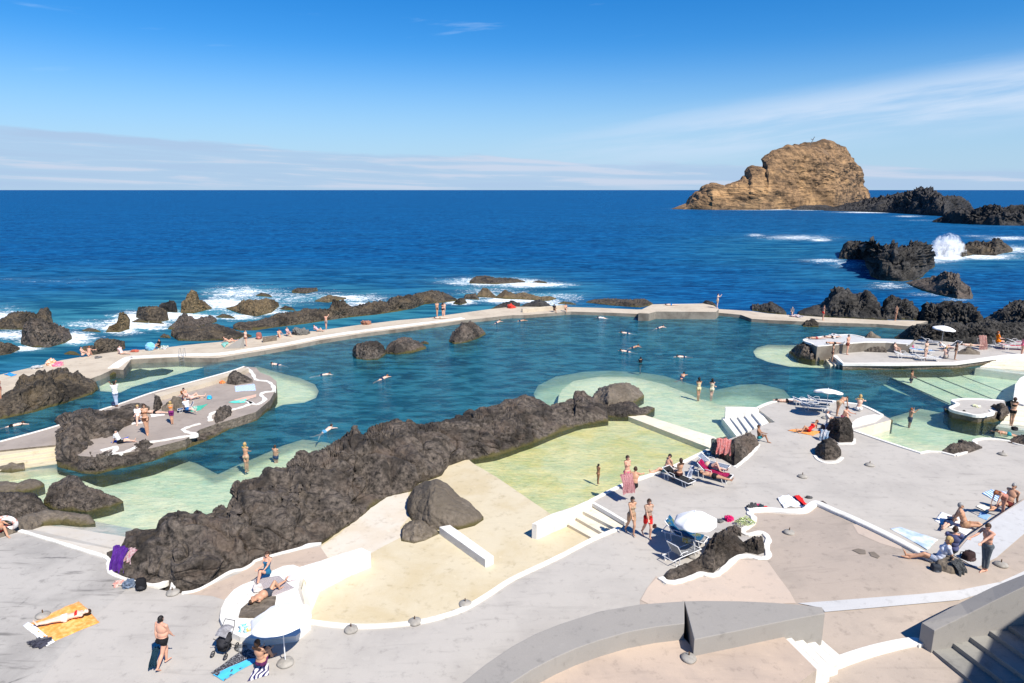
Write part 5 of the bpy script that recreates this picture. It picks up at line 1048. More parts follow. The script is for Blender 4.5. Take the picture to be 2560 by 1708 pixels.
def parasol(px, py, z, label, rad=1.2, h=2.1, tilt=(0, 0), scal=.0, canv=None, base=True, ribs=8, drop=.34):
    root = empty('parasol', U(px, py, z)); top = Vector((math.sin(R(tilt[0]))*.9, math.sin(R(tilt[1]))*.9, h))
    elb = Vector((0, 0, h*.62))
    rod('pole', [(0, 0, .02), elb, top], .022, METAL, root)
    ax = (top-elb).normalized(); q = Vector((0, 0, 1)).rotation_difference(ax)
    bm = bmesh.new(); nr = 9; nseg = ribs*6; rings = []
    for i in range(nr+1):
        t = i/nr; ring = []
        if i == 0: ring = [bm.verts.new(top+q@Vector((0, 0, .06)))]
        else:
            for k in range(nseg):
                a = 2*math.pi*k/nseg; ph = abs(math.sin(a*ribs/2)); rr = rad*t*(1-.06*ph*t)
                zz = -drop*t**1.7-.05*ph*t*(1 if t < .97 else 1)
                ring.append(bm.verts.new(top+q@Vector((rr*math.cos(a), rr*math.sin(a), zz+.06))))
        rings.append(ring)
    val = [bm.verts.new(v.co+q@Vector((0, 0, -.11-scal*abs(math.sin(i*math.pi/6*1.0)))) ) for i, v in enumerate(rings[-1])]
    rings.append(val)
    for A, B in zip(rings, rings[1:]):
        for k in range(nseg):
            if len(A) == 1: bm.faces.new((A[0], B[k], B[(k+1) % nseg]))
            else: bm.faces.new((A[k], B[k], B[(k+1) % nseg], A[(k+1) % nseg]))
    cn = link('canopy', bm_mesh('canopy', bm, True), canv or CANV, root)
    bm = bmesh.new()
    for k in range(ribs):
        a = 2*math.pi*k/ribs; e = top+q@Vector((rad*math.cos(a)*.98, rad*math.sin(a)*.98, -drop-.0)); mid = top+q@Vector((rad*.5*math.cos(a), rad*.5*math.sin(a), -drop*.32)); cap(bm, top+q@Vector((0, 0, .03)), mid, .006, .006, 5); cap(bm, mid, e, .006, .005, 5)
        cap(bm, top+q@Vector((0, 0, -.45)), mid, .005, .005, 5)
    link('ribs', bm_mesh('ribs', bm, True), METAL, root)
    rod('finial', [top+ax*.05, top+ax*.13], .018, METAL, root)
    if base: stone_base_part(root)
    tag(root, label, 'parasol'); return root
def stone_mesh(seed=0, r=.27):
    rnd = random.Random(seed); bm = bmesh.new(); n = 22; rings = []
    for rr, zz in ((r*.96, 0), (r*1.0, .05), (r*.93, .09), (r*.6, .135), (r*.16, .165)):
        rings.append([bm.verts.new((rr*math.cos(a)*(1+.05*math.sin(3*a+seed)), rr*math.sin(a)*(1+.05*math.cos(2*a+seed)), zz)) for a in [2*math.pi*i/n for i in range(n)]])
    for A, B in zip(rings, rings[1:]):
        for k in range(n): bm.faces.new((A[k], A[(k+1) % n], B[(k+1) % n], B[k]))
    bm.faces.new(rings[-1]); bm.faces.new(rings[0][::-1]); return bm_mesh('base_stone', bm, True)
def stone_base_part(root): link('base_stone', stone_mesh(3, .30), STONEB, root)
PB = []
def base_stone(px, py, label, z=0.0):
    root = empty('stone_weight', U(px, py, z), random.random()*6)
    if not PB:
        PB.append(stone_mesh(1)); bm = bmesh.new(); tube(bm, (0, 0, .12), (0, 0, .29), .026, .022, 8); PB.append(bm_mesh('tube', bm)); PB[0].materials.append(STONEB); PB[1].materials.append(mat('rusty_tube', (.10, .06, .035), .6))
    link('stone', PB[0], None, root); link('pole_socket', PB[1], None, root)
    tag(root, label, 'stone weight', 'round parasol bases left on the deck')
for a in [(878,1576,'round parasol base nearest the round white platform, under the white pool kerb'), (1037,1557,'round parasol base, middle of the three along the white pool kerb'), (1163,1512,'round mottled parasol base, right of the three along the white pool kerb'),
          (432,1484,'flat round stone at the tip of the white line below the lava ridge'), (108,1541,'round grey parasol base touching the top of the orange towel'), (1722,1648,'large round parasol base at the notch of the curved grey wall'),
          (2006,1193,'lone parasol base on the grey deck left of the other deck base'), (2174,1164,'lone parasol base on the grey deck below the pale green pool'), (2506,1137,'parasol base on the deck under the curved kerb at the right'),
          (1973,1333,'parasol base on the beige terrace beside the big grooved rock', ), (2502,1414,'parasol base right of the standing man in grey shorts')]:
    base_stone(a[0], a[1], a[2], zt(a[0], a[1]) if a[1] > 1300 and a[0] > 1900 else (.9 if a[0] == 1722 else 0))
def lounger(px, py, rot, label, z=0.0, fab=(.45,.46,.48), back=35, towel=None, name='sun_lounger', frame_m=None, sc_=1.0, wheels=False):
    """1.9 m sun lounger; head end at +Y"""
    root = empty(name, U(px, py, z), R(rot)); root.scale = (sc_,)*3; fm = frame_m or METAL; w = .31; h = .34; b = math.radians(back)
    hy, hz = .25+.68*math.cos(b), h+.68*math.sin(b)
    bm = bmesh.new()
    for s in (-1, 1):
        cap(bm, (s*w, -.95, h-.03), (s*w, .25, h), .021, .021); cap(bm, (s*w, .25, h), (s*w, .85, h-.02), .018, .018)
    cap(bm, (-w, -.95, h-.03), (w, -.95, h-.03), .021, .021); cap(bm, (-w, .25, h), (w, .25, h), .018, .018); cap(bm, (-w, .85, h-.02), (w, .85, h-.02), .018, .018)
    link('frame', bm_mesh('frame', bm, True), fm, root)
    bm = bmesh.new()
    for s in (-1, 1): cap(bm, (s*w, .25, h), (s*w, hy, hz), .02, .02)
    cap(bm, (-w, hy, hz), (w, hy, hz), .02, .02)
    link('back_frame', bm_mesh('back_frame', bm, True), fm, root)
    for s in (-1, 1):
        rod('leg', [(s*w, -.72, h), (s*w, -.80, .02), (s*w, -.60, .02), (s*w, -.5, h)], .017, fm, root)
        rod('leg', [(s*w, .45, h), (s*w, .40, .02), (s*w, .66, .02), (s*w, .7, h)], .017, fm, root)
        rod('armrest', [(s*w, -.05, h), (s*(w+.04), -.0, h+.2), (s*(w+.04), .3, h+.22), (s*w, .42, h+.12)], .015, fm, root)
    def pan(nm, y0, z0, y1, z1, m, lift=0.0, ww=.29, th=.02):
        bm = bmesh.new(); n = 9; A = []
        for i in range(n):
            t = i/(n-1); y = y0+(y1-y0)*t; zz = z0+(z1-z0)*t
            A.append([bm.verts.new((x, y, zz-.03*math.cos(x/ww*1.5)+lift+.012*math.sin(y*9+x*7)*(lift > 0))) for x in np.linspace(-ww, ww, 7)])
        for i in range(n-1):
            for j in range(6): bm.faces.new((A[i][j], A[i][j+1], A[i+1][j+1], A[i+1][j]))
        bmesh.ops.solidify(bm, geom=bm.faces[:], thickness=th); return link(nm, bm_mesh(nm, bm, True), m, root)
    fb = cloth_mat('sling_%.2f_%.2f' % (fab[0], fab[2]), [tuple(c*.8 for c in fab), fab], 30)
    pan('seat_sling', -.93, h-.02, .25, h+.01, fb); pan('back_sling', .26, h+.01, hy-.02, hz, fb)
    tag(root, label, 'sun lounger'); root['group'] = 'sun loungers on the decks'
    if towel:
        t1 = pan('t', -.8, h+.0, .25, h+.03, towel, .03, .27, .012); t2 = pan('t', .25, h+.03, hy, hz+.02, towel, .03, .27, .012)
    return root, (t1, t2) if towel else None
def lump_bag(name, px, py, label, z=0.0, col=BLK, s=(.2, .14, .24), rot=0, straps=True, cat='bag', pocket=True, lean=0):
    root = empty(name, U(px, py, z), R(rot)); root.rotation_euler[0] = R(lean)
    bm = bmesh.new(); bmesh.ops.create_cube(bm, size=2); bmesh.ops.bevel(bm, geom=bm.edges[:], offset=.55, segments=4, affect='EDGES', profile=.6)
    for v in bm.verts:
        v.co = Vector((v.co.x*s[0]*(1-.15*max(0, v.co.z)), v.co.y*s[1]*(1-.2*max(0, v.co.z)), (v.co.z+1)*s[2]))
        v.co += Vector((1, 1, 0))*.012*math.sin(v.co.x*31+v.co.z*23)+Vector((0, 0, .01*math.sin(v.co.x*40)))
    link('sack', bm_mesh('sack', bm, True), cloth(col), root)
    if pocket:
        bm = bmesh.new(); bmesh.ops.create_cube(bm, size=2); bmesh.ops.bevel(bm, geom=bm.edges[:], offset=.5, segments=3, affect='EDGES')
        for v in bm.verts: v.co = Vector((v.co.x*s[0]*.72, v.co.y*s[1]*.35-s[1]*.95, (v.co.z+1)*s[2]*.42+.02))
        link('pocket', bm_mesh('pocket', bm, True), cloth(tuple(c*1.6+.01 for c in col)), root)
    if straps:
        for q in (-1, 1): rod('strap', [(q*s[0]*.5, s[1]*.7, s[2]*1.8), (q*s[0]*.62, s[1]*1.25, s[2]*1.5), (q*s[0]*.65, s[1]*1.35, s[2]*.8), (q*s[0]*.6, s[1]*.9, s[2]*.2)], .014, cloth(BLK), root)
        rod('handle', [(-s[0]*.2, 0, s[2]*1.95), (0, 0, s[2]*2.2), (s[0]*.2, 0, s[2]*1.95)], .012, cloth(BLK), root)
    tag(root, label, cat); return root
def heap(name, px, py, label, cols, z=0.0, r=.28, h=.18, cat='clothes', seed=0, zf=None):
    """crumpled heap of cloth"""
    o = None; c0 = U(px, py, z)
    bm = bmesh.new(); bmesh.ops.create_icosphere(bm, subdivisions=5, radius=1)
    A = np.array([v.co[:] for v in bm.verts]); k = fbm(A*1.7+seed*9, 4); k2 = np.abs(fbm(A*3.1+seed*5, 3))
    for v, a, b_ in zip(bm.verts, k, k2):
        s_ = 1+.32*a-.35*b_; v.co = Vector((v.co.x*r*s_, v.co.y*r*s_*.9, max(-.02, v.co.z*h*s_*1.1+.02)))
    m = cloth_mat('heap_%s_%d' % (name, seed), cols, 5); o = link(name, bm_mesh(name, bm, True), m, None, c0)
    tag(o, label, cat); return o
def draped(name, px, py, z, label, m, w=.5, l=.9, h=.5, seed=0, cat='towel', rot=0):
    """towel draped over something: a sagging sheet that falls down in front"""
    n = 26; V = []; rnd = random.Random(seed)
    for i in range(n):
        for j in range(n):
            s = i/(n-1)*2-1; t = j/(n-1)
            y = .25*math.cos(min(t*1.3, 1)*math.pi)*.6-.12*t; zz = h-h*1.05*max(0, t-.25)/.75-.06*s*s
            V.append((s*w*(1+.08*math.sin(t*9)), y-.05*math.sin(s*9+seed)*t-.03*math.sin(s*17+t*5), zz+.03*math.sin(s*7+t*3)))
    Fc = [(i*n+j, (i+1)*n+j, (i+1)*n+j+1, i*n+j+1) for i in range(n-1) for j in range(n-1)]
    bm = bmesh.new(); vs = [bm.verts.new(v) for v in V]
    for f_ in Fc: bm.faces.new([vs[i] for i in f_])
    bmesh.ops.solidify(bm, geom=bm.faces[:], thickness=.014)
    o = link(name, bm_mesh(name, bm, True), m, None, U(px, py, z), R(rot)); tag(o, label, cat); return o
# ================================================================== PLACING PEOPLE AND THINGS
IZ = -.1; WZK = -.35; RZ = -.2
# ---- foreground left
cloth_sheet('towel', [(70,1562),(196,1503),(250,1556),(128,1608)], 0, cloth_mat('orange_terry', [(.72,.26,.04),(.78,.34,.08),(.82,.45,.15)], 5), 'big orange towel with a sunbather on the bottom-left deck', wr=.03, seed=1)
cloth_sheet('towel', [(58,1566),(72,1558),(140,1606),(118,1618)], 0, cloth_mat('white_terry', [(.70,.70,.72),(.78,.78,.8)], 5), 'crumpled white towel under the left end of the orange towel', wr=.05, seed=2)
heap('clothes', 100, 1608, 'dark trousers lying at the bottom corner of the orange towel', [(.01,.01,.02),(.05,.05,.07)], r=.38, h=.07, seed=3)
person(166, 1552, 'supine', -63, 'woman in a red top lying on the big orange towel', z=.05, sex='f', skin='pale', wear=[('bra', REDC), ('briefs', WHT)])
r_, J = person(414, 1664, 'walk', 160, 'heavy bare-backed man in black trunks walking with a blue cloth, bottom left', sex='b', skin='red', hair='black', wear=[('trunks', BLK)], ht=1.06)
o = cloth_sheet('towel', [(0,0),(0,0),(0,0),(0,0)], 0, cloth((.02,.06,.10)), None)
bpy.data.objects.remove(o)
heapm = cloth((.02,.06,.10))
draped('towel', 392, 1655, .18, 'dark blue cloth hanging from the hand of the heavy walking man', heapm, w=.13, l=.4, h=.5, seed=4, cat='towel')
# rock-side bags
draped('towel', 306, 1420, .1, 'purple towel draped over the left foot of the long lava ridge', cloth_mat('purple_terry', [(.10,.02,.28),(.18,.05,.42)], 4), w=.42, l=1, h=1.0, seed=5, rot=-20)
draped('towel', 330, 1395, .6, 'small pink and white towel on the lava ridge above the purple one', cloth_mat('pinkwhite', [(.6,.25,.3),(.7,.62,.62)], 9), w=.25, l=.5, h=.4, seed=6, rot=-20)
lump_bag('backpack', 354, 1474, 'black backpack at the foot of the lava ridge on the left deck', s=(.2,.15,.26), rot=20)
heap('clothes', 325, 1465, 'heap of faded blue jeans between the black backpack and the red clothes', [(.06,.09,.14),(.16,.2,.27)], r=.32, h=.3, seed=7)
heap('clothes', 296, 1462, 'small heap of reddish clothes at the foot of the lava ridge', [(.5,.18,.15),(.5,.45,.4)], r=.24, h=.14, seed=8)
# ring at left edge
root = empty('pool_ring', U(18, 1332, 0)); bm = bmesh.new(); n = 32
rings = []
for i in range(n):
    a = 2*math.pi*i/n; c = Vector((math.cos(a)*.36, 0, math.sin(a)*.36)); rings.append([bm.verts.new(c+Vector((math.cos(a)*math.cos(b)*.12, math.sin(b)*.12, math.sin(a)*math.cos(b)*.12))) for b in [2*math.pi*j/12 for j in range(12)]])
for i in range(n):
    for j in range(12): bm.faces.new((rings[i][j], rings[(i+1) % n][j], rings[(i+1) % n][(j+1) % 12], rings[i][(j+1) % 12]))
rg = link('tube', bm_mesh('tube', bm, True), cloth_mat('ringmat', [(.75,.72,.70),(.78,.76,.74),(.6,.1,.03)], 5), root); rg.location = (0, .1, .46); rg.rotation_euler = (R(20), 0, R(10))
tag(root, 'white swimming ring with red pattern standing at the left picture edge', 'swimming ring')
person(5, 1336, 'sit', 60, 'bather in red trunks sitting at the left edge in front of the swimming ring', skin='tan', hair='black', wear=[('trunks', REDC)])
# white platform couple, parasol, pram
person(668, 1445, 'sit', -20, 'woman in a blue top sitting upright at the top of the round white platform', z=.25, sex='f', skin='red', wear=[('onepiece', (.02,.12,.22))], ht=1.05)
person(668, 1492, 'kneeup', 150, 'large bare-chested man lying with one knee up on the round white platform', z=.27, sex='b', skin='tan', hair='brown', wear=[('trunks', (.04,.05,.07))], ht=1.05)
cloth_sheet('towel', [(632,1452),(695,1440),(735,1470),(668,1496)], .26, cloth_mat('stripe_bw', [(.6,.55,.55),(.08,.05,.06)], 8, 'stripes'), 'dark and pale striped towel under the couple on the round white platform', wr=.02, seed=9)
lump_bag('handbag', 645, 1478, 'white patterned beach bag beside the couple on the round white platform', z=.26, col=(.55,.5,.48), s=(.2,.12,.16), rot=30)
heap('clothes', 732, 1448, 'pile of pink and white clothes right of the couple on the white platform', [(.65,.5,.5),(.75,.7,.7)], z=.25, r=.3, h=.12, seed=11)
parasol(714, 1659, 0, 'big round white parasol above the woman on the zebra towel, bottom left', rad=1.08, h=2.15, tilt=(-6, 6), drop=.42)
cloth_sheet('towel', [(528,1682),(616,1620),(650,1640),(560,1704)], 0, cloth_mat('black_print', [(.008,.008,.012),(.02,.02,.03),(.3,.3,.32)], 26), 'black speckled towel left of the woman under the parasol', wr=.03, seed=12)
cloth_sheet('towel', [(532,1690),(556,1704),(648,1650),(622,1648)], .02, cloth_mat('sky_towel', [(.05,.42,.75),(.08,.50,.80)], 3), 'plain sky blue towel lying over the black speckled one', wr=.015, seed=13)
cloth_sheet('towel', [(636,1672),(672,1660),(672,1690),(618,1706)], .0, cloth_mat('zebra', [(.75,.72,.75),(.02,.02,.10)], 2.0, 'zebra'), 'white towel with dark blue zebra pattern under the woman by the parasol', wr=.03, seed=14)
person(655, 1672, 'sit', 165, 'woman seen from behind sitting on the zebra towel below the white parasol', z=.03, sex='f', skin='tan', hair='brown', wear=[('briefs', (.1,.02,.08))], ht=1.1)
lump_bag('beach_bag', 664, 1640, 'dark blue open bag beside the woman on the zebra towel', col=(.01,.03,.06), s=(.22,.14,.18), rot=10)
heap('clothes', 622, 1572, 'heap of turquoise and yellow things on the round white platform', [(.05,.5,.65),(.7,.7,.7),(.65,.45,.05)], z=.25, r=.36, h=.14, seed=16, cat='beach things')
# pram
root = empty('pushchair', U(563, 1632, 0), R(-15)); pm = mat('pram_metal', (.02,.02,.022), .4)
rod('frame', [(-.24,-.3,.12), (-.24,.35,.95), (-.2,.42,1.08), (.2,.42,1.08), (.24,.35,.95), (.24,-.3,.12)], .013, pm, root); rod('frame', [(-.24,.3,.12), (-.24,-.25,.7)], .012, pm, root); rod('frame', [(.24,.3,.12), (.24,-.25,.7)], .012, pm, root)
for sx in (-1, 1):
    for sy in (-.32, .32):
        bm = bmesh.new(); n = 18
        for i in range(n): a = 2*math.pi*i/n; b2 = 2*math.pi*(i+1)/n; cap(bm, (sx*.27, sy+.10*math.cos(a), .12+.10*math.sin(a)), (sx*.27, sy+.10*math.cos(b2), .12+.10*math.sin(b2)), .02, .02, 6)
        for i in range(5): a = 2*math.pi*i/5; cap(bm, (sx*.27, sy, .12), (sx*.27, sy+.1*math.cos(a), .12+.1*math.sin(a)), .006, .006, 5)
        link('wheel', bm_mesh('wheel', bm, True), pm, root)
bm = bmesh.new(); bmesh.ops.create_cube(bm, size=1); bmesh.ops.bevel(bm, geom=bm.edges[:], offset=.2, segments=3, affect='EDGES')
for v in bm.verts: v.co = Vector((v.co.x*.44, v.co.y*.5+.02, v.co.z*.34+.5+v.co.y*.18))
link('seat', bm_mesh('seat', bm, True), cloth((.03,.03,.035)), root)
bm = bmesh.new(); n = 8
hr_ = [[bm.verts.new((x, .16-.36*math.sin(a)*1.0, .66+.32*math.cos(a)*(1-.25*(x/.23)**2))) for x in np.linspace(-.23, .23, 9)] for a in np.linspace(-.5, 1.15, n)]
for A, B in zip(hr_, hr_[1:]):
    for j in range(8): bm.faces.new((A[j], A[j+1], B[j+1], B[j]))
bmesh.ops.solidify(bm, geom=bm.faces[:], thickness=.012); link('hood', bm_mesh('hood', bm, True), cloth_mat('pram_hood', [(.35,.34,.36),(.55,.54,.56)], 8), root)
bm = bmesh.new(); bmesh.ops.create_cube(bm, size=1); bmesh.ops.bevel(bm, geom=bm.edges[:], offset=.15, segments=2, affect='EDGES')
for v in bm.verts: v.co = Vector((v.co.x*.38, v.co.y*.42, v.co.z*.14+.24))
link('basket', bm_mesh('basket', bm, True), cloth(BLK), root)
tag(root, 'black pushchair with grey hood parked beside the round white platform', 'pushchair')
heap('clothes', 602, 1622, 'tangle of black sandals and straps between pushchair and towels', [(.01,.01,.01),(.3,.3,.3)], r=.25, h=.08, seed=17)
# ---- lagoon
person(618, 1181, 'wade', 170, 'fair bather standing waist-deep in the green lagoon seen from behind', z=-1.55, sex='f', skin='tan', hair='blond', wear=[('briefs', BEI)], ht=1.12)
person(692, 1176, 'wade', 160, 'man chest-deep in the green lagoon near the lava ridge', z=-2.3, sex='b', skin='tan', hair='brown', wear=[('trunks', NAVY)])
def swimmer(px, py, rot, label, skin='fair', pose='swim', sex='m', hair='brown', wear=(('briefs', NAVY),), dz=-.10):
    person(px, py, pose, rot, label, z=SEA+dz, sex=sex, skin=skin, hair=hair, wear=list(wear), group='swimmers in the big pool', ht=1.0)
swimmer(812,1080,-40,'swimmer in blue shorts with arms spread beside the long lava ridge', pose='breast', skin='pale', wear=(('trunks', (.1,.3,.5)),), dz=-.02)
swimmer(955,948,-35,'red-haired swimmer on his side in the middle left of the big pool', skin='fair', hair='ginger', dz=0)
swimmer(805,939,-75,'pale swimmer stretched flat, upper right of the left island tip', skin='pale', dz=-.06)
swimmer(695,913,75,'pale swimmer in front of the walkway above the left island tip', skin='pale', dz=-.03)
swimmer(30,1066,-60,'swimmer with dark fins in the left channel at the picture edge', skin='pale', wear=(('trunks', BLK),), dz=-.02)
swimmer(1098,816,80,'bather splashing close to the walkway left of the pointed pool rock', skin='pale', pose='breast', dz=.0)
swimmer(1241,808,-50,'small swimmer right of the pointed pool rock', skin='fair', pose='breast', dz=0)
swimmer(1300,803,-80,'swimmer close under the walkway bend', skin='tan', dz=-.02)
swimmer(1508,796,80,'swimmer in a white top close to the far sea wall', skin='pale', wear=(('shirt', WHT),), dz=0)
swimmer(1646,821,-90,'small bather alone, upper right of the middle group of swimmers', skin='pale', pose='breast', dz=.03)
swimmer(1568,834,80,'pale swimmer lying level, upper of the three in the centre of the big pool', skin='pale', dz=-.02)
swimmer(1582,870,-90,'upright swimmer of the close pair in the centre of the big pool', skin='tan', pose='breast', dz=.03)
swimmer(1568,880,70,'lower swimmer of the close pair in the centre of the big pool', skin='pale', dz=-.02)
swimmer(1708,893,105,'long pale swimmer above the turquoise shelf', skin='pale', dz=-.02)
person(1600, 936, 'wade', 200, 'dark-clad bather standing on the outer rim of the turquoise shelf', z=-2.05, skin='tan', hair='black', wear=[('shirt', BLK)])
swimmer(1705,945,-30,'dark-haired bather swimming beyond the edge of the turquoise shelf', skin='tan', hair='black', pose='breast', dz=.03)
person(1745, 1003, 'stand', 175, 'left bather of the pair standing in the shallows by the white steps', z=-1.35, sex='f', skin='tan', hair='black', wear=[('onepiece', (.6,.5,.3))], ht=1.15)
person(1778, 1003, 'akimbo', 150, 'right bather of the pair standing in the shallows by the white steps', z=-1.35, sex='f', skin='fair', hair='black', wear=[('onepiece', (.6,.55,.4))], ht=1.1)
person(2275, 976, 'wade', 40, 'bather standing among the stepped ledges of the right-hand pool', z=-2.35, skin='brown', hair='black', wear=[('trunks', BLK)], ht=1.1)
person(2272, 1076, 'photo', 100, 'boy in dark blue shorts wading before the heart-shaped islet, arms raised', z=-1.95, skin='tan', hair='ginger', wear=[('shorts', NAVY)])
# ---- left island
person(292, 1017, 'photo', -140, 'man in white shirt and pale trousers taking a photograph on the far island edge', z=IZ, skin='dark', hair='black', wear=[('shirt', WHT), ('trousers', (.35,.42,.55))], ht=1.12)
lump_bag('backpack', 284, 1015, 'dark backpack beside the man in white on the left island', z=IZ+.5, col=NAVY, s=(.13,.1,.17), rot=30)
person(368, 1088, 'akimbo', 30, 'tanned woman in a bikini standing in the middle of the left island', z=IZ, sex='f', skin='tan', wear=[('bra', (.3,.12,.06)), ('briefs', (.12,.05,.03))], ht=1.22)
person(431, 1061, 'stand', 200, 'child with a purple skirt standing on the left island', z=IZ, sex='f', skin='tan', hair='blond', wear=[('shorts', PUR), ('bra', ORG)], ht=.95)
person(347, 1056, 'sit', 20, 'bather with a white towel sitting behind the woman in a bikini', z=IZ, sex='f', skin='fair', hair='blond', wear=[('shirt', WHT)], ht=1.15)
person(478, 1000, 'recline', 120, 'reclining sunbather with an orange-haired head against the island back wall', z=IZ, sex='f', skin='fair', hair='ginger', wear=[('onepiece', (.6,.4,.35))], ht=1.1)
person(462, 998, 'hug', 20, 'dark-haired bather crouching beside the reclining sunbather on the left island', z=IZ, skin='red', hair='black', wear=[('trunks', REDC)])
lounger(470, 1028, -60, 'low blue beach chair with a white-shirted sitter on the left island', z=IZ, fab=(.02,.12,.35), back=60, name='beach_chair', sc_=.75)
person(470, 1026, 'legs', 60, 'bather in a white shirt in the low blue beach chair on the left island', z=IZ+.25, skin='pale', hair='grey', wear=[('shirt', WHT), ('shorts', BLUE)])
cloth_sheet('towel', [(475,1020),(520,1010),(500,1026),(478,1030)], IZ, cloth_mat('green_terry', [(.02,.30,.20),(.05,.42,.30)], 5), 'dark green towel right of the low blue beach chair', wr=.04, seed=20)
lump_bag('cool_box', 524, 998, 'small bright blue bag with handle on the left island', z=IZ, col=(.03,.35,.65), s=(.18,.13,.15), straps=False)
cloth_sheet('towel', [(570,1006),(617,997),(612,1007),(585,1009)], IZ, cloth_mat('mint_terry', [(.08,.52,.42),(.12,.6,.5)], 5), 'mint green towel on the right half of the left island', wr=.02, seed=21)
cloth_sheet('towel', [(586,966),(636,960),(640,976),(588,980)], IZ, cloth_mat('blueband', [(.25,.40,.70),(.6,.66,.72)], 1.2, 'stripes'), 'pale blue and white striped towel right of the small island boulder', wr=.015, seed=22)
cloth_sheet('towel', [(585,1000),(640,986),(640,992),(600,1005)], IZ, cloth_mat('salmon', [(.6,.35,.25),(.66,.42,.32)], 3), 'long salmon pink towel between the mint and the blue striped towels', wr=.015, seed=23)
person(300, 1108, 'legs', 100, 'bather with a cap lying back on the blue towel on the left island', z=IZ+.02, skin='fair', hair='black', wear=[('shirt', WHT), ('shorts', BLK)])
cloth_sheet('towel', [(276,1107),(303,1098),(323,1092),(305,1108)], IZ, cloth((.02,.10,.50)), 'strong blue towel at the foot of the huge rounded island boulder', wr=.02, seed=24)
cloth_sheet('towel', [(308,1052),(335,1044),(360,1058),(330,1062)], IZ, cloth_mat('pale_t', [(.55,.5,.45),(.7,.68,.65)], 4), 'pale towel next to the huge rounded island boulder', wr=.06, seed=25)
cloth_sheet('towel', [(375,1036),(410,1030),(412,1038),(378,1044)], IZ, cloth_mat('white_terry2', [(.68,.66,.64),(.76,.74,.72)], 4), 'white towel before the slim upright stone on the left island', wr=.03, seed=26)
person(388, 1034, 'prone', 80, 'sunbather lying face down before the slim upright stone on the left island', z=IZ+.02, skin='fair', wear=[('briefs', BLK)])
heap('clothes', 556, 958, 'red and orange clothes beside the small grey island boulder', [(.6,.1,.03),(.6,.3,.1)], z=IZ, r=.28, h=.2, seed=27)
# ---- walkway
def tiny(px, py, pose, rot, label, **k): person(px, py, pose, rot, label, z=k.pop('z', WZK), **k)
heap('towel', 128, 912, 'orange and white towels heaped behind the hollowed outcrop on the walkway', [(.6,.2,.05),(.7,.6,.5)], z=WZK, r=.5, h=.5, seed=30, cat='towels')
heap('towel', 145, 914, 'pink inflatable-looking towel heap right of the orange one on the walkway', [(.65,.06,.16),(.7,.3,.35)], z=WZK, r=.5, h=.35, seed=31, cat='towels')
heap('clothes', 90, 920, 'grey clothes heap at the left end of the walkway', [(.3,.33,.34),(.5,.5,.5)], z=WZK, r=.6, h=.2, seed=32)
cloth_sheet('towel', [(10,938),(25,932),(42,938),(28,942)], WZK, cloth((.03,.25,.60)), 'bright blue towel at the far left end of the walkway', wr=.05, seed=33)
tiny(2, 1000, 'stand', 60, 'bather cut by the left picture edge on the walkway below the blue towel', sex='f', skin='tan', hair='black', wear=[('onepiece', (.25,.05,.06))])
tiny(208, 893, 'sit', 100, 'bather sitting hunched at the left foot of the three-humped rock', skin='fair', hair='black')
tiny(222, 890, 'hug', 170, 'red-backed bather sitting at the foot of the three-humped rock', skin='red', hair='ginger')
heap('clothes', 246, 895, 'small dark bundle on the walkway before the three-humped rock', [(.04,.03,.02),(.2,.2,.2)], z=WZK, r=.35, h=.15, seed=34)
tiny(305, 886, 'legs', 80, 'bather in white sitting with legs out left of the blue parasol', skin='fair', hair='brown', wear=[('shirt', (.7,.5,.5))])
heap('clothes', 337, 879, 'brick red towel heap left of the blue parasol on the walkway', [(.3,.06,.03),(.45,.12,.08)], z=WZK, r=.5, h=.18, seed=35)
root = parasol(379, 874, WZK, 'sky blue parasol tipped on its side on the left part of the walkway', rad=.5, h=.5, tilt=(10, -50), canv=cloth_mat('sky_canvas', [(.15,.42,.65),(.22,.52,.75)], 3), base=False, drop=.3)
tiny(398, 873, 'sit', -30, 'bather in black sitting right behind the blue parasol', skin='tan', hair='black', wear=[('shirt', BLK)])
heap('clothes', 408, 871, 'pile of green and white belongings right of the blue parasol', [(.1,.25,.15),(.6,.6,.6),(.1,.1,.1)], z=WZK, r=.55, h=.25, seed=36)
tiny(572, 857, 'recline', 120, 'reclining bather with a pink towel left of the grey wedge', sex='f', skin='red', hair='brown')
cloth_sheet('towel', [(553,862),(568,851),(572,860),(560,870)], WZK, cloth_mat('green_tw', [(.05,.35,.28),(.3,.5,.45)], 3), 'sea green towel beside the grey wedge on the walkway', wr=.1, seed=37)
tiny(616, 866, 'akimbo', 60, 'fair bather standing bent-armed right of the grey wedge', sex='f', skin='fair', hair='brown', wear=[('briefs', (.2,.08,.05))])
lump_bag('backpack', 648, 848, 'reddish rounded bag right of the grey wedge on the walkway', z=WZK, col=(.30,.12,.10), s=(.3,.22,.4), straps=False)
o = prism('low_stone', [(656,843,.15),(690,838,.15)], [(656,846,.15),(692,841,.15)], -.4, 'rock_grey'); tag(o, 'long low grey stone on the walkway between the bags', 'stone')
tiny(698, 843, 'hug', 30, 'bather sitting hunched right of the long low stone', skin='red', hair='brown')
tiny(720, 841, 'sit', 60, 'bather in pink sitting between the hunched one and the rounded stone', sex='f', skin='fair', wear=[('shirt', (.5,.3,.3))])
heap('stone', 750, 836, 'rounded grey stone with a towel on the walkway', [(.09,.09,.08),(.16,.15,.14)], z=WZK, r=.9, h=.75, seed=38, cat='stone')
tiny(795, 829, 'recline', 70, 'bather in pink leaning back next to the standing man on the walkway', sex='f', skin='fair', wear=[('shirt', (.55,.35,.38))])
tiny(816, 823, 'photo', 170, 'man with raised elbows standing at the left part of the walkway', skin='red', hair='brown', wear=[('shorts', (.3,.22,.2))])
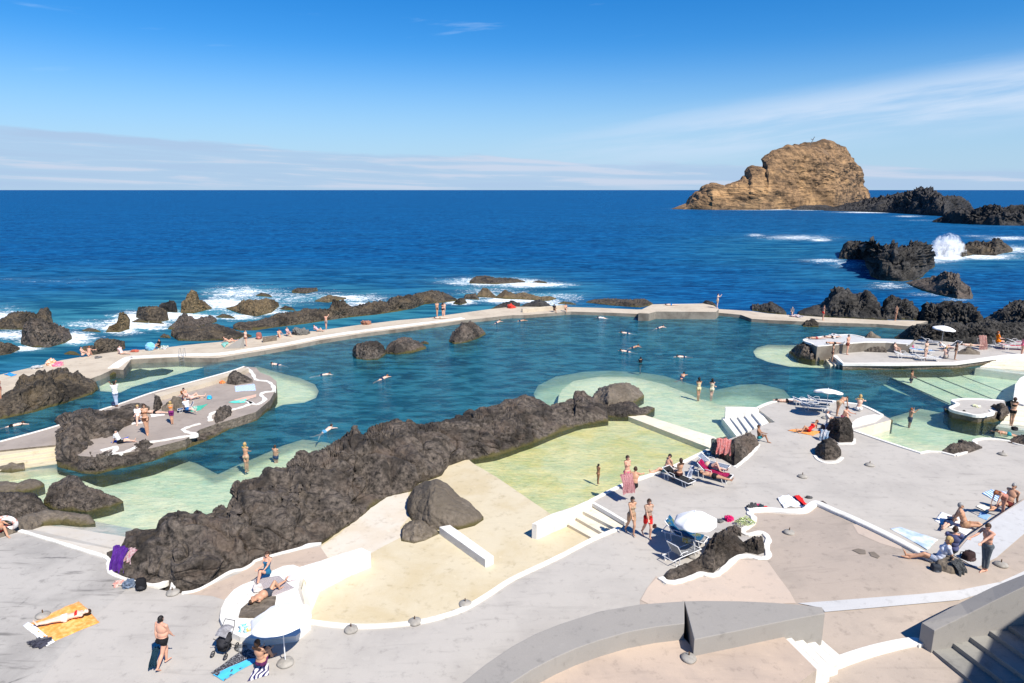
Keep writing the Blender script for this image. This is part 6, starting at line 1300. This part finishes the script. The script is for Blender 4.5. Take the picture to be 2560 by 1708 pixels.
heap('clothes', 916, 811, 'reddish brown bundle at the sea side of the walkway', [(.25,.10,.06),(.35,.18,.12)], z=WZK, r=.7, h=.5, seed=39)
tiny(1093, 791, 'stand', 20, 'slim bather with black trunks standing on the middle of the walkway', skin='tan', wear=[('trunks', BLK)], ht=1.1)
tiny(1107, 790, 'stand', 170, 'left of two bathers standing together on the middle of the walkway', sex='f', skin='red', hair='brown', wear=[('bra', BLK), ('briefs', BLK)], ht=1.0)
tiny(1111, 790, 'stand', -10, 'right of two bathers standing together on the middle of the walkway', skin='fair', wear=[('trunks', NAVY)], ht=1.0)
tiny(1100, 797, 'prone', 85, 'sunbather lying flat on the walkway before the standing three', z=WZK, skin='pale', wear=[('briefs', BEI)])
heap('clothes', 1278, 770, 'bright red bag at the walkway bend', [(.5,.03,.02),(.6,.06,.04)], z=WZK, r=.6, h=.5, seed=40, cat='bag')
tiny(1386, 780, 'sit', 20, 'dark figure sitting on the sea wall at the pool corner', skin='brown', hair='black', wear=[('shirt', BLK)])
tiny(1414, 779, 'sit', 10, 'bather sitting at the right end of the pool corner wall', skin='tan', hair='black')
tiny(1677, 764, 'prone', 85, 'sunbather lying flat on the raised sea wall platform', z=.25, skin='pale', wear=[('briefs', BLUE)])
tiny(1793, 771, 'photo', 60, 'bather standing high at the right end of the raised sea wall platform', z=.25, skin='pale', hair='brown', wear=[('shorts', BEI)], ht=1.12)
tiny(1980, 788, 'sit', -20, 'bather sitting under a grey towel on the right part of the sea wall', skin='fair', hair='grey', wear=[('shirt', GRY)])
heap('clothes', 1993, 792, 'dark red and white belongings beside the seated sea wall bather', [(.3,.03,.05),(.6,.6,.6),(.02,.02,.03)], z=WZK, r=.9, h=.2, seed=41)
tiny(2057, 801, 'stand', 90, 'tanned man standing alone before the twin-peaked crag', skin='red', hair='brown', wear=[('trunks', REDC)], ht=1.1)
tiny(2238, 802, 'stand', -60, 'tanned bather standing against the rounded black crag', skin='tan', hair='brown', wear=[('briefs', BLK)], ht=1.1)
# ---- right island
root = parasol(2354, 858, RZ, 'small white parasol standing before the wide black crag', rad=1.15, h=1.9, tilt=(4, 0), drop=.3, base=True)
tiny(2117, 887, 'akimbo', 30, 'tanned man standing under the rubble side of the raised terrace', z=RZ, skin='red', hair='black', wear=[('trunks', (.15,.04,.03))], ht=1.15)
tiny(2080, 905, 'stand', 60, 'thin bather on the steps at the left tip of the right platform', z=-.6, sex='f', skin='tan', hair='black', wear=[('onepiece', (.1,.05,.04))])
cloth_sheet('towel', [(2068,842),(2085,838),(2102,843),(2085,848)], .75, cloth_mat('whitedark', [(.65,.65,.66),(.1,.08,.08)], 3), 'towels and clothes spread on the raised terrace', wr=.15, seed=42)
tiny(2078, 845, 'prone', 90, 'sunbather lying at the back of the raised terrace', z=.78, skin='fair', wear=[('briefs', BLK)])
tiny(2040, 848, 'prone', 85, 'sunbather lying at the left end of the raised terrace', z=.78, skin='tan', wear=[('briefs', (.3,.05,.05))])
tiny(2085, 861, 'supine', 85, 'sunbather stretched along the front of the raised terrace', z=.78, skin='tan', wear=[('briefs', BLK)])
tiny(2238, 882, 'sit', 40, 'bather sitting near the left lounger on the right platform', z=RZ, skin='fair', hair='grey')
heap('clothes', 2273, 872, 'round magenta bag behind the blue and white lounger', [(.30,.01,.10),(.42,.02,.15)], z=RZ, r=.55, h=.5, seed=43, cat='bag')
lounger(2300, 884, 75, 'blue and white sun lounger in the middle of the right platform', z=RZ, fab=(.08,.32,.62), back=8, sc_=1.25)
lounger(2265, 896, 75, 'white sun lounger with a heaped towel at the front of the right platform', z=RZ, fab=(.62,.63,.64), back=15, sc_=1.2, towel=None)
lounger(2320, 902, 80, 'long white sun lounger at the front rim of the right platform', z=RZ, fab=(.66,.66,.66), back=5, sc_=1.1)
lounger(2325, 862, 80, 'grey sun lounger left of the small white parasol pole', z=RZ, fab=(.12,.14,.2), back=35, sc_=1.1)
lounger(2378, 873, -80, 'dark grey sun lounger right of the small white parasol pole', z=RZ, fab=(.10,.11,.14), back=35, sc_=1.15)
tiny(2312, 901, 'stand', 10, 'bather standing at the front rim beside the blue and white lounger', z=RZ, sex='f', skin='fair', hair='brown', wear=[('bra', BEI), ('briefs', BEI)], ht=1.1)
tiny(2365, 897, 'hug', 170, 'fair bather crouching at the front rim of the right platform', z=RZ, skin='fair', hair='blond', wear=[('shorts', (.4,.35,.3))], ht=1.2)
tiny(2387, 900, 'akimbo', 60, 'dark figure standing at the front rim right of the crouching bather', z=RZ, sex='f', skin='tan', hair='black', wear=[('shirt', (.12,.07,.05))], ht=1.0)
tiny(2338, 845, 'sit', 30, 'bather sitting in the shade left of the small white parasol', z=RZ, skin='tan', hair='brown')
tiny(2362, 872, 'recline', 80, 'white-haired bather lying back on the dark grey lounger', z=RZ+.3, skin='fair', hair='grey', wear=[('shirt', WHT)])
tiny(2425, 866, 'prone', 80, 'sunbather stretched out on top of the brown boulder', z=.5, skin='fair', wear=[('briefs', BEI)], ht=1.1)
draped('towel', 2453, 873, RZ, 'pink towel hung over a chair against the dark rock bank', cloth_mat('pinkish', [(.5,.25,.22),(.6,.38,.33)], 4), w=.45, h=1.5, seed=44, rot=10)
lounger(2455, 868, 20, 'dark folding chair under the pink towel at the rock bank', z=RZ, fab=(.05,.04,.04), back=65, name='folding_chair', sc_=.9, frame_m=GREYM)
tiny(2493, 868, 'chair', 80, 'bather wrapped in an orange towel sitting before the rock bank', z=RZ, sex='f', skin='fair', hair='ginger', wear=[('shirt', (.8,.2,.01)), ('trunks', (.8,.2,.01))], ht=1.25)
lounger(2491, 869, 80, 'light chair under the bather with the orange towel', z=RZ, fab=(.4,.4,.4), back=70, name='folding_chair', sc_=.8)
lounger(2530, 874, 80, 'bright red sun lounger near the right picture edge', z=RZ, fab=(.60,.02,.04), back=10, sc_=1.3)
lounger(2545, 864, 80, 'magenta sun lounger behind the bright red one', z=RZ, fab=(.35,.02,.10), back=20, sc_=1.2)
tiny(2554, 887, 'stand', 100, 'bather in pink at the right picture edge beside the red lounger', z=RZ, sex='f', skin='red', hair='brown', wear=[('onepiece', PINK)], ht=1.1)
# ---- deck tip with floating parasol
parasol(2064, 1046, 0, 'tilted white parasol that seems to float over the turquoise water', rad=1.05, h=2.15, tilt=(6, 14), drop=.22, base=True)
lounger(2012, 1014, 75, 'left blue-grey folded lounger beside the tilted parasol', fab=(.06,.12,.24), back=20, sc_=1.0)
lounger(2034, 1026, 75, 'front blue-grey lounger beside the tilted parasol', fab=(.08,.13,.22), back=15, sc_=1.0)
lounger(2048, 1012, 75, 'rear blue-grey lounger beside the tilted parasol', fab=(.05,.09,.18), back=25, sc_=1.0)
person(1966, 1006, 'prone', 75, 'bather lying at the waterline left of the blue-grey loungers', sex='m', skin='fair', hair='black', wear=[('briefs', BLK)], ht=1.0)
person(2147, 1028, 'hug', 150, 'blond woman sitting on the white rim at the deck tip', sex='f', skin='fair', hair='blond', wear=[('briefs', WHT)], ht=1.25)
person(2095, 1040, 'bend', 110, 'sunburnt bather bending down behind the tallest deck boulder', sex='b', skin='tan', hair='brown', wear=[('trunks', BEI)], ht=1.05)
person(2070, 1066, 'sit', 60, 'white-hatted bather sitting left of the bending one', sex='f', skin='red', hair='grey', wear=[('shirt', (.6,.55,.5))], ht=1.1)
person(2108, 1047, 'hug', 30, 'pink-backed bather sitting behind the tallest deck boulder', skin='red', hair='brown', wear=[('trunks', PINK)])
cloth_sheet('towel', [(1969,1077),(1995,1073),(2052,1080),(2034,1090)], 0, cloth_mat('orange_cloth', [(.70,.22,.03),(.78,.34,.10)], 5), 'long orange towel with a sunbather left of the dark deck boulders', wr=.03, seed=50)
person(2022, 1080, 'recline', -75, 'woman in a red swimsuit reclining on the long orange towel', z=.02, sex='f', skin='tan', hair='ginger', wear=[('onepiece', REDC)], ht=1.05)
lump_bag('beach_bag', 2060, 1075, 'black and white bag against the tallest deck boulder', col=(.05,.05,.06), s=(.2,.15,.2), rot=20)
draped('towel', 2072, 1074, .1, 'white towel hung at the left of the tallest deck boulder', cloth_mat('white_terry3', [(.7,.7,.72),(.77,.77,.78)], 4), w=.35, h=.45, seed=51)
draped('towel', 2060, 1097, .1, 'white and blue towel hung on the lower deck boulder', cloth_mat('whiteblue', [(.7,.7,.72),(.12,.3,.5)], 3), w=.28, h=.6, seed=52, rot=-30)
person(2527, 1066, 'stand', 150, 'tanned woman standing on the curved cream steps at the right edge', z=-.55, sex='f', skin='tan', hair='brown', wear=[('bra', BLK), ('briefs', BLK)], ht=1.2)
person(2521, 1086, 'swim', 60, 'dark-haired bather in teal half in the water at the right edge', z=SEA, skin='tan', hair='black', wear=[('trunks', TEALC)])
lump_bag('bag', 2536, 1076, 'black bag on the cream steps below the standing woman', z=-.6, col=BLK, s=(.2,.14,.14))
heap('towel', 2441, 1017, 'small yellow towel on the heart-shaped islet', [(.6,.6,.35),(.7,.7,.6)], z=-.15, r=.32, h=.12, seed=53, cat='towel')
heap('sandals', 2410, 1028, 'pair of black sandals on the heart-shaped islet', [(.01,.01,.01),(.02,.02,.02)], z=-.15, r=.1, h=.06, seed=54, cat='sandals')
# ---- paddling pool edge
person(1495, 1211, 'stand', 120, 'small child standing in the yellow paddling pool', z=-1.0, skin='brown', hair='black', ht=.72)
person(1566, 1226, 'stand', 30, 'person wrapped in a pink towel standing on the yellow pool kerb', sex='f', skin='red', hair='brown', wear=[('briefs', PINK)], ht=1.12)
draped('towel', 1566, 1226, .62, 'pink towel wrapped round the person standing on the yellow pool kerb', cloth_mat('pink_terry', [(.56,.27,.29),(.64,.36,.37)], 3), w=.36, h=.92, seed=60, rot=20)
person(1585, 1222, 'hug', 160, 'bare-backed man sitting beside the person in the pink towel', skin='tan', hair='brown', wear=[('trunks', BLK)], ht=1.22)
person(1664, 1180, 'legs', -70, 'bare-backed man in teal shorts sitting on the yellow pool kerb', skin='red', hair='black', wear=[('shorts', (.03,.22,.28))], ht=1.15)
lounger(1694, 1205, 38, 'white lounger with dark sling and a seated woman near the yellow pool', fab=(.05,.05,.05), back=25, sc_=1.05)
person(1697, 1208, 'chair', 200, 'bare-backed woman sitting on the dark lounger near the yellow pool', z=.0, sex='f', skin='tan', hair='brown', wear=[('briefs', (.05,.02,.02))], ht=1.1)
cloth_sheet('towel', [(1706,1205),(1725,1180),(1737,1178),(1722,1212)], .12, cloth_mat('denim_t', [(.2,.24,.32),(.55,.56,.6)], 4), 'pale denim clothes beside the seated woman on the dark lounger', wr=.2, seed=61)
lg, tws = lounger(1782, 1196, 55, 'white sun lounger with a magenta towel and two sunbathers', fab=(.03,.03,.05), back=40, towel=cloth_mat('mag_terry', [(.40,.005,.08),(.55,.02,.14)], 4), sc_=1.12)
def topl(lg, tws, label):
    t = tws[0]; t.name = 'towel'; mw = Matrix.LocRotScale(lg.location, lg.rotation_euler, lg.scale)
    bm = bmesh.new(); bm.from_mesh(tws[0].data); bm.from_mesh(tws[1].data); m_ = tws[0].data.materials[0]
    me = bpy.data.meshes.new('towel'); bm.to_mesh(me); bm.free(); me.materials.append(m_)
    o = bpy.data.objects.new('towel', me); COL.objects.link(o); o.matrix_world = mw
    for t in tws: bpy.data.objects.remove(t)
    tag(o, label, 'towel')
topl(lg, tws, 'magenta towel spread on the white lounger with two sunbathers')
person(1785, 1196, 'supine', 52, 'front sunbather lying on the magenta towel lounger', z=.42, skin='tan', hair='black', wear=[('trunks', BLK)], ht=1.08)
lounger(1780, 1172, 55, 'rear white lounger hidden behind the magenta towel lounger', fab=(.35,.4,.5), back=35, sc_=1.05)
person(1776, 1172, 'kneeup', 50, 'rear sunbather with dark top lying behind the magenta towel lounger', z=.42, sex='b', skin='fair', hair='black', wear=[('bra', NAVY), ('briefs', NAVY)], ht=1.05)
draped('towel', 1808, 1130, .45, 'salmon pink towel draped over the craggy rock by the yellow pool', cloth_mat('salmon_t', [(.75,.22,.2),(.8,.42,.4)], 7), w=.42, h=.85, seed=62, rot=-15)
draped('towel', 1788, 1136, .1, 'dark green towel draped left of the salmon pink one', cloth_mat('darkgreen_t', [(.02,.05,.045),(.3,.34,.33)], 12), w=.3, h=1.0, seed=63, rot=-25)
heap('clothes', 1782, 1140, 'blue towel bundle at the left foot of the towel-draped rock', [(.02,.08,.16),(.06,.16,.28)], r=.42, h=.3, seed=64)
person(1898, 1103, 'sit', 60, 'small tanned bather sitting behind the towel-draped rock', skin='brown', hair='brown', wear=[('trunks', TEALC)], ht=1.0)
# ---- walking women, parasol with two loungers
person(1577, 1338, 'walk', 20, 'woman in a beige wrap walking past the paddling pool steps', sex='f', skin='tan', hair='black', wear=[('onepiece', BEI), ('shorts', (.35,.22,.14))], ht=1.1)
person(1618, 1346, 'walk', 15, 'woman in a red skirt walking with shoes in her hand', sex='f', skin='red', hair='brown', wear=[('shirt', (.40,.27,.20)), ('shorts', (.62,.02,.02))], ht=1.12)
heap('shoes', 1636, 1318, 'dark shoes held by the woman in the red skirt', [(.03,.01,.01),(.06,.03,.03)], z=.55, r=.10, h=.14, seed=65, cat='shoes')
parasol(1735, 1392, 0, 'white parasol with frilled rim over the two loungers by the grooved rock', rad=.98, h=2.15, tilt=(-3, 4), scal=.05, drop=.40)
lg, tws = lounger(1708, 1352, 57, 'white lounger with a blue towel under the frilled parasol', fab=(.5,.5,.5), back=45, towel=cloth_mat('blue_terry', [(.01,.11,.24),(.02,.16,.33),(.25,.28,.12)], 2.4), sc_=1.15)
topl(lg, tws, 'deep blue towel with yellow marks on the lounger under the frilled parasol')
lounger(1702, 1398, 125, 'pale mesh lounger standing in front of the blue towel lounger', fab=(.36,.37,.38), back=58, sc_=1.05)
heap('clothes', 1717, 1352, 'yellow and white towel bundle on the blue towel lounger', [(.65,.4,.03),(.7,.65,.5)], z=.42, r=.22, h=.12, seed=66)
heap('plastic_bag', 1822, 1301, 'bright magenta bundle beside the leafy green bundle', [(.40,.0,.08),(.6,.02,.15)], r=.24, h=.24, seed=67, cat='bag')
heap('clothes', 1880, 1272, 'dark bag pile at the corner of the white kerb', [(.03,.03,.035),(.10,.10,.10)], r=.3, h=.24, seed=68)
heap('clothes', 1892, 1268, 'small pink bundle in the middle of the kerb corner pile', [(.6,.02,.15),(.65,.1,.25)], r=.16, h=.2, seed=69)
heap('clothes', 1903, 1271, 'black and teal bundle in the kerb corner pile', [(.01,.02,.03),(.05,.08,.1)], r=.24, h=.2, seed=70)
heap('clothes', 1914, 1274, 'small red bundle at the right end of the kerb corner pile', [(.6,.02,.02),(.5,.05,.05)], r=.15, h=.14, seed=71)
heap('sandals', 1797, 1303, 'dark sandals on the deck left of the magenta bundle', [(.01,.01,.01),(.15,.15,.15)], r=.25, h=.05, seed=72, cat='sandals')
# leafy plant
bm = bmesh.new(); rnd = random.Random(5)
for i in range(420):
    a = rnd.random()*6.28; rr = rnd.random()**.5*.45; hh = .12+.42*(1-rr/.45)*rnd.random()**.5
    p = Vector((math.cos(a)*rr*1.2, math.sin(a)*rr*.7, hh)); q = Quaternion((rnd.random()-.5, rnd.random()-.5, rnd.random()-.5, 1)).normalized()
    vs = [bm.verts.new(p+q@Vector(v)) for v in ((-.02, 0, 0), (0, -.045, .01), (.02, 0, 0), (0, .045, .02))]; bm.faces.new(vs)
root = empty('shrub', U(1862, 1312, 0)); link('foliage', bm_mesh('foliage', bm), mat('pale_leaf', (.42,.50,.20), .6, .4, 9, 0), root); rod('stem', [(0, 0, 0), (.02, 0, .3)], .02, mat('stem', (.1,.08,.04)), root)
tag(root, 'pale green leafy plant at the bend of the white kerb', 'plant')
# ---- right deck towels
def zz(x, y): return 0
cloth_sheet('towel', [(1944,1248),(1972,1238),(2008,1268),(1958,1272)], 0, cloth_mat('white_blue_soft', [(.66,.68,.74),(.76,.77,.79)], 2), 'crumpled white towel left of the red and blue cloth', wr=.07, seed=80)
cloth_sheet('towel', [(1974,1243),(1988,1240),(2016,1266),(2006,1270)], .03, cloth((.04,.09,.22)), 'narrow dark blue cloth between the white towel and the red cloth', wr=.03, seed=81)
cloth_sheet('towel', [(1984,1242),(1998,1239),(2019,1263),(2010,1264)], .10, cloth((.62,.02,.02)), 'bright red cloth folded over the dark blue one', wr=.06, seed=82)
heap('sandals', 2022, 1244, 'small black sandals right of the red cloth on the deck', [(.01,.01,.01),(.1,.1,.1)], r=.2, h=.04, seed=83, cat='sandals')
cloth_sheet('towel', [(2226,1322),(2250,1318),(2345,1350),(2318,1376)], 0, cloth_mat('paleblue', [(.30,.42,.58),(.62,.66,.70)], 1.5), 'long pale blue towel along the broad white terrace kerb', wr=.03, seed=84, zf=None)
cloth_sheet('towel', [(2335,1302),(2352,1281),(2442,1310),(2415,1339)], 0, cloth_mat('white_terry4', [(.70,.70,.71),(.77,.77,.78)], 4), 'big white towel under the reclining couple on the right deck', wr=.03, seed=85)
person(2372, 1312, 'supine', 132-180, 'person in dark blue shorts lying on the big white towel, right deck', z=.03, skin='fair', hair='brown', wear=[('shorts', NAVY)], ht=1.05)
person(2410, 1318, 'legs', 60, 'grey-haired man sitting beside the lying one on the big white towel', z=.03, skin='tan', hair='grey', wear=[('trunks', (.35,.2,.12))], ht=1.3)
cloth_sheet('towel', [(2455,1234),(2478,1224),(2520,1232),(2490,1255)], 0, cloth_mat('bluewave', [(.08,.28,.62),(.66,.70,.74)], 1.6, 'stripes'), 'white towel with blue stripes behind the man on the right deck', wr=.03, seed=86)
person(2518, 1268, 'legs', -70, 'tanned grey-haired man leaning on his arm near the right edge', z=.3, skin='tan', hair='grey', wear=[('trunks', (.1,.02,.02))], ht=1.35)
person(2502, 1285, 'bend', -70, 'sunburnt bather bending forward in front of the grey-haired man', z=.2, sex='f', skin='red', hair='ginger', wear=[('onepiece', (.45,.2,.15))], ht=1.0)
cloth_sheet('towel', [(2440,1268),(2450,1262),(2490,1272),(2470,1282)], 0, cloth_mat('cream_t', [(.62,.60,.50),(.7,.68,.6)], 3), 'cream towel between blue towel and couple on the right deck', wr=.04, seed=87)
cloth_sheet('towel', [(2442,1292),(2452,1280),(2478,1290),(2465,1301)], .0, cloth_mat('bluesq', [(.20,.36,.60),(.26,.42,.66)], 3), 'small light blue towel below the cream towel on the right deck', wr=.02, seed=88)
T2 = zt(2455, 1430)
person(2458, 1430, 'reach', -75, 'bare-chested man in long grey shorts standing at the raised terrace kerb', z=T2, skin='red', hair='brown', wear=[('trousers', (.10,.12,.14))], ht=1.22)
person(2345, 1408, 'legs', -110, 'person in a white top and denim sitting on the terrace kerb', z=T2*.85+.1, sex='f', skin='tan', hair='blond', wear=[('shirt', (.55,.58,.68)), ('shorts', (.2,.25,.35))], ht=1.35)
person(2378, 1388, 'sit', 150, 'person in a blue patterned shirt sitting behind the one in white', z=T2*.85, skin='red', hair='brown', wear=[('shirt', (.09,.10,.20)), ('trousers', (.05,.06,.08))], ht=1.3)
lump_bag('backpack', 2420, 1400, 'open dark backpack that the standing man reaches into', z=T2, col=(.035,.02,.02), s=(.27,.2,.2), rot=25)
lump_bag('backpack', 2338, 1432, 'dark grey backpack against the low grey rock on the terrace', z=T2*.85, col=(.03,.035,.045), s=(.2,.15,.2), rot=-10)
rock('boulder', 'smooth light grey boulder under the seated people on the terrace kerb', [(2318,1402),(2345,1385),(2380,1390),(2405,1410),(2410,1425)], [(2318,1415,T2*.85),(2345,1430,T2*.9),(2378,1440,T2*.9),(2400,1440,T2*.9),(2410,1430,T2*.9)], z0=T2, m='rock_grey', seed=90, amp=.04)
draped('towel', 2392, 1432, T2*.9, 'dark grey crumpled cloth over the right end of the light grey boulder', cloth_mat('dkcloth', [(.05,.055,.06),(.16,.17,.18)], 8), w=.3, h=.55, seed=91, rot=30)

# pool ladder at the walkway corner
root = empty('pool_ladder', U(455, 893, WZK))
for q in (-.22, .22): rod('rail', [(q, .35, .0), (q, .3, .85), (q, .05, .9), (q, -.12, .6), (q, -.15, -1.1)], .022, GREYM, root)
for k in range(4): rod('rung', [(-.22, -.14, -.05-.28*k), (.22, -.14, -.05-.28*k)], .018, GREYM, root)
tag(root, 'grey metal pool ladder at the walkway where the small turquoise lagoon begins', 'ladder')
